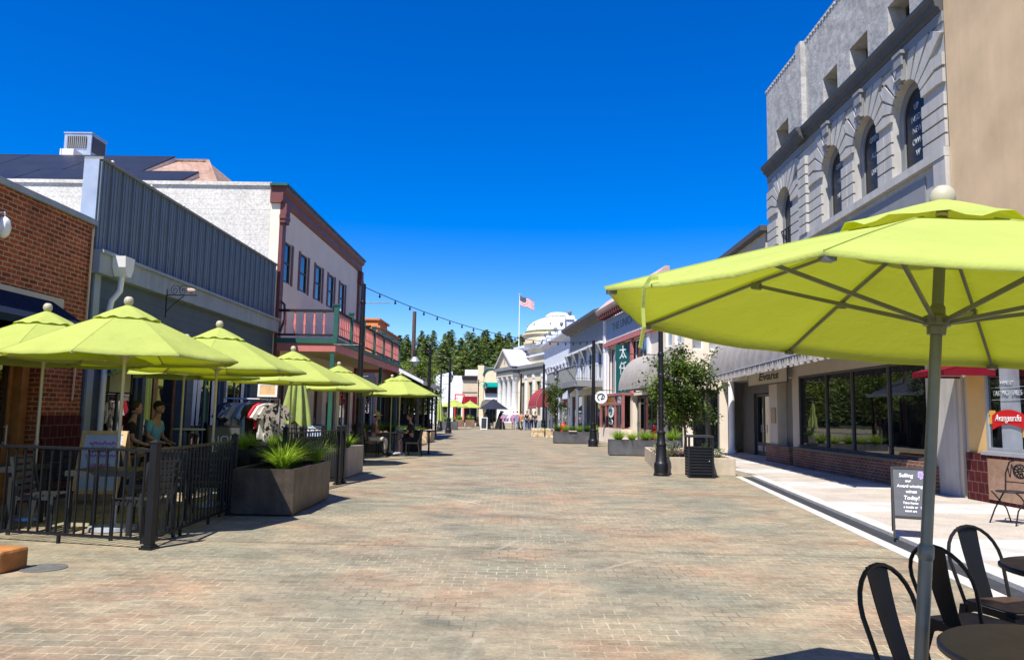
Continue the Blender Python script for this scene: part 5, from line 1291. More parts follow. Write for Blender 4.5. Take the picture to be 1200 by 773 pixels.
m = b.mb(); m.tube([(32.0, -.1, .05), (32.0, -.1, 3.0)], .13, 14); m.lathe([(.18, 0), (.18, .12), (.13, .16)], 14, (32.0, -.1, .05)); b.part(m, 'column', 'white_paint', smooth=True)
t, M_ = sign_board('shop_sign', 'cream hanging shop sign reading Evans in dark script', 'sign', (8.42, 26.5, 2.9), (-1, 0, 0), 4.2, .5, .05, 'beige', 'dark_cornice', .035)
text('Evans', .36, M_ @ Matrix.Translation((.2, .03, .024)), 'ink', t, shear=.2, sx=2.6, bold=.008)
barrel_awning('long_awning', 'long grey barrel awning with scalloped edge over the recessed shop doors', 'awning', (6.55, 15.6), (7.4, 30.6), (8.55, 15.6), (8.55, 30.6), 3.08, 4.85, 'grey_cloth', .3, 16)
# ---- corner shop behind the young tree and the building with the green banner
uD = (-.122, 1.); oD = (-1, -.122)
b = Bld('corner_shop', 'pale two storey corner shop in the angle behind the young tree', 'building', (6.63, 36), uD, oD, -2)
m = b.mb(); wallo(m, -3.0, -.02, 0, 7.0, .3, [(-2.7, -.4, .1, 2.6), (-2.6, -1.7, 4.7, 6.2), (-1.3, -.4, 4.7, 6.2)]); b.part(m, 'wall', 'white_front', merge=.0004)
window(b, -2.7, -.4, .1, 2.6, .12, 'dark_cornice', 'glass', 2); window(b, -2.6, -1.7, 4.7, 6.2, .1, 'white_paint', 'pane_light', 1, 2); window(b, -1.3, -.4, 4.7, 6.2, .1, 'white_paint', 'pane_light', 1, 2)
# side wall faces the viewer: local (x along -o, y -> -u)
m = b.mb()
def side(m, o0, o1, z0, z1, ops):
    us = sorted({o0, o1} | {x for q in ops for x in q[:2]}); zs = sorted({z0, z1} | {x for q in ops for x in q[2:]})
    for i in range(len(us) - 1):
        for j in range(len(zs) - 1):
            cu, cz = (us[i] + us[i + 1]) / 2, (zs[j] + zs[j + 1]) / 2
            if not any(a < cu < c and d < cz < e for a, c, d, e in ops): m.box(-3.0, -2.75, us[i], us[i + 1], zs[j], zs[j + 1])
sops = [(-1.55, -.35, .1, 2.7), (-1.6, -1.1, 4.4, 5.8), (-.85, -.35, 4.4, 5.8)]
side(m, -1.9, -.302, 0, 7.0, sops); b.part(m, 'side_wall', 'white_front', merge=.0004); b.box('rear_wall', 'white_front', -2.75, -.02, -8, -7.8, 0, 7)
for o0, o1, z0, z1 in sops:
    m = b.mb(); m.box(-2.92, -2.86, o0, o0 + .06, z0, z1); m.box(-2.92, -2.86, o1 - .06, o1, z0, z1); m.box(-2.92, -2.86, o0, o1, z1 - .06, z1); m.box(-2.92, -2.86, o0, o1, z0, z0 + .06); w_ = b.part(m, 'window', 'dark_cornice' if z0 < 1 else 'white_paint'); b.box('pane', 'glass' if z0 < 1 else 'pane_light', -2.89, -2.88, o0 + .03, o1 - .03, z0 + .03, z1 - .03, w_)
b.box('roof', 'mid_grey', -2.74, -.03, -7.8, -.31, 6.6, 6.7); b.box('cornice', 'mid_grey', -3.1, -.02, .003, .16, 6.7, 7.0)
b = Bld('newspaper_building', 'tall old newspaper building with salmon beams and a dark green hanging banner', 'building', (6.63, 36), uD, oD, 6)
D1 = 11.75
ops = [(5.9, 10.9, .9, 2.6), (2.4, 10.9, 2.75, 5.6), (1.0, 5.4, 0, 2.6)]
m = b.mb(); wallo(m, 0, D1, 0, 7.4, .35, ops); m.box(0, .3, -9, -.352, 0, 8.3); m.box(D1 - .3, D1, -9, -.352, 0, 7.4); m.box(.3, D1 - .3, -9, -8.8, 0, 7.4); b.part(m, 'wall', 'white_front', merge=.0004)
b.box('roof', 'mid_grey', .3, D1 - .3, -8.8, -.36, 7.0, 7.1)
m = b.mb(); m.extr([(-.1, -.3, 8.1), (-.1, .1, 7.42), (-.1, .62, 7.75), (-.1, .66, 7.92), (-.1, -.1, 8.62), (-.1, -.3, 8.62)], (D1 + .2, 0, 0)); b.part(m, 'cornice', 'dusty_pink')
for k in range(24): u = .1 + k * .49; b.box('corbel', 'maroon_trim', u, u + .1, .1, .56, 7.36, 7.62)
b.box('name_board', 'grey_sign', .3, 11.4, .004, .06, 6.05, 7.3)
b.text('THE UNION', .62, 7.3, .066, 6.72, 'bronze_letter', sx=1.5, bold=.012)
b.box('name_board_trim', 'white_paint', .3, 11.4, .01, .1, 5.98, 6.045)
m = b.mb(); m.box(.2, 11.55, .004, .2, 5.66, 5.9); b.part(m, 'salmon_beam', 'pink_trim')
for u in (10.95, 8.35, 5.35, 2.15): b.box('pilaster', 'pink_trim' if u in (8.35, 5.35) else 'white_paint', u - .18, u + .18, .004, .12, 2.7, 5.65)
for a, c in ((8.6, 10.7), (2.4, 5.1)): window(b, a, c, 2.8, 5.55, .12, 'white_paint', 'glass_blue', 2, 1)
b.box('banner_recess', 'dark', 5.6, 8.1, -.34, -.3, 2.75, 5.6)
t, M_ = sign_board('green_banner', 'tall bottle green banner with white brush characters', 'banner', b.world(7.0, .1, 4.05), (-.9, -.42, 0), 1.5, 2.9, .04, 'teal_sign', 'teal_sign', .02)
for k, ch in enumerate('太任春'): text(ch, .8, M_ @ Matrix.Translation((.0, .95 - .9 * k, .026)), 'white_paint', t)
bay = b.mb(); bay.box(5.7, 11.2, .003, .55, 2.62, 2.76); bay.box(5.75, 11.1, .003, .5, 0, .85)
for u in (5.8, 7.4, 9.6, 11.0): bay.box(u - .09, u + .09, .36, .5, .85, 2.62)
bay.box(5.8, 11.0, .4, .48, 2.1, 2.2); by = b.part(bay, 'bay_front', 'bay_pink')
b.box('bay_plinth', 'white_front', 5.7, 11.15, .003, .56, .0, .8, by)
for a, c in ((5.9, 7.3), (7.5, 9.5), (9.7, 10.9)):
    b.box('pane', 'glass', a, c, .41, .425, .86, 2.1, by); b.box('transom_pane', 'pane_light' if a != 7.5 else 'gold_sign', a + .05, c - .05, .41, .425, 2.22, 2.58, by)
for z, r in ((1.75, .36), (1.16, .26)):
    t_ = b.mb(); t_.M = b.M @ Matrix.Translation((8.5, .432, z)) @ Matrix.Rotation(PI / 2, 4, 'X'); n = 26
    t_.lathe([(0, 0), (r * 1.6, 0), (r * 1.6, .006), (0, .006)], 26) if False else t_.extr([(r * (2.0 if z > 1.5 else 1.8) * math.cos(2 * PI * i / n), r * (1 if z > 1.5 else .62) * math.sin(2 * PI * i / n), 0) for i in range(n)], (0, 0, -.006)); lg = b.part(t_, 'white_emblem', 'white_paint', by)
    m = b.mb(); m.tube([(8.5 + r * 1.2 * math.cos(a * .5) * (1 - a / 26), .448, z + r * .6 * math.sin(a * .5) * (1 - a / 26)) for a in range(0, 20)], .03, 5); b.part(m, 'emblem_stroke', 'teal_sign', by)
b.box('corner_pier', 'white_paint', 11.3, 11.72, .003, .18, 0, 7.35); b.box('pier_step', 'white_front', 11.0, 11.9, .003, .9, 0, .42)
door(b, 1.2, 5.2, .03, 2.55, .2, 'dark_cornice', 'glass', 3)
barrel_awning('domed_awning', 'weathered grey domed awning beside the green banner', 'awning', tuple(b.world(2.75, 1.45, 0))[:2], tuple(b.world(-2.2, 1.45, 0))[:2], tuple(b.world(2.75, .1, 0))[:2], tuple(b.world(-2.2, .1, 0))[:2], 2.78, 4.5, 'grey_cloth', .0, 9)
t = thing('round_blade_sign', 'round white blade sign with a green swirl on the white pier', 'sign', (4.62, 44.6, 2.56))
M_ = face_matrix((0, 0, 0), (-.12, -1, 0)); m = MB(M_); n = 30; m.extr([(.36 * math.cos(2 * PI * i / n), .36 * math.sin(2 * PI * i / n), -.03) for i in range(n)], (0, 0, .06)); m.build('disc', 'white_paint', t)
m = MB(M_); m.tube([(.2 * math.cos(i * .35), .2 * math.sin(i * .35), .035) for i in range(13)], .03, 6); m.tube([(.1, .1, .035), (0, -.12, .035), (.18, -.05, .035)], .03, 6); m.build('swirl_emblem', 'teal_sign', t)
m = MB(M_); m.tube([(.0, .4, 0), (.6, .4, 0)], .02, 6); m.tube([(0, .34, 0), (0, .42, 0)], .015, 6); m.build('bracket', 'black', t)
# ---- gallery building with iron balcony
uE = (-.115, 1.); OE = (5.2, 47.72)
b = Bld('gallery_building', 'white two storey building with grey upper panel and a slate iron balcony on posts', 'building', OE, uE, (-1, -.115), 6)
E1 = 12.2
ops = [(.8, 3.2, .3, 2.9), (4.0, 6.6, .1, 2.9), (7.4, 11.4, .3, 2.9)] + [(u, u + 1.0, 3.9, 5.6) for u in (1.2, 4.2, 7.2, 10.0)]
m = b.mb(); wallo(m, .02, E1, 0, 8.0, .35, ops); m.box(.02, .3, -9, -.352, 0, 8.0); m.box(.3, E1, -9, -8.7, 0, 8.0); b.part(m, 'wall', 'white_paint', merge=.0004)
for q in ops: (door(b, *q[:2], .05, q[3], .2, 'gallery_grey') if q[2] < .2 else window(b, *q, .12, 'gallery_grey', 'glass', 2 if q[2] < 1 else 1, 2))
b.box('upper_panel', 'mid_grey', .1, E1 - .1, .004, .05, 6.15, 7.6); b.box('panel_sill', 'white_paint', .05, E1 - .05, .004, .35, 6.0, 6.145)
m = b.mb(); m.extr([(-.05, -.3, 8.002), (-.05, .25, 7.62), (-.05, .75, 7.9), (-.05, .75, 8.1), (-.05, -.3, 8.35)], (E1 + .1, 0, 0)); b.part(m, 'cornice', 'dark_cornice')
for u in (.4, 3.0, 6.0, 9.0, 11.8): m = b.mb(); m.extr([(u, .055, 5.2), (u, .1, 5.2), (u, .5, 5.95), (u, .5, 5.99), (u, .055, 5.99)], (.28, 0, 0)); b.part(m, 'bracket', 'mid_grey')
dk = b.box('balcony', 'gallery_grey', 0, 12.0, .05, 1.85, 3.42, 3.56); b.box('balcony_fascia', 'mid_grey', -.06, 12.05, 1.853, 1.93, 3.28, 3.66, dk); b.box('balcony_fascia', 'mid_grey', -.06, -.003, .05, 1.85, 3.28, 3.66, dk)
m = b.mb(); m.box(0, 12.0, 1.83, 1.88, 4.58, 4.63); m.box(-.02, .03, .05, 1.83, 4.58, 4.63)
for k in range(90): u = .05 + k * .133; m.box(u - .011, u + .011, 1.845, 1.865, 3.66, 4.58)
for k in range(12): o = .15 + .145 * k; m.box(-.005, .015, o - .011, o + .011, 3.66, 4.58)
b.part(m, 'iron_railing', 'mid_grey', dk)
for u in (.1, 3.0, 6.0, 9.0, 11.9): m = b.mb(); m.box(u - .07, u + .07, 1.68, 1.82, 0, 3.4); m.box(u - .12, u + .12, 1.62, 1.87, 0, .3); m.extr([(u - .03, 1.68, 3.4), (u - .03, 1.1, 3.4), (u - .03, 1.68, 2.9)], (.06, 0, 0)); b.part(m, 'balcony_post', 'gallery_grey')
b.box('painted_shade', 'dark', .31, E1 - .1, -.6, -.5, .05, 3.2)  # near-black sheet painting the shade behind the ground floor openings
b = Bld('ornate_white_building', 'bluish white two storey building with pinnacles along its cornice', 'building', OE, uE, (-1, -.115), 18)
A0, A1 = 12.25, 26.5
ops = [(A0 + 1 + 1.65 * k, A0 + 1.75 + 1.65 * k, 4.0, 5.7) for k in range(8)] + [(A0 + .8, A0 + 4.6, .2, 2.8), (A0 + 5.6, A0 + 9, .2, 2.8), (A0 + 10, A0 + 13.2, .2, 2.8)]
m = b.mb(); wallo(m, A0, A1, 0, 8.1, .3, ops); m.box(A1 - .3, A1, -8, -.302, 0, 8.1); m.box(A0, A1 - .3, -8, -7.7, 0, 8.1); b.part(m, 'wall', 'cool_white', merge=.0004)
b.box('roof', 'mid_grey', A0, A1 - .3, -7.7, -.31, 7.6, 7.7)
for q in ops: window(b, *q, .12, 'white_paint' if q[2] > 1 else 'gallery_grey', 'glass', 1 if q[2] > 1 else 3, 2, .06, None, None, head='cool_white' if q[2] > 1 else None)
m = b.mb(); m.extr([(A0, .003, 7.55), (A0, .12, 7.6), (A0, .4, 7.95), (A0, .42, 8.1), (A0, .003, 8.1)], (A1 - A0 + .1, 0, 0)); m.box(A0, A1, .004, .06, 7.1, 7.2); b.part(m, 'cornice', 'cool_white')
for u, s in ((A0 + .5, .95), (A0 + 4.4, .6), (A0 + 7.6, .5), (A0 + 10.8, .5), (A0 + 13.6, .6)):
    m = b.mb(); m.box(u - .5 * s, u + .5 * s, -.3, .3, 8.103, 8.1 + .9 * s); m.extr([(u - .6 * s, -.35, 8.1 + .9 * s + .002), (u + .6 * s, -.35, 8.1 + .9 * s + .002), (u, -.35, 8.1 + 1.3 * s)], (0, .7, 0)); pn = b.part(m, 'pinnacle', 'cool_white')
    m = b.mb(); m.box(u - .25 * s, u + .25 * s, .303, .32, 8.25, 8.1 + .75 * s); b.part(m, 'louvre', 'gallery_grey', pn)
    m = b.mb(); w = b.M @ V((u, 0, 8.1 + 1.25 * s)); m = MB(); m.lathe([(.06, 0), (.09, .1), (.16, .2), (.16, .34), (.08, .44), (0, .46)], 10, w); m.build('urn', 'gallery_grey', pn, True)
barrel_awning('barrel_awning', 'faded maroon barrel awning on the ornate white building', 'awning', tuple(b.world(24.9, 1.7, 0))[:2], tuple(b.world(19.4, 1.7, 0))[:2], tuple(b.world(24.9, .02, 0))[:2], tuple(b.world(19.4, .02, 0))[:2], 2.2, 4.0, 'maroon_cloth', .2, 8)
# ---- domed bank
b = Bld('domed_bank', 'cream classical bank with a columned pediment and a low white dome', 'building', (2.28, 74.5), (-.319, .948), (-.948, -.319), 7.6)
ops = [(1.2, 2.5, 1.4, 4.8), (3.6, 4.9, 1.4, 4.8), (6.0, 7.3, 1.4, 4.8), (8.3, 9.3, 1.0, 4.6), (10.0, 11.2, .6, 4.6), (12.0, 13.0, 1.0, 4.6)]
m = b.mb(); wallo(m, 0, 13.6, .9, 5.5, .4, ops); m.box(0, .4, -12, -.402, .9, 5.5); m.box(13.2, 13.6, -12, -.402, .9, 5.5); m.box(.4, 13.2, -12, -11.6, .9, 5.5); b.part(m, 'wall', 'cream', merge=.0004)
for q in ops: window(b, *q, .2, 'mid_grey', 'glass', 2, 3)
b.box('plinth', 'grey_sign', -.02, 13.62, -12, .05, 0, .898)
for u in (.3, 2.9, 5.3, 7.7): m = b.mb(); m.box(u, u + .42, .004, .12, .9, 5.15); m.box(u - .06, u + .48, .004, .17, 5.15, 5.5); b.part(m, 'pilaster', 'white_paint'); b.box('pilaster_edge', 'mid_grey', u + .43, u + .6, .004, .06, .9, 5.49)
for u in (8.0, 9.75, 11.5, 13.2):
    m = b.mb(); m.M = b.M @ Matrix.Translation((u, .42, 0)); m.lathe([(.44, .6), (.44, .72), (.38, .8), (.36, 2.4), (.31, 5.0), (.34, 5.05), (.45, 5.3), (.47, 5.5)], 18); b.part(m, 'column', 'white_paint', smooth=True)
b.box('portico_step', 'concrete', 7.4, 13.7, .052, 1.1, 0, .598)
m = b.mb(); m.box(-.05, 7.5, -.5, .1, 5.502, 6.2); m.box(7.5, 13.7, -.5, .82, 5.502, 6.2); m.box(-.15, 7.35, -.5, .4, 6.202, 6.55); m.box(7.35, 13.85, -.5, 1.05, 6.202, 6.55); b.part(m, 'entablature', 'mid_grey')
m = b.mb(); m.box(-.052, 7.498, .1, .11, 5.56, 5.95); m.box(7.6, 13.6, .822, .835, 5.56, 5.95); b.part(m, 'frieze', 'cream')
m = b.mb(); m.extr([(7.7, .7, 6.56), (13.5, .7, 6.56), (10.6, .7, 8.3)], (0, .1, 0)); b.part(m, 'pediment_face', 'cream')
m = b.mb()
for a, c in (((7.25, 6.56), (10.6, 8.6)), ((13.95, 6.56), (10.6, 8.6))): m.extr([(a[0], -4, a[1]), (c[0], -4, c[1]), (c[0], -4, c[1] - .26), (a[0] + (.5 if a[0] < 10 else -.5), -4, a[1])], (0, 5.1, 0))
b.part(m, 'pediment_roof', 'grey_roof')
m = b.mb(); m.box(10.4, 10.8, .8, .84, 7.0, 7.8); b.part(m, 'pediment_emblem', 'dusty_pink')
m = b.mb(); m.box(.8, 12.9, -11, -1.6, 6.0, 8.5); m.box(2.5, 11.6, -11, -1.3, 6.55, 7.6); b.part(m, 'attic', 'cream')
m = b.mb(); m.box(.5, 13.2, -11.2, -1.3, 8.502, 8.75); m.box(.3, 13.4, -11.3, -1.1, 8.752, 9.05); m.box(2.3, 11.8, -1.298, -1.1, 7.602, 7.8); b.part(m, 'attic_cornice', 'cool_white')
m = b.mb(); m.M = b.M @ Matrix.Translation((7.65, -4.3, 0)); m.lathe([(3.75, 9.0), (3.75, 9.9), (3.95, 9.95), (3.95, 10.1), (3.6, 10.12)], 48); b.part(m, 'drum', 'cream', smooth=True)
m = b.mb(); m.M = b.M @ Matrix.Translation((7.65, -4.3, 0)); m.lathe([(3.62, 10.1), (3.62, 10.35), (3.5, 10.4)], 48); b.part(m, 'drum_band', 'leaf_silver', smooth=True)
m = b.mb(); m.M = b.M @ Matrix.Translation((7.65, -4.3, 0)); m.lathe([(3.48 * math.cos(a), 10.35 + 1.75 * math.sin(a)) for a in [rad(x) for x in range(0, 71, 5)]], 48); b.part(m, 'dome', 'dome_white', smooth=True)
m = b.mb(); m.M = b.M @ Matrix.Translation((7.65, -4.3, 0)); m.lathe([(1.25, 11.9), (1.25, 12.1), (1.4, 12.12), (1.36, 12.2), (.9, 12.5), (0, 12.62)], 36); b.part(m, 'dome_cap', 'white_paint', smooth=True)
for k in range(10):
    a = 2 * PI * k / 10; m = b.mb(); m.M = b.M @ Matrix.Translation((7.65 + 3.3 * math.cos(a), -4.3 + 3.3 * math.sin(a), 10.9)); m.lathe([(.09, 0), (.09, .2), (0, .3)], 6); b.part(m, 'vent_knob', 'mid_grey')
t = thing('flagpole', 'tall white flagpole on the bank roof', 'flagpole', b.world(12.7, -1.5, 9.05)); m = MB(); m.tube([(0, 0, 0), (0, 0, 6.0)], [.06, .035], 8); m.build('pole', 'white_paint', t, True); m = MB(); m.ball((0, 0, 6.08), .09, 2); m.build('ball', 'gold_sign', t, 'all'); fpos = b.world(12.7, -1.5, 9.05)
m = MB(); nx, nz = 26, 13; FW, FH = 1.75, 1.0; vs = []
for i in range(nx + 1):
    for j in range(nz + 1):
        x = FW * i / nx; z = -FH * j / nz; vs.append((x * .86, .12 * math.sin(x * 4.2 + z) * min(1, x * 1.5), z - .32 * x - .05 * math.sin(x * 5)))
m.poly(vs, []); bm_v = list(m.bm.verts)
for i in range(nx):
    for j in range(nz):
        m.mi = 2 if (i < 11 and j < 7) else (0 if j % 2 == 0 else 1)
        m.bm.faces.new([bm_v[i * (nz + 1) + j], bm_v[(i + 1) * (nz + 1) + j], bm_v[(i + 1) * (nz + 1) + j + 1], bm_v[i * (nz + 1) + j + 1]]).material_index = m.mi
m.mi = 1
for r in range(5):
    for c in range(6):
        x = .07 + .115 * c; z = -.06 - .095 * r
        p = V((x * .86, .12 * math.sin(x * 4.2 + z) * min(1, x * 1.5), z - .32 * x - .05 * math.sin(x * 5)))
        for o in (-.012, .012): m.face([p + V((-.02, o, 0)), p + V((0, o, .02)), p + V((.02, o, 0)), p + V((0, o, -.02))])
o = m.build('flag', ['c_red', 'c_white', 'c_navy'], None, 'all', norm=False); o.location = fpos + V((.05, 0, 5.95)); o.scale = (1.08,) * 3; tag(o, 'national flag with red and white stripes and starred blue canton flying from the pole', 'flag')
# ---- buildings closing the view
b = Bld('green_trimmed_shop', 'small cream shop with an arched gable, teal canopy and dark awning', 'building', (-2.9, 99), (-1, .12), (-.12, -1), 1)
ops = [(.2, 1.75, 4.1, 4.95), (.3, 1.6, .3, 2.3)]
m = b.mb(); wallo(m, 0, 1.95, 0, 6.4, .3, ops); m.extr([(.97 + .97 * math.cos(PI * i / 12), -.3, 6.4 + .001 + .9 * math.sin(PI * i / 12)) for i in range(13)], (0, .3, 0)); m.box(0, .3, -8, -.302, 0, 6.4); m.box(1.65, 1.95, -8, -.302, 0, 6.4); b.part(m, 'wall', 'cream')
m = b.mb(); m.tube([(.97 + 1.02 * math.cos(PI * i / 12), .05, 6.4 + .95 * math.sin(PI * i / 12)) for i in range(13)], .13, 6); b.part(m, 'arched_trim', 'green_trim')
for q in ops: window(b, *q, .1, 'dark_cornice', 'glass', 3)
b.box('white_panel', 'white_paint', .15, 1.8, .004, .1, 3.3, 3.85); b.box('corner_tower', 'cream', 1.96, 2.75, -6, .1, 0, 7.7)
slope_awning(b, 'canopy', 'teal canopy over the upper windows of the small cream shop', -.1, 1.95, .8, 5.0, 5.5, 'teal_cloth'); slope_awning(b, 'canopy', 'olive grey sloping awning at the foot of the small cream shop', -.1, 2.1, 1.5, 2.4, 3.2, 'olive_cloth')
b = Bld('lap_sided_shop', 'beige lap sided shop with a dark bracketed cornice and crimson awning', 'building', (-5.6, 105), (-1, .1), (-.1, -1), 1)
ops = [(.3, 2.2, .2, 2.7)]
m = b.mb(); wallo(m, 0, 2.45, 0, 6.6, .3, ops); m.box(0, .3, -9, -.302, 0, 6.6); m.box(2.15, 2.45, -9, -.302, 0, 6.6); b.part(m, 'wall', 'lap'); window(b, *ops[0], .15, 'dark_cornice', 'glass', 2)
m = b.mb(); m.extr([(-.1, .003, 6.0), (-.1, .15, 6.05), (-.1, .5, 6.5), (-.1, .5, 6.62), (-.1, -.3, 6.62), (-.1, -.3, 6.602), (-.1, .003, 6.602)], (2.6, 0, 0)); b.part(m, 'cornice', 'dark_cornice'); b.box('parapet', 'white_paint', .1, 2.3, -2.0, -.8, 6.0, 7.5); b.box('belt', 'mid_grey', 0, 2.45, .004, .06, 4.3, 4.45)
slope_awning(b, 'canopy', 'crimson awning on the beige lap sided shop', .1, 2.3, 1.3, 2.9, 3.8, 'red_cloth')
b = Bld('plain_white_shop', 'plain white stepped building at the bend of the street', 'building', (-8.2, 111), (-1, .1), (-.1, -1), 1)
ops = [(.4, 1.6, .2, 2.4), (2.4, 3.6, .2, 2.4)]
m = b.mb(); wallo(m, 0, 4.2, 0, 6.9, .3, ops); m.extr([(1.8, .02, 0), (4.2, .02, 0), (4.2, .02, 6.4), (3.0, .02, 6.9), (1.8, .02, 7.4)], (0, .15, 0)) if False else None; m.box(0, .3, -9, -.302, 0, 6.9); m.box(3.9, 4.2, -9, -.302, 0, 6.9); m.extr([(1.8, -.3, 6.902), (4.2, -.3, 6.902), (1.8, -.3, 7.45)], (0, .3, 0)); b.part(m, 'wall', 'cool_white'); b.box('roof', 'mid_grey', .3, 3.9, -9, -.31, 6.3, 6.4)
for q in ops: window(b, *q, .12, 'dark_cornice', 'glass', 2)
m = MB(); m.box(-.06, .06, -.06, .06, 0, 3.9); m.box(1.14, 1.26, -.06, .06, 0, 3.9); m.box(-.06, 1.26, -.06, .06, 3.9, 4.05); m.box(-.06, .4, -.05, .05, 3.4, 3.5); o = m.build('red_entrance_frame', 'red_sign'); o.location = (-8.8, 103, 0); tag(o, 'bright red square entrance frame in front of the plain white shop', 'entrance frame')
b = Bld('far_white_house', 'white gabled house partly behind green trees at the bend', 'building', (-12.6, 112), (-1, .1), (-.1, -1), 1)
ops = [(.8, 2, 1, 3), (3.2, 4.4, 1, 3)]; m = b.mb(); wallo(m, 0, 6, 0, 5.6, .3, ops); m.extr([(0, -.3, 5.602), (6, -.3, 5.602), (3, -.3, 7.3)], (0, .3, 0)); m.box(0, .3, -9, -.302, 0, 5.6); m.box(5.7, 6, -9, -.302, 0, 5.6); b.part(m, 'wall', 'cool_white'); m = b.mb(); m.extr([(-.3, -9, 5.5), (3, -9, 7.5), (6.3, -9, 5.5), (6.3, -9, 5.62), (3, -9, 7.62), (-.3, -9, 5.62)], (0, 9.3, 0)); b.part(m, 'roof', 'mid_grey')
for q in ops: window(b, *q, .12, 'white_paint', 'glass', 2, 2)
# ================================================================== trees on the hill
conifer_protos(); grass_protos()
pts = []
for k in range(5000):
    if len(pts) >= 290: break
    y = RND.uniform(132, 215); x = RND.uniform(-.40, .17) * y
    if all(math.hypot(x - a, (y - c) * .6) > 2.35 for a, c in pts): pts.append((x, y))
for k, (x, y) in enumerate(pts):
    f = (y - 132) / 83; conifer((x, y, hz(x, y) - .1), RND.uniform(.72, 1.12) * (1.0 - .12 * f), k, 'tall dark conifer among the forest on the hill behind the town')
for k, (x, y, h, r) in enumerate(((-21, 84, 8.5, 3.2), (-16.5, 90, 7.5, 3.0), (-12.5, 96, 7, 2.6), (-15.8, 118, 8.0, 3.2), (-19.5, 122, 9, 3.4))):
    tree('broad yellow green tree behind the lamp posts at the bend', (x, y, 0), h, r, h * .22, 55, 48, .34, 'far_leaf', .16, 'broadleaf trees at the bend of the street', 'broadleaf_tree', 1, 4)
tree('bushy green tree rising over the pergola beside the lamp with a bell shade', (-6.0, 44.4, 0), 4.7, 1.25, 1.7, 60, 70, .13, 'far_leaf', .08, None, 'street_tree', 1, 14, 'leaf_light')
tree('loose green tree behind the pergola, taller than its neighbour', (-7.2, 53, 0), 5.4, 1.5, 2.0, 60, 60, .16, 'leaf_light', .09, None, 'street_tree', 1, 10, 'leaf')
tree('slim dark green tree in the stone edged bed by the gallery posts', (2.25, 50.6, 0), 4.0, .85, 1.2, 46, 60, .12, 'leaf', .05, None, 'street_tree', 1, 8)
tree('young leafy tree growing in the concrete bed behind the litter bin', (4.72, 22.3, .38), 3.15, 1.02, .98, 66, 125, .1, 'leaf', .035, None, 'street_tree', 1, 18, 'leaf_light')
# ================================================================== lamps and light string
lamp_post('tall black lamp post beside the balcony carrying one end of the light string', (-4.88, 23.2, 0), 5.35, k=1.25)
lamp_post('black lamp post with a bell shaded lamp on a curved arm', (-5.18, 43.2, 0), 5.25, -1, 'bell', k=1.3)
lamp_post('plain black lamp post in front of the white house, beyond the bell shaded lamp', (-5.35, 57.3, 0), 5.5, k=1.3)
lamp_post('black lamp post with a lantern hanging low by the folded umbrella', (-6.9, 66, 0), 5.2, 1, 'lan', k=1.3)
lamp_post('black lamp post with a lantern in front of the beige lap sided shop', (-5.0, 90, 0), 5.4, 1, 'lan')
lamp_post('black lamp post with a lantern against the bank columns', (-1.75, 86, 0), 5.6, 1, 'lan')
lamp_post('tall black lamp post standing at the corner of the concrete tree bed', (3.62, 20.0, 0), 4.95, k=1.)
lamp_post('black lamp post standing beside the long dark planter by the gallery', (3.54, 37.8, 0), 5.15, k=1.3)
lamp_post('black lamp post with a lantern arm in front of the maroon awning', (1.58, 54.1, 0), 5.0, 1, 'lan', k=1.3)
lamp_post('plain black lamp post among the people by the bank', (-.02, 76.9, 0), 5.5, k=1.4)
def string(label, A, B, sag, n):
    A, B = V(A), V(B); t = thing('light_string', label, 'string lights', A); pts = [A.lerp(B, i / 40) - A - V((0, 0, sag * 4 * (i / 40) * (1 - i / 40))) for i in range(41)]
    m = MB(); m.tube(pts, .013, 5); m.build('cable', 'black', t)
    me = None
    for k in range(1, n):
        f = k / n; p = A.lerp(B, f) - A - V((0, 0, sag * 4 * f * (1 - f)))
        if me is None:
            m = MB(); m.lathe([(.018, 0), (.021, -.04), (.018, -.05), (.034, -.075), (.036, -.1), (.022, -.125), (0, -.13)], 8); o = m.build('bulb', 'black', t, True); me = o
        else: o = me.copy(); COL.objects.link(o)
        o.location = p
string('light string strung across the street from the balcony lamp post', (-4.88, 23.2, 5.3), (3.54, 37.8, 5.15), .62, 22)
string('light string along the gallery balcony above its railing', (3.54, 37.8, 4.3), (2.6, 58.8, 5.2), .25, 16)

# ================================================================== fenced patio
fence_run('front run of the black railing with a capped corner post', (-3.95, 8.37), (-7.7, 9.17), (0,))
fence_run('side run of the black railing leading from the corner post to the steel planter', (-3.97, 8.45), (-4.12, 11.15), (1,))
fence_run('black railing beyond the planter of lime grass', (-4.1, 13.5), (-3.72, 16.3), (0, .9, 1.0), 1.12)
fence_run('black railing behind the tan box near the lamp post', (-5.0, 19.6), (-7.3, 19.9), (0, 1.))
umbrella('lime umbrella over the table nearest the fence corner, largest of the patio', (-5.0, 9.6, 0), 1.4, 2.1, 2.77, 2.9, rz=.1)
um = umbrella('lime umbrella in front of the brick doorway, partly cut by the frame edge', (-6.5, 10.35, 0), 1.38, 2.1, 2.77, 2.9, rz=.3)
for lab, x, y, rz in (('lime umbrella behind the clothing rack pole, second along the fence', -4.82, 12.1, .25), ('lime umbrella above the planter of lime grass, third along the fence', -5.0, 16.7, .1), ('lime umbrella beside the balcony lamp post', -5.2, 21.8, .2), ('lime umbrella shading the person in the sun hat', -4.25, 27.0, .35), ('lime umbrella mostly behind the one over the sun hat', -4.85, 28.8, .0), ('low lime umbrella close to the blue shopfront', -6.35, 14.4, .2), ('lime umbrella far down the street near the folded one', -6.3, 73, .2), ('lime umbrella by the crimson awning far down the street', -5.35, 81, .1), ('lime umbrella peeking out behind the navy canopy', -1.0, 86, .1)):
    dup(um, (x, y, 0), rz, lab)
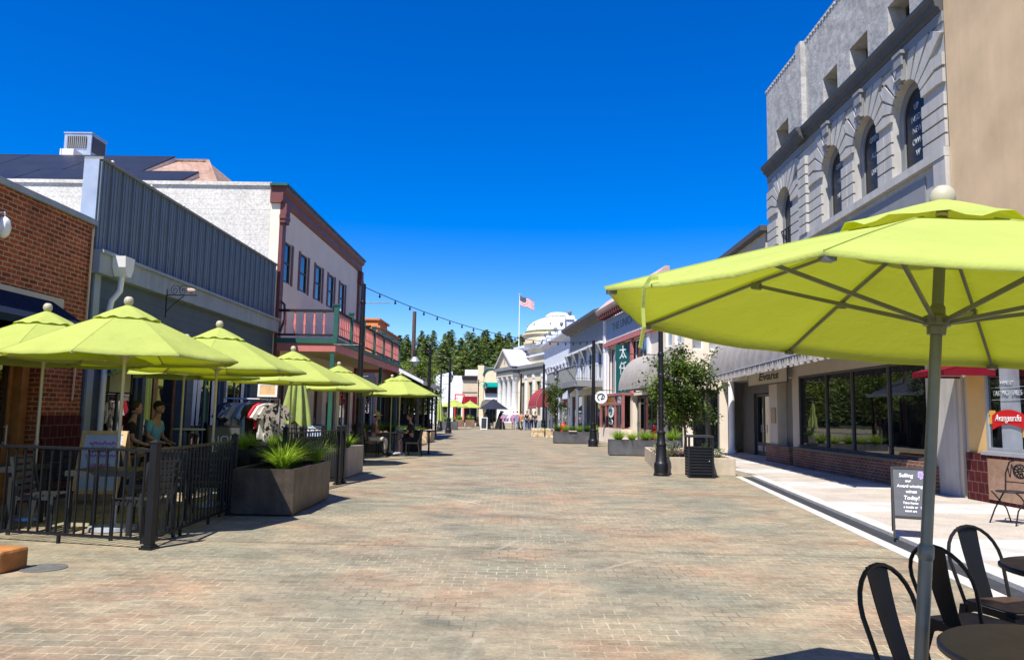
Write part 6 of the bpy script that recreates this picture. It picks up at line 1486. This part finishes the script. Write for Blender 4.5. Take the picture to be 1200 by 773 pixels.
closed_umbrella('folded lime umbrella under the balcony, in front of the dark porch', (-5.9, 20.2, 0), 1.2, 2.75, .42)
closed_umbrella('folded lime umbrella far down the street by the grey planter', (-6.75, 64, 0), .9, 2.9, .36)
t = thing('navy_canopy', 'dark navy pavilion umbrella far down the street before the bank', 'umbrella', (-2.7, 76, 0)); m = MB(); m.lathe([(1.5, 1.95), (.75, 2.45), (.05, 2.95)], 8); m.build('canopy', 'navy_cloth', t); m = MB(); m.tube([(0, 0, 0), (0, 0, 2.95)], .03, 8); m.build('pole', 'black', t); m = MB(); m.lathe([(0, 0), (.35, 0), (.35, .06), (.05, .1)], 12); m.build('base_plate', 'black', t)
for x in (-3.4, -2.0): closed = closed_umbrella('folded black umbrella standing under the navy canopy', (x, 75.2, 0), .15, 1.7, .5, 'c_black', 'folded black umbrellas under the navy canopy')
square_table('grey slatted patio table under the umbrella at the fence corner', (-4.98, 9.5, 0), .1)
square_table('grey slatted patio table by the brick doorway', (-6.55, 9.75, 0), .05)
tb = square_table('dark patio table in the shade behind the side railing', (-4.85, 12.0, 0), .1, .74, .75, 'black_matte')
dup(tb, (-6.3, 14.0, 0), .3, 'dark patio table in front of the seated pair'); dup(tb, (-5.3, 16.4, 0), .1, 'dark patio table under the third umbrella')
dup(tb, (-5.65, 21.4, 0), .2, 'dark patio table carrying the open sign')
ch = slat_chair('grey slatted chair turned side on at the fence corner table', (-5.72, 9.35, 0), rad(-85))
for lab, x, y, rz in (('grey slatted chair with its back to the corner post', -4.35, 8.98, 70), ('grey slatted chair on the far side of the corner table', -4.75, 10.25, 178), ('grey slatted chair at the doorway table, back to the wall', -7.2, 9.8, -90), ('grey slatted chair at the doorway table, facing the corner table', -6.45, 10.5, 175)):
    dup(ch, (x, y, 0), rad(rz), lab)
cb_ = slat_chair('black slatted chair beside the side railing', (-4.45, 11.1, 0), rad(10), 'black_matte', 'black slatted patio chairs')
for lab, x, y, rz in (('black slatted chair in shade behind the orange framed board', -5.6, 11.4, -60), ('black slatted chair tucked under the table beyond the railing', -4.4, 12.75, 170), ('black slatted chair facing the seated pair', -5.75, 13.5, 60), ('black slatted chair at the table under the third umbrella', -4.75, 15.8, 20), ('black slatted chair by the clothes rack', -5.9, 16.9, -100), ('black slatted chair at the table with the open sign', -5.1, 20.9, 30)):
    dup(cb_, (x, y, 0), rad(rz), lab)
for lab, x, y, rz in (('black bar stool under the light blue shirt', -7.0, 14.55, -95), ('black bar stool under the black top', -7.05, 13.75, -60)):
    t = thing('bar_stool', lab, 'stool', (x, y, 0), rad(rz), 'bar stools at the blue shopfront'); m = MB(); m.lathe([(0, .66), (.19, .66), (.2, .68), (.18, .7), (0, .7)], 20); m.build('seat', 'black', t, True)
    for k in range(4): a = PI / 4 + k * PI / 2; m = MB(); m.tube([(.1 * math.cos(a), .1 * math.sin(a), .66), (.22 * math.cos(a), .22 * math.sin(a), 0)], .014, 6); m.build('leg', 'black', t)
    m = MB(); m.tube([(.18 * math.cos(2 * PI * i / 16), .18 * math.sin(2 * PI * i / 16), .25) for i in range(17)], .009, 5); m.build('footrest', 'black', t)
round_table('small pale topped bar table beside the seated pair', (-6.35, 14.75, 0), .3, 1.12, True, 'blue_beam', None)
# orange framed menu board
t, bd = a_frame('menu_board', 'sandwich board with an orange wood frame and blue and magenta marker writing', (-6.62, 12.3, 0), rad(8), .68, 1.12, 'pale_blue', 'pale_wood', .16, .3, .06)
m = MB(bd['front'][1]); Lb = bd['front'][2]
for k, (c, z, w) in enumerate((('violet', .3, .4), ('sky_blue', .22, .46), ('violet', .1, .44), ('ink', .17, .3), ('violet', -.05, .3))):
    mm = MB(bd['front'][1]); pts = [(-w / 2 + w * i / 16, z + .022 * math.sin(i * 2.3 + k) + .01 * math.sin(i * 5.1), .007) for i in range(17)]; mm.tube(pts, .018 if c != 'ink' else .009, 4); mm.build('marker_line', c, bd['front'][0])
m.bm.free()
t, bd = a_frame('chalk_sign', 'black sandwich board with pale blue script standing by the shop window', (-6.35, 16.5, 0), rad(35), .7, 1.15, 'chalk', 'black_matte', .05, .25, .03)
text('JOS', .24, bd['front'][1] @ Matrix.Translation((.03, .25, .006)), 'pale_blue', bd['front'][0]); text('Fellino', .2, bd['front'][1] @ Matrix.Translation((0, -.05, .006)), 'pale_blue', bd['front'][0], shear=.2)
m = MB(); m.lathe([(.2, 0), (.2, .03), (.15, .05), (.06, .7), (0, .72)], 20); o = m.build('orange_cone', 'wood', None, True); o.location = (-6.4, 17.4, 0); tag(o, 'orange brown cone standing beside the pale blue scripted board', 'cone')
m = MB(); m.box(-.45, .45, -.3, .3, 0, .8); m.box(-.5, .5, -.34, .34, .8, .86); o = m.build('blue_cabinet', 'blue_beam', None, bevel=.01); o.location = (-6.6, 18.4, 0); tag(o, 'low pale blue cabinet in front of the curtained window', 'cabinet')
# clothes rack with hanging shirts
RK = V((-6.3, 18.0, 0)); t = thing('clothes_rack', 'chrome clothes rack hung with shirts under the patio umbrellas', 'clothes rack', RK, rad(12))
m = MB()
for s in (-1, 1): m.tube([(s * .62, 0, .12), (s * .62, 0, 1.75)], .016, 8); m.tube([(s * .62, -.25, .1), (s * .62, .25, .1)], .016, 6)
m.tube([(-.62, 0, 1.75), (.62, 0, 1.75)], .016, 8); m.tube([(-.62, 0, .14), (.62, 0, .14)], .012, 6); m.build('frame', 'silver', t, True)
for s in (-1, 1):
    for y in (-.25, .25): m = MB(); m.ball((s * .62, y, .045), .045, 2); m.build('caster', 'black', t, 'all')
def shirt_mesh(w, L):
    m = MB(); n = 10
    prof = [(-.0, .0), (.09, -.01), (w * .5, -.07), (w * .5 + .17, -.34), (w * .5 + .06, -.4), (w * .44, -.24), (w * .46, -L)]
    R_ = [(x, z) for x, z in prof]; Lf = [(-x, z) for x, z in prof[::-1]]
    m.extr([(x, -.05, z) for x, z in R_ + Lf[:-1]], (0, .1, 0))
    m.tube([(0, 0, .09), (.03, 0, .06), (0, 0, .02)], .006, 5); return m
cols = [('c_navy', 'navy shirt at the wall end of the clothes rack'), ('floral', 'floral print shirt hanging between the navy and grey ones'), ('c_grey', 'grey shirt hanging on the clothes rack'), ('c_denim', 'denim blue shirt hanging on the clothes rack'), ('c_black', 'black shirt hanging on the clothes rack'), ('c_red', 'small red shirt hanging on the clothes rack'), ('c_white', 'white shirt hanging on the clothes rack'), ('floral', 'dark floral print shirt at the street end of the clothes rack')]
for k, (c, lab) in enumerate(cols):
    m = shirt_mesh(.52 + .03 * (k % 3), .84 + .05 * ((k * 7) % 3)) if c != 'c_red' else shirt_mesh(.4, .6); o = m.build('hanging_shirt', c); f = -.52 + 1.04 * k / 7
    o.location = RK + V((f * math.cos(rad(12)), f * math.sin(rad(12)), 1.66)); o.rotation_euler = (RND.uniform(-.05, .05), 0, rad(12 + 42 + RND.uniform(-12, 12))); tag(o, lab, 'shirt', 'shirts on the clothes rack')
t, M_ = sign_board('price_sign', 'small tan sign in a white frame above the clothes rack', 'sign', (-5.95, 18.0, 1.96), (.2, -1, .15), .44, .32, .03, 'pale_wood', 'white_paint', .045)
m = MB(); m.tube([(0, .02, -.25), (0, .02, -.1)], .012, 6); m.build('stem', 'silver', t)
t, M_ = sign_board('open_sign', 'small white sign reading OPEN on the table under the balcony', 'sign', (-5.62, 21.2, .95), (.1, -1, .1), .52, .36, .02, 'pale_blue', 'alu_dark', .03); text('OPEN', .17, M_ @ Matrix.Translation((0, .02, .006)), 'white_paint', t, bold=.004)
# pavement table group
tt = round_table('black pavement table between the person in the sun hat and the one in black', (-4.35, 26.7, 0), .42, .8, True, 'black', 'black pavement tables')
dup(tt, (-3.33, 28.2, 0), 0, 'empty black pavement table standing at the street side of the umbrella', scale=(1.1, 1.1, 1.08))
for lab, x, y, rz, w in (('brown slatted chair under the person in the sun hat', -5.1, 26.6, -90, 'wood'), ('dark slatted chair under the person in black', -3.7, 26.75, 88, None)):
    slat_chair(lab, (x, y, 0), rad(rz), 'black_matte', None, .48, w)
m = MB(); m.box(-.32, .32, -.35, .35, .0, .78); m.box(-.34, .34, -.37, .37, .78, .82); o = m.build('black_counter', 'black_matte', None, bevel=.01); o.location = (-4.2, 30.2, 0); tag(o, 'black box shaped counter behind the person in black', 'counter')
# ================================================================== planters and plants
planter_box('long rusty dark steel planter of lime grass at the end of the railing', (-3.68, 12.2, 0), rad(1), .88, 2.25, .66, 'steel_planter')
for k, (x, y, g, s) in enumerate(((-3.55, 11.6, 'lime', .95), (-3.85, 12.2, 'dark', .95), (-3.62, 12.5, 'dark', 1.1), (-3.45, 13.05, 'lime2', 1.), (-3.9, 12.9, 'dark', 1.1))):
    tuft(g, (x, y, .6), ('bright lime' if g != 'dark' else 'deep green') + ' grass clump in the rusty steel planter', s)
m = MB()
for k in range(12):
    a = RND.uniform(0, 6.28); d = V((math.cos(a), math.sin(a), 2.2)).normalized(); leaf(m, V((0, 0, 0)), d, RND.uniform(.3, .5))
o = m.build('copper_plant', 'copper_leaf', None, 'all', norm=False); o.location = (-3.9, 13.1, .6); tag(o, 'copper leaved plant at the back of the steel planter', 'plant')
planter_box('black trough with pale grass hooked behind the side railing', (-4.6, 13.0, 0), 0, .5, 1.1, .86, 'black_matte')
for y in (12.75, 13.2): tuft('lime2', (-4.6, y, .8), 'pale grass clump in the black trough', .85)
t = thing('flower_pot', 'orange clay pot of grass behind the steel planter', 'flower pot', (-4.62, 14.5, .0)); m = MB(); m.lathe([(0, 0), (.13, 0), (.2, .75), (.22, .75), (.22, .82), (.18, .82), (.17, .78), (0, .78)], 20); m.build('pot', 'orange_stone', t, True); tuft('lime2', (-4.62, 14.5, .78), 'grass clump in the orange clay pot', .7)
planter_box('tan sided planter box standing between the railing and the lamp post', (-4.35, 18.3, 0), 0, .95, 1.7, .68, 'tan_planter')
for x, y in ((-4.4, 17.8), (-4.15, 18.5), (-4.5, 18.8)): tuft('dark' if x < -4.3 else 'lime2', (x, y, .62), 'grass clump in the tan planter box', .9)
planter_box('grey and rust planter full of green plants behind the sun hat', (-5.6, 29.3, 0), rad(5), 1.6, .8, .75, 'grey_planter')
for k in range(5): tuft('lime' if k % 2 else 'dark', (-6.2 + .32 * k, 29.25, .7), 'leafy clump in the planter behind the sun hat', .95)
planter_box('grey steel planter far down the street beyond the stone bed', (-6.6, 70, 0), 0, 1.75, 1.0, .75, 'grey_planter')
for k in range(4): tuft('far', (-7.2 + .4 * k, 69.9, .7), 'grass clump in the far grey planter', 1.35)
for k, x in enumerate((-6.9, -5.7)): 
    planter_box(('rusty box planter beside the far umbrella pole', 'rusty box planter before the crimson awning')[k], (x, 87, 0), 0, 1.0, .8, .8, 'wood_planter'); tuft('far', (x - .2, 86.9, .75), 'grass clump in a far rusty box planter', 1.5); tuft('far', (x + .2, 87, .75), 'grass clump in a far rusty box planter', 1.4)
planter_box('dark grey steel planter of grass before the bay window with the white emblem', (4.75, 29.9, 0), rad(-2), 2.7, .8, .6, 'grey_planter')
for k in range(5): tuft('lime2' if k % 2 else 'lime', (3.75 + .52 * k, 29.75, .54), 'lime grass clump in the planter before the bay window', 1.1)
planter_box('long dark steel planter of grass in front of the gallery posts', (2.95, 41.4, 0), 0, 2.4, .9, .64, 'grey_planter')
for k in range(6): tuft('lime' if k % 2 else 'dark', (2.0 + .38 * k, 41.2, .58), 'grass clump in the planter before the gallery', 1.0)
m = MB(); m.box(-.2, .2, -.1, .1, 0, .05); o = m.build('pale_lid', 'cream'); o.location = (2.75, 40.98, .64); tag(o, 'small pale slab lying on the rim of the gallery planter', 'slab')
def boulder(x, y, sx, sy, h, label, group):
    m = MB(); t_ = bmesh.new(); bmesh.ops.create_cube(t_, size=1.); bmesh.ops.subdivide_edges(t_, edges=t_.edges, cuts=3, use_grid_fill=True); idx = {v: i for i, v in enumerate(t_.verts)}
    vs = [V((v.co.x * sx, v.co.y * sy, (v.co.z + .5) * h)) + V((RND.uniform(-.03, .03), RND.uniform(-.03, .03), RND.uniform(-.025, .025) if v.co.z > -.49 else 0)) for v in t_.verts]
    m.poly(vs, [tuple(idx[v] for v in f.verts) for f in t_.faces]); t_.free(); o = m.build('stone_block', 'stone', None, bevel=.02); o.location = (x, y, 0); o.rotation_euler = (0, 0, RND.uniform(-.1, .1)); return tag(o, label, 'stone block', group)
for k, (x, y, sx, sy) in enumerate(((-6.6, 38.7, .9, .5), (-5.7, 38.5, .8, .55), (-4.95, 38.8, .6, .6), (-4.75, 39.9, .45, 1.2))): boulder(x, y, sx, sy, .62, 'rough tan stone block edging the bed before the pergola', 'tan stone blocks before the pergola')
for k in range(5): tuft('dark' if k % 2 else 'lime2', (-6.7 + .38 * k, 39.6, .35), 'green clump behind the tan stone blocks before the pergola', 1.05)
for k, (x, y, sx, sy) in enumerate(((.95, 52.2, .42, .5), (1.4, 52.0, .4, .5), (1.95, 51.4, .55, .5), (2.4, 51.0, .5, .5))): boulder(x, y, sx, sy, .58, 'tan stone block edging the slim tree bed by the gallery', 'tan stone blocks by the gallery')
for k in range(3): tuft('far', (1.3 + .45 * k, 52.4, .3), 'green clump behind the stone blocks by the gallery', .95)
m = MB(); m.lathe([(.16, 0), (.16, .08), (.11, .1), (.11, .55), (.15, .57), (.15, .62), (.1, .72), (.03, .8), (0, .82)], 14); m.tube([(-.2, 0, .42), (.2, 0, .42)], .055, 8); m.tube([(0, -.19, .42), (0, 0, .42)], .06, 8); o = m.build('fire_hydrant', 'red_sign', None, True); o.location = (2.6, 47.5, 0); o.scale = (1.3,) * 3; tag(o, 'small red hydrant standing by the slim tree', 'hydrant')
# concrete tree bed
P_ = [V(p) for p in ((3.66, 20.42, 0), (5.62, 20.34, 0), (5.72, 22.0, 0), (5.68, 26.7, 0), (4.3, 26.9, 0))]
c = sum(P_, V()) / 5; t = thing('tree_bed', 'low buff concrete walled bed around the young tree', 'tree bed', c)
for i in range(5):
    a, d = P_[i] - c, P_[(i + 1) % 5] - c; ai, di = a * (1 - .17 / a.length), d * (1 - .17 / d.length)
    m = MB(); m.extr([a, d, di, ai], (0, 0, .45)); m.build('bed_wall', 'concrete', t, bevel=.012)
m = MB(); n = 16; vs = [(0, 0, .4)]
for r in range(1, 7):
    for i in range(5):
        for q in range(6): p = (P_[i] - c).lerp(P_[(i + 1) % 5] - c, q / 6) * (r / 6) * .9; vs.append((p.x, p.y, .37 + RND.uniform(-.025, .03)))
f = [(0, 1 + k, 1 + (k + 1) % 30) for k in range(30)] + [(1 + r * 30 + k, 1 + r * 30 + (k + 1) % 30, 1 + (r + 1) * 30 + (k + 1) % 30, 1 + (r + 1) * 30 + k) for r in range(5) for k in range(30)]
m.poly(vs, f); m.build('mulch', 'mulch', t, 'all')
for k, (x, y, s) in enumerate(((4.05, 21.2, 1.), (4.3, 21.7, 1.2), (4.0, 22.4, .9), (5.35, 21.0, .8), (5.2, 21.8, 1.), (4.9, 21.1, .7))):
    m = MB()
    for q in range(int(260 * s)):
        a = RND.uniform(0, 6.28); r = RND.uniform(0, .26) * s; z = RND.uniform(.02, .42) * s * (1 - r * 1.6); d = V((math.cos(a), math.sin(a), RND.uniform(.2, 1.6))); leaf(m, V((r * math.cos(a), r * math.sin(a), z)), d, RND.uniform(.035, .075))
    for q in range(9): a = RND.uniform(0, 6.28); m.tube([(0, 0, 0), (.2 * s * math.cos(a), .2 * s * math.sin(a), .36 * s)], .005, 4)
    o = m.build('silver_shrub', 'leaf_silver' if k != 4 else 'leaf', None, 'all', norm=False); o.location = (x, y, .38); tag(o, 'small silvery shrub growing in the concrete tree bed', 'shrub', 'silvery shrubs in the tree bed')
# litter bin
t = thing('litter_bin', 'dark slatted steel litter bin with a raised flat hood before the tree bed', 'litter bin', (4.53, 19.72, 0), rad(-4))
m = MB(); m.box(-.28, .28, -.27, .27, .03, .74); m.build('body', 'black_matte', t); m = MB(); m.box(-.25, .25, -.24, .24, 0, .03); m.build('base', 'black', t)
m = MB()
for k in range(9):
    z = .08 + .072 * k
    m.extr([(-.255, -.272, z), (-.255, -.3, z + .01), (-.255, -.3, z + .045), (-.255, -.272, z + .06)], (.51, 0, 0)); m.extr([(-.282, -.25, z), (-.31, -.25, z + .01), (-.31, -.25, z + .045), (-.282, -.25, z + .06)], (0, .5, 0)); m.extr([(.282, -.25, z), (.31, -.25, z + .01), (.31, -.25, z + .045), (.282, -.25, z + .06)], (0, .5, 0))
m.build('slat_panel', 'fence_black', t)
for sx in (-1, 1):
    for sy in (-1, 1): m = MB(); m.box(sx * .29 - .025, sx * .29 + .025, sy * .28 - .025, sy * .28 + .025, .03, 1.0); m.build('corner_post', 'fence_black', t)
m = MB(); m.box(-.33, .33, -.32, .32, 1.0, 1.03); m.box(-.3, .3, -.29, .29, 1.03, 1.055); m.build('hood', 'alu_dark', t, bevel=.008); m = MB(); m.box(-.31, .31, -.3, .3, .742, .765); m.build('rim', 'fence_black', t); m = MB(); m.ball((.2, -.31, .42), .018, 1); m.build('latch', 'silver', t)
# far rack of colourful clothes and the small far sign
t = thing('clothes_rack', 'far clothes rack before the bank hung with pink and violet garments', 'clothes rack', (-1.0, 74.5, 0), rad(-8)); m = MB()
for s in (-1, 1): m.tube([(s * .75, 0, 0), (s * .75, 0, 1.55)], .02, 6)
m.tube([(-.75, 0, 1.55), (.75, 0, 1.55)], .02, 6); m.build('frame', 'silver', t)
for k, (c_, nm) in enumerate((('c_pink', 'hot pink at the outer end'), ('c_violet', 'violet beside the white one'), ('c_white', 'white'), ('c_pink', 'pink between white and lilac'), ('c_violet', 'lilac at the street end'))):
    m = shirt_mesh(.4, .7); o = m.build('hanging_shirt', c_); o.location = (-1.6 + .3 * k, 74.45 - .04 * k, 1.45); o.rotation_euler = (0, 0, rad(20)); tag(o, 'garment on the far rack before the bank, ' + nm, 'garment', 'garments on the far rack')
t, bd = a_frame('pavement_sign', 'far sandwich board with a white frame near the navy canopy', (-3.45, 72.8, 0), 0, .62, 1.15, 'alu_dark', 'white_paint', .05, .25, .06)
for k, (x, z) in enumerate(((-1.85, 1.55), (-1.65, 1.25), (-1.9, 1.2))):
    m = MB(); m.ball((0, 0, 0), .23, 2, (1, 1, 1.15)); m.tube([(0, 0, -.26), (0, 0, -z)], .006, 4); o = m.build('blue_balloon', 'c_blue', None, 'all'); o.location = (x, 75.8, z); tag(o, 'blue round balloon on a stem beside the navy canopy', 'balloon', 'blue balloons by the navy canopy')
# ================================================================== winery pavement
t, bd = a_frame('chalkboard_sign', 'black framed chalkboard sandwich board with white and violet chalk writing by the kerb', (5.0, 10.08, .05), rad(-24), .42, .86, 'chalk', 'black_matte', .24, .27, .028)
F_, Mb, Lb = bd['front']
for k, (s, z, sz, x) in enumerate((('Selling', .27, .105, -.05), ('our', .185, .075, -.02), ('Award winning', .1, .078, .0), ('wines', .015, .09, .02), ('Today!', -.085, .105, .02), ('Take home', -.165, .062, 0.), ('a bottle or', -.23, .06, 0.), ('work art', -.29, .06, .0))):
    text(s, sz * .68, Mb @ Matrix.Translation((x * .75, z * .82, .006)), 'chalk_white', F_, shear=.12, sx=.9, bold=.001, ext=.001)
def grapes(x, z, n, s):
    m = MB(Mb)
    for q in range(n): a = q * 2.4; r = s * math.sqrt(q / n); m.lathe([(0, .005), (.014, .005), (.014, .0075), (0, .0075)], 8, (x + r * math.cos(a) * .7, z + r * math.sin(a), 0))
    m.build('grape_drawing', 'chalk_violet', F_)
grapes(.135, .235, 16, .046); grapes(.145, -.2, 12, .042)
t = thing('bistro_chair', 'ornate black wrought iron chair outside the winery window', 'chair', (7.15, 11.45, .05), rad(115))
m = MB(); m.lathe([(0, .445), (.19, .445), (.2, .455), (.19, .465), (0, .465)], 24); m.build('seat', 'black', t, True)
for s in (-1, 1):
    m = MB(); m.tube([(s * .19, .22, 0), (s * .17, .12, .2), (s * .19, -.1, .4), (s * .18, -.17, .46)], .011, 6); m.build('leg', 'black', t); m = MB(); m.tube([(s * .19, -.26, 0), (s * .17, -.14, .2), (s * .19, .08, .4), (s * .18, .16, .45)], .011, 6); m.build('leg', 'black', t)
m = MB(); m.tube([(-.19, -.17, .45), (-.21, -.22, .7), (-.17, -.26, .87), (0, -.28, .93), (.17, -.26, .87), (.21, -.22, .7), (.19, -.17, .45)], .011, 8); m.tube([(-.2, -.21, .58), (.2, -.21, .58)], .009, 6); m.build('back_frame', 'black', t, True)
m = MB()
for k in range(10): a = 2 * PI * k / 10; m.tube([(.03 * math.cos(a), -.235, .74 + .03 * math.sin(a)), (.075 * math.cos(a + .5), -.235, .74 + .075 * math.sin(a + .5)), (.1 * math.cos(a), -.235, .74 + .1 * math.sin(a))], .012, 5)
m.lathe([(0, 0), (.045, 0), (.045, .02), (0, .02)], 12, (0, -.24, .73)); m.tube([(.1 * math.cos(2 * PI * i / 20), -.235, .74 + .1 * math.sin(2 * PI * i / 20)) for i in range(21)], .012, 6)
for s in (-1, 1): m.tube([(s * (.1 + .08 * i / 8), -.23, .74 + .1 * math.sin(i * .9)) for i in range(9)], .008, 5)
m.build('rosette_back', 'black', t, True)
# ================================================================== cafe set at the camera
UB = V((1.463, 3.02, 0))
t = umbrella('large lime umbrella leaning over the black metal chairs, seen from beneath', UB, 1.33, 1.875, 2.365, 2.465, 'pole_grey', rad(5.7), None, True, True, .0215)
t.rotation_euler = (rad(.6), rad(5.), rad(5.7))
metal_chair('black metal chair with its hoop back beside the umbrella pole', (1.76, 3.3, 0), rad(-148))
metal_chair('black metal chair side on just behind the umbrella pole', (2.42, 4.2, 0), rad(-70))
metal_chair('black metal chair by the second round table at the frame edge', (2.86, 4.62, 0), rad(-164))
round_table('brown topped round metal table beside the umbrella pole', (1.82, 2.62, 0), .4, .75, False)
round_table('dark round table cut by the frame edge behind the chairs', (3.0, 4.2, 0), .4, .74, True, 'chair_black')

# lettering becomes real meshes
dg = bpy.context.evaluated_depsgraph_get()
new = []
for o in TEXTS:
    me = bpy.data.meshes.new_from_object(o.evaluated_get(dg)); new.append((o, me, o.parent, o.matrix_local.copy(), o.name))
for o, me, par, ml, nm in new:
    bpy.data.objects.remove(o); q = bpy.data.objects.new(nm, me); COL.objects.link(q); q.parent = par; q.matrix_local = ml
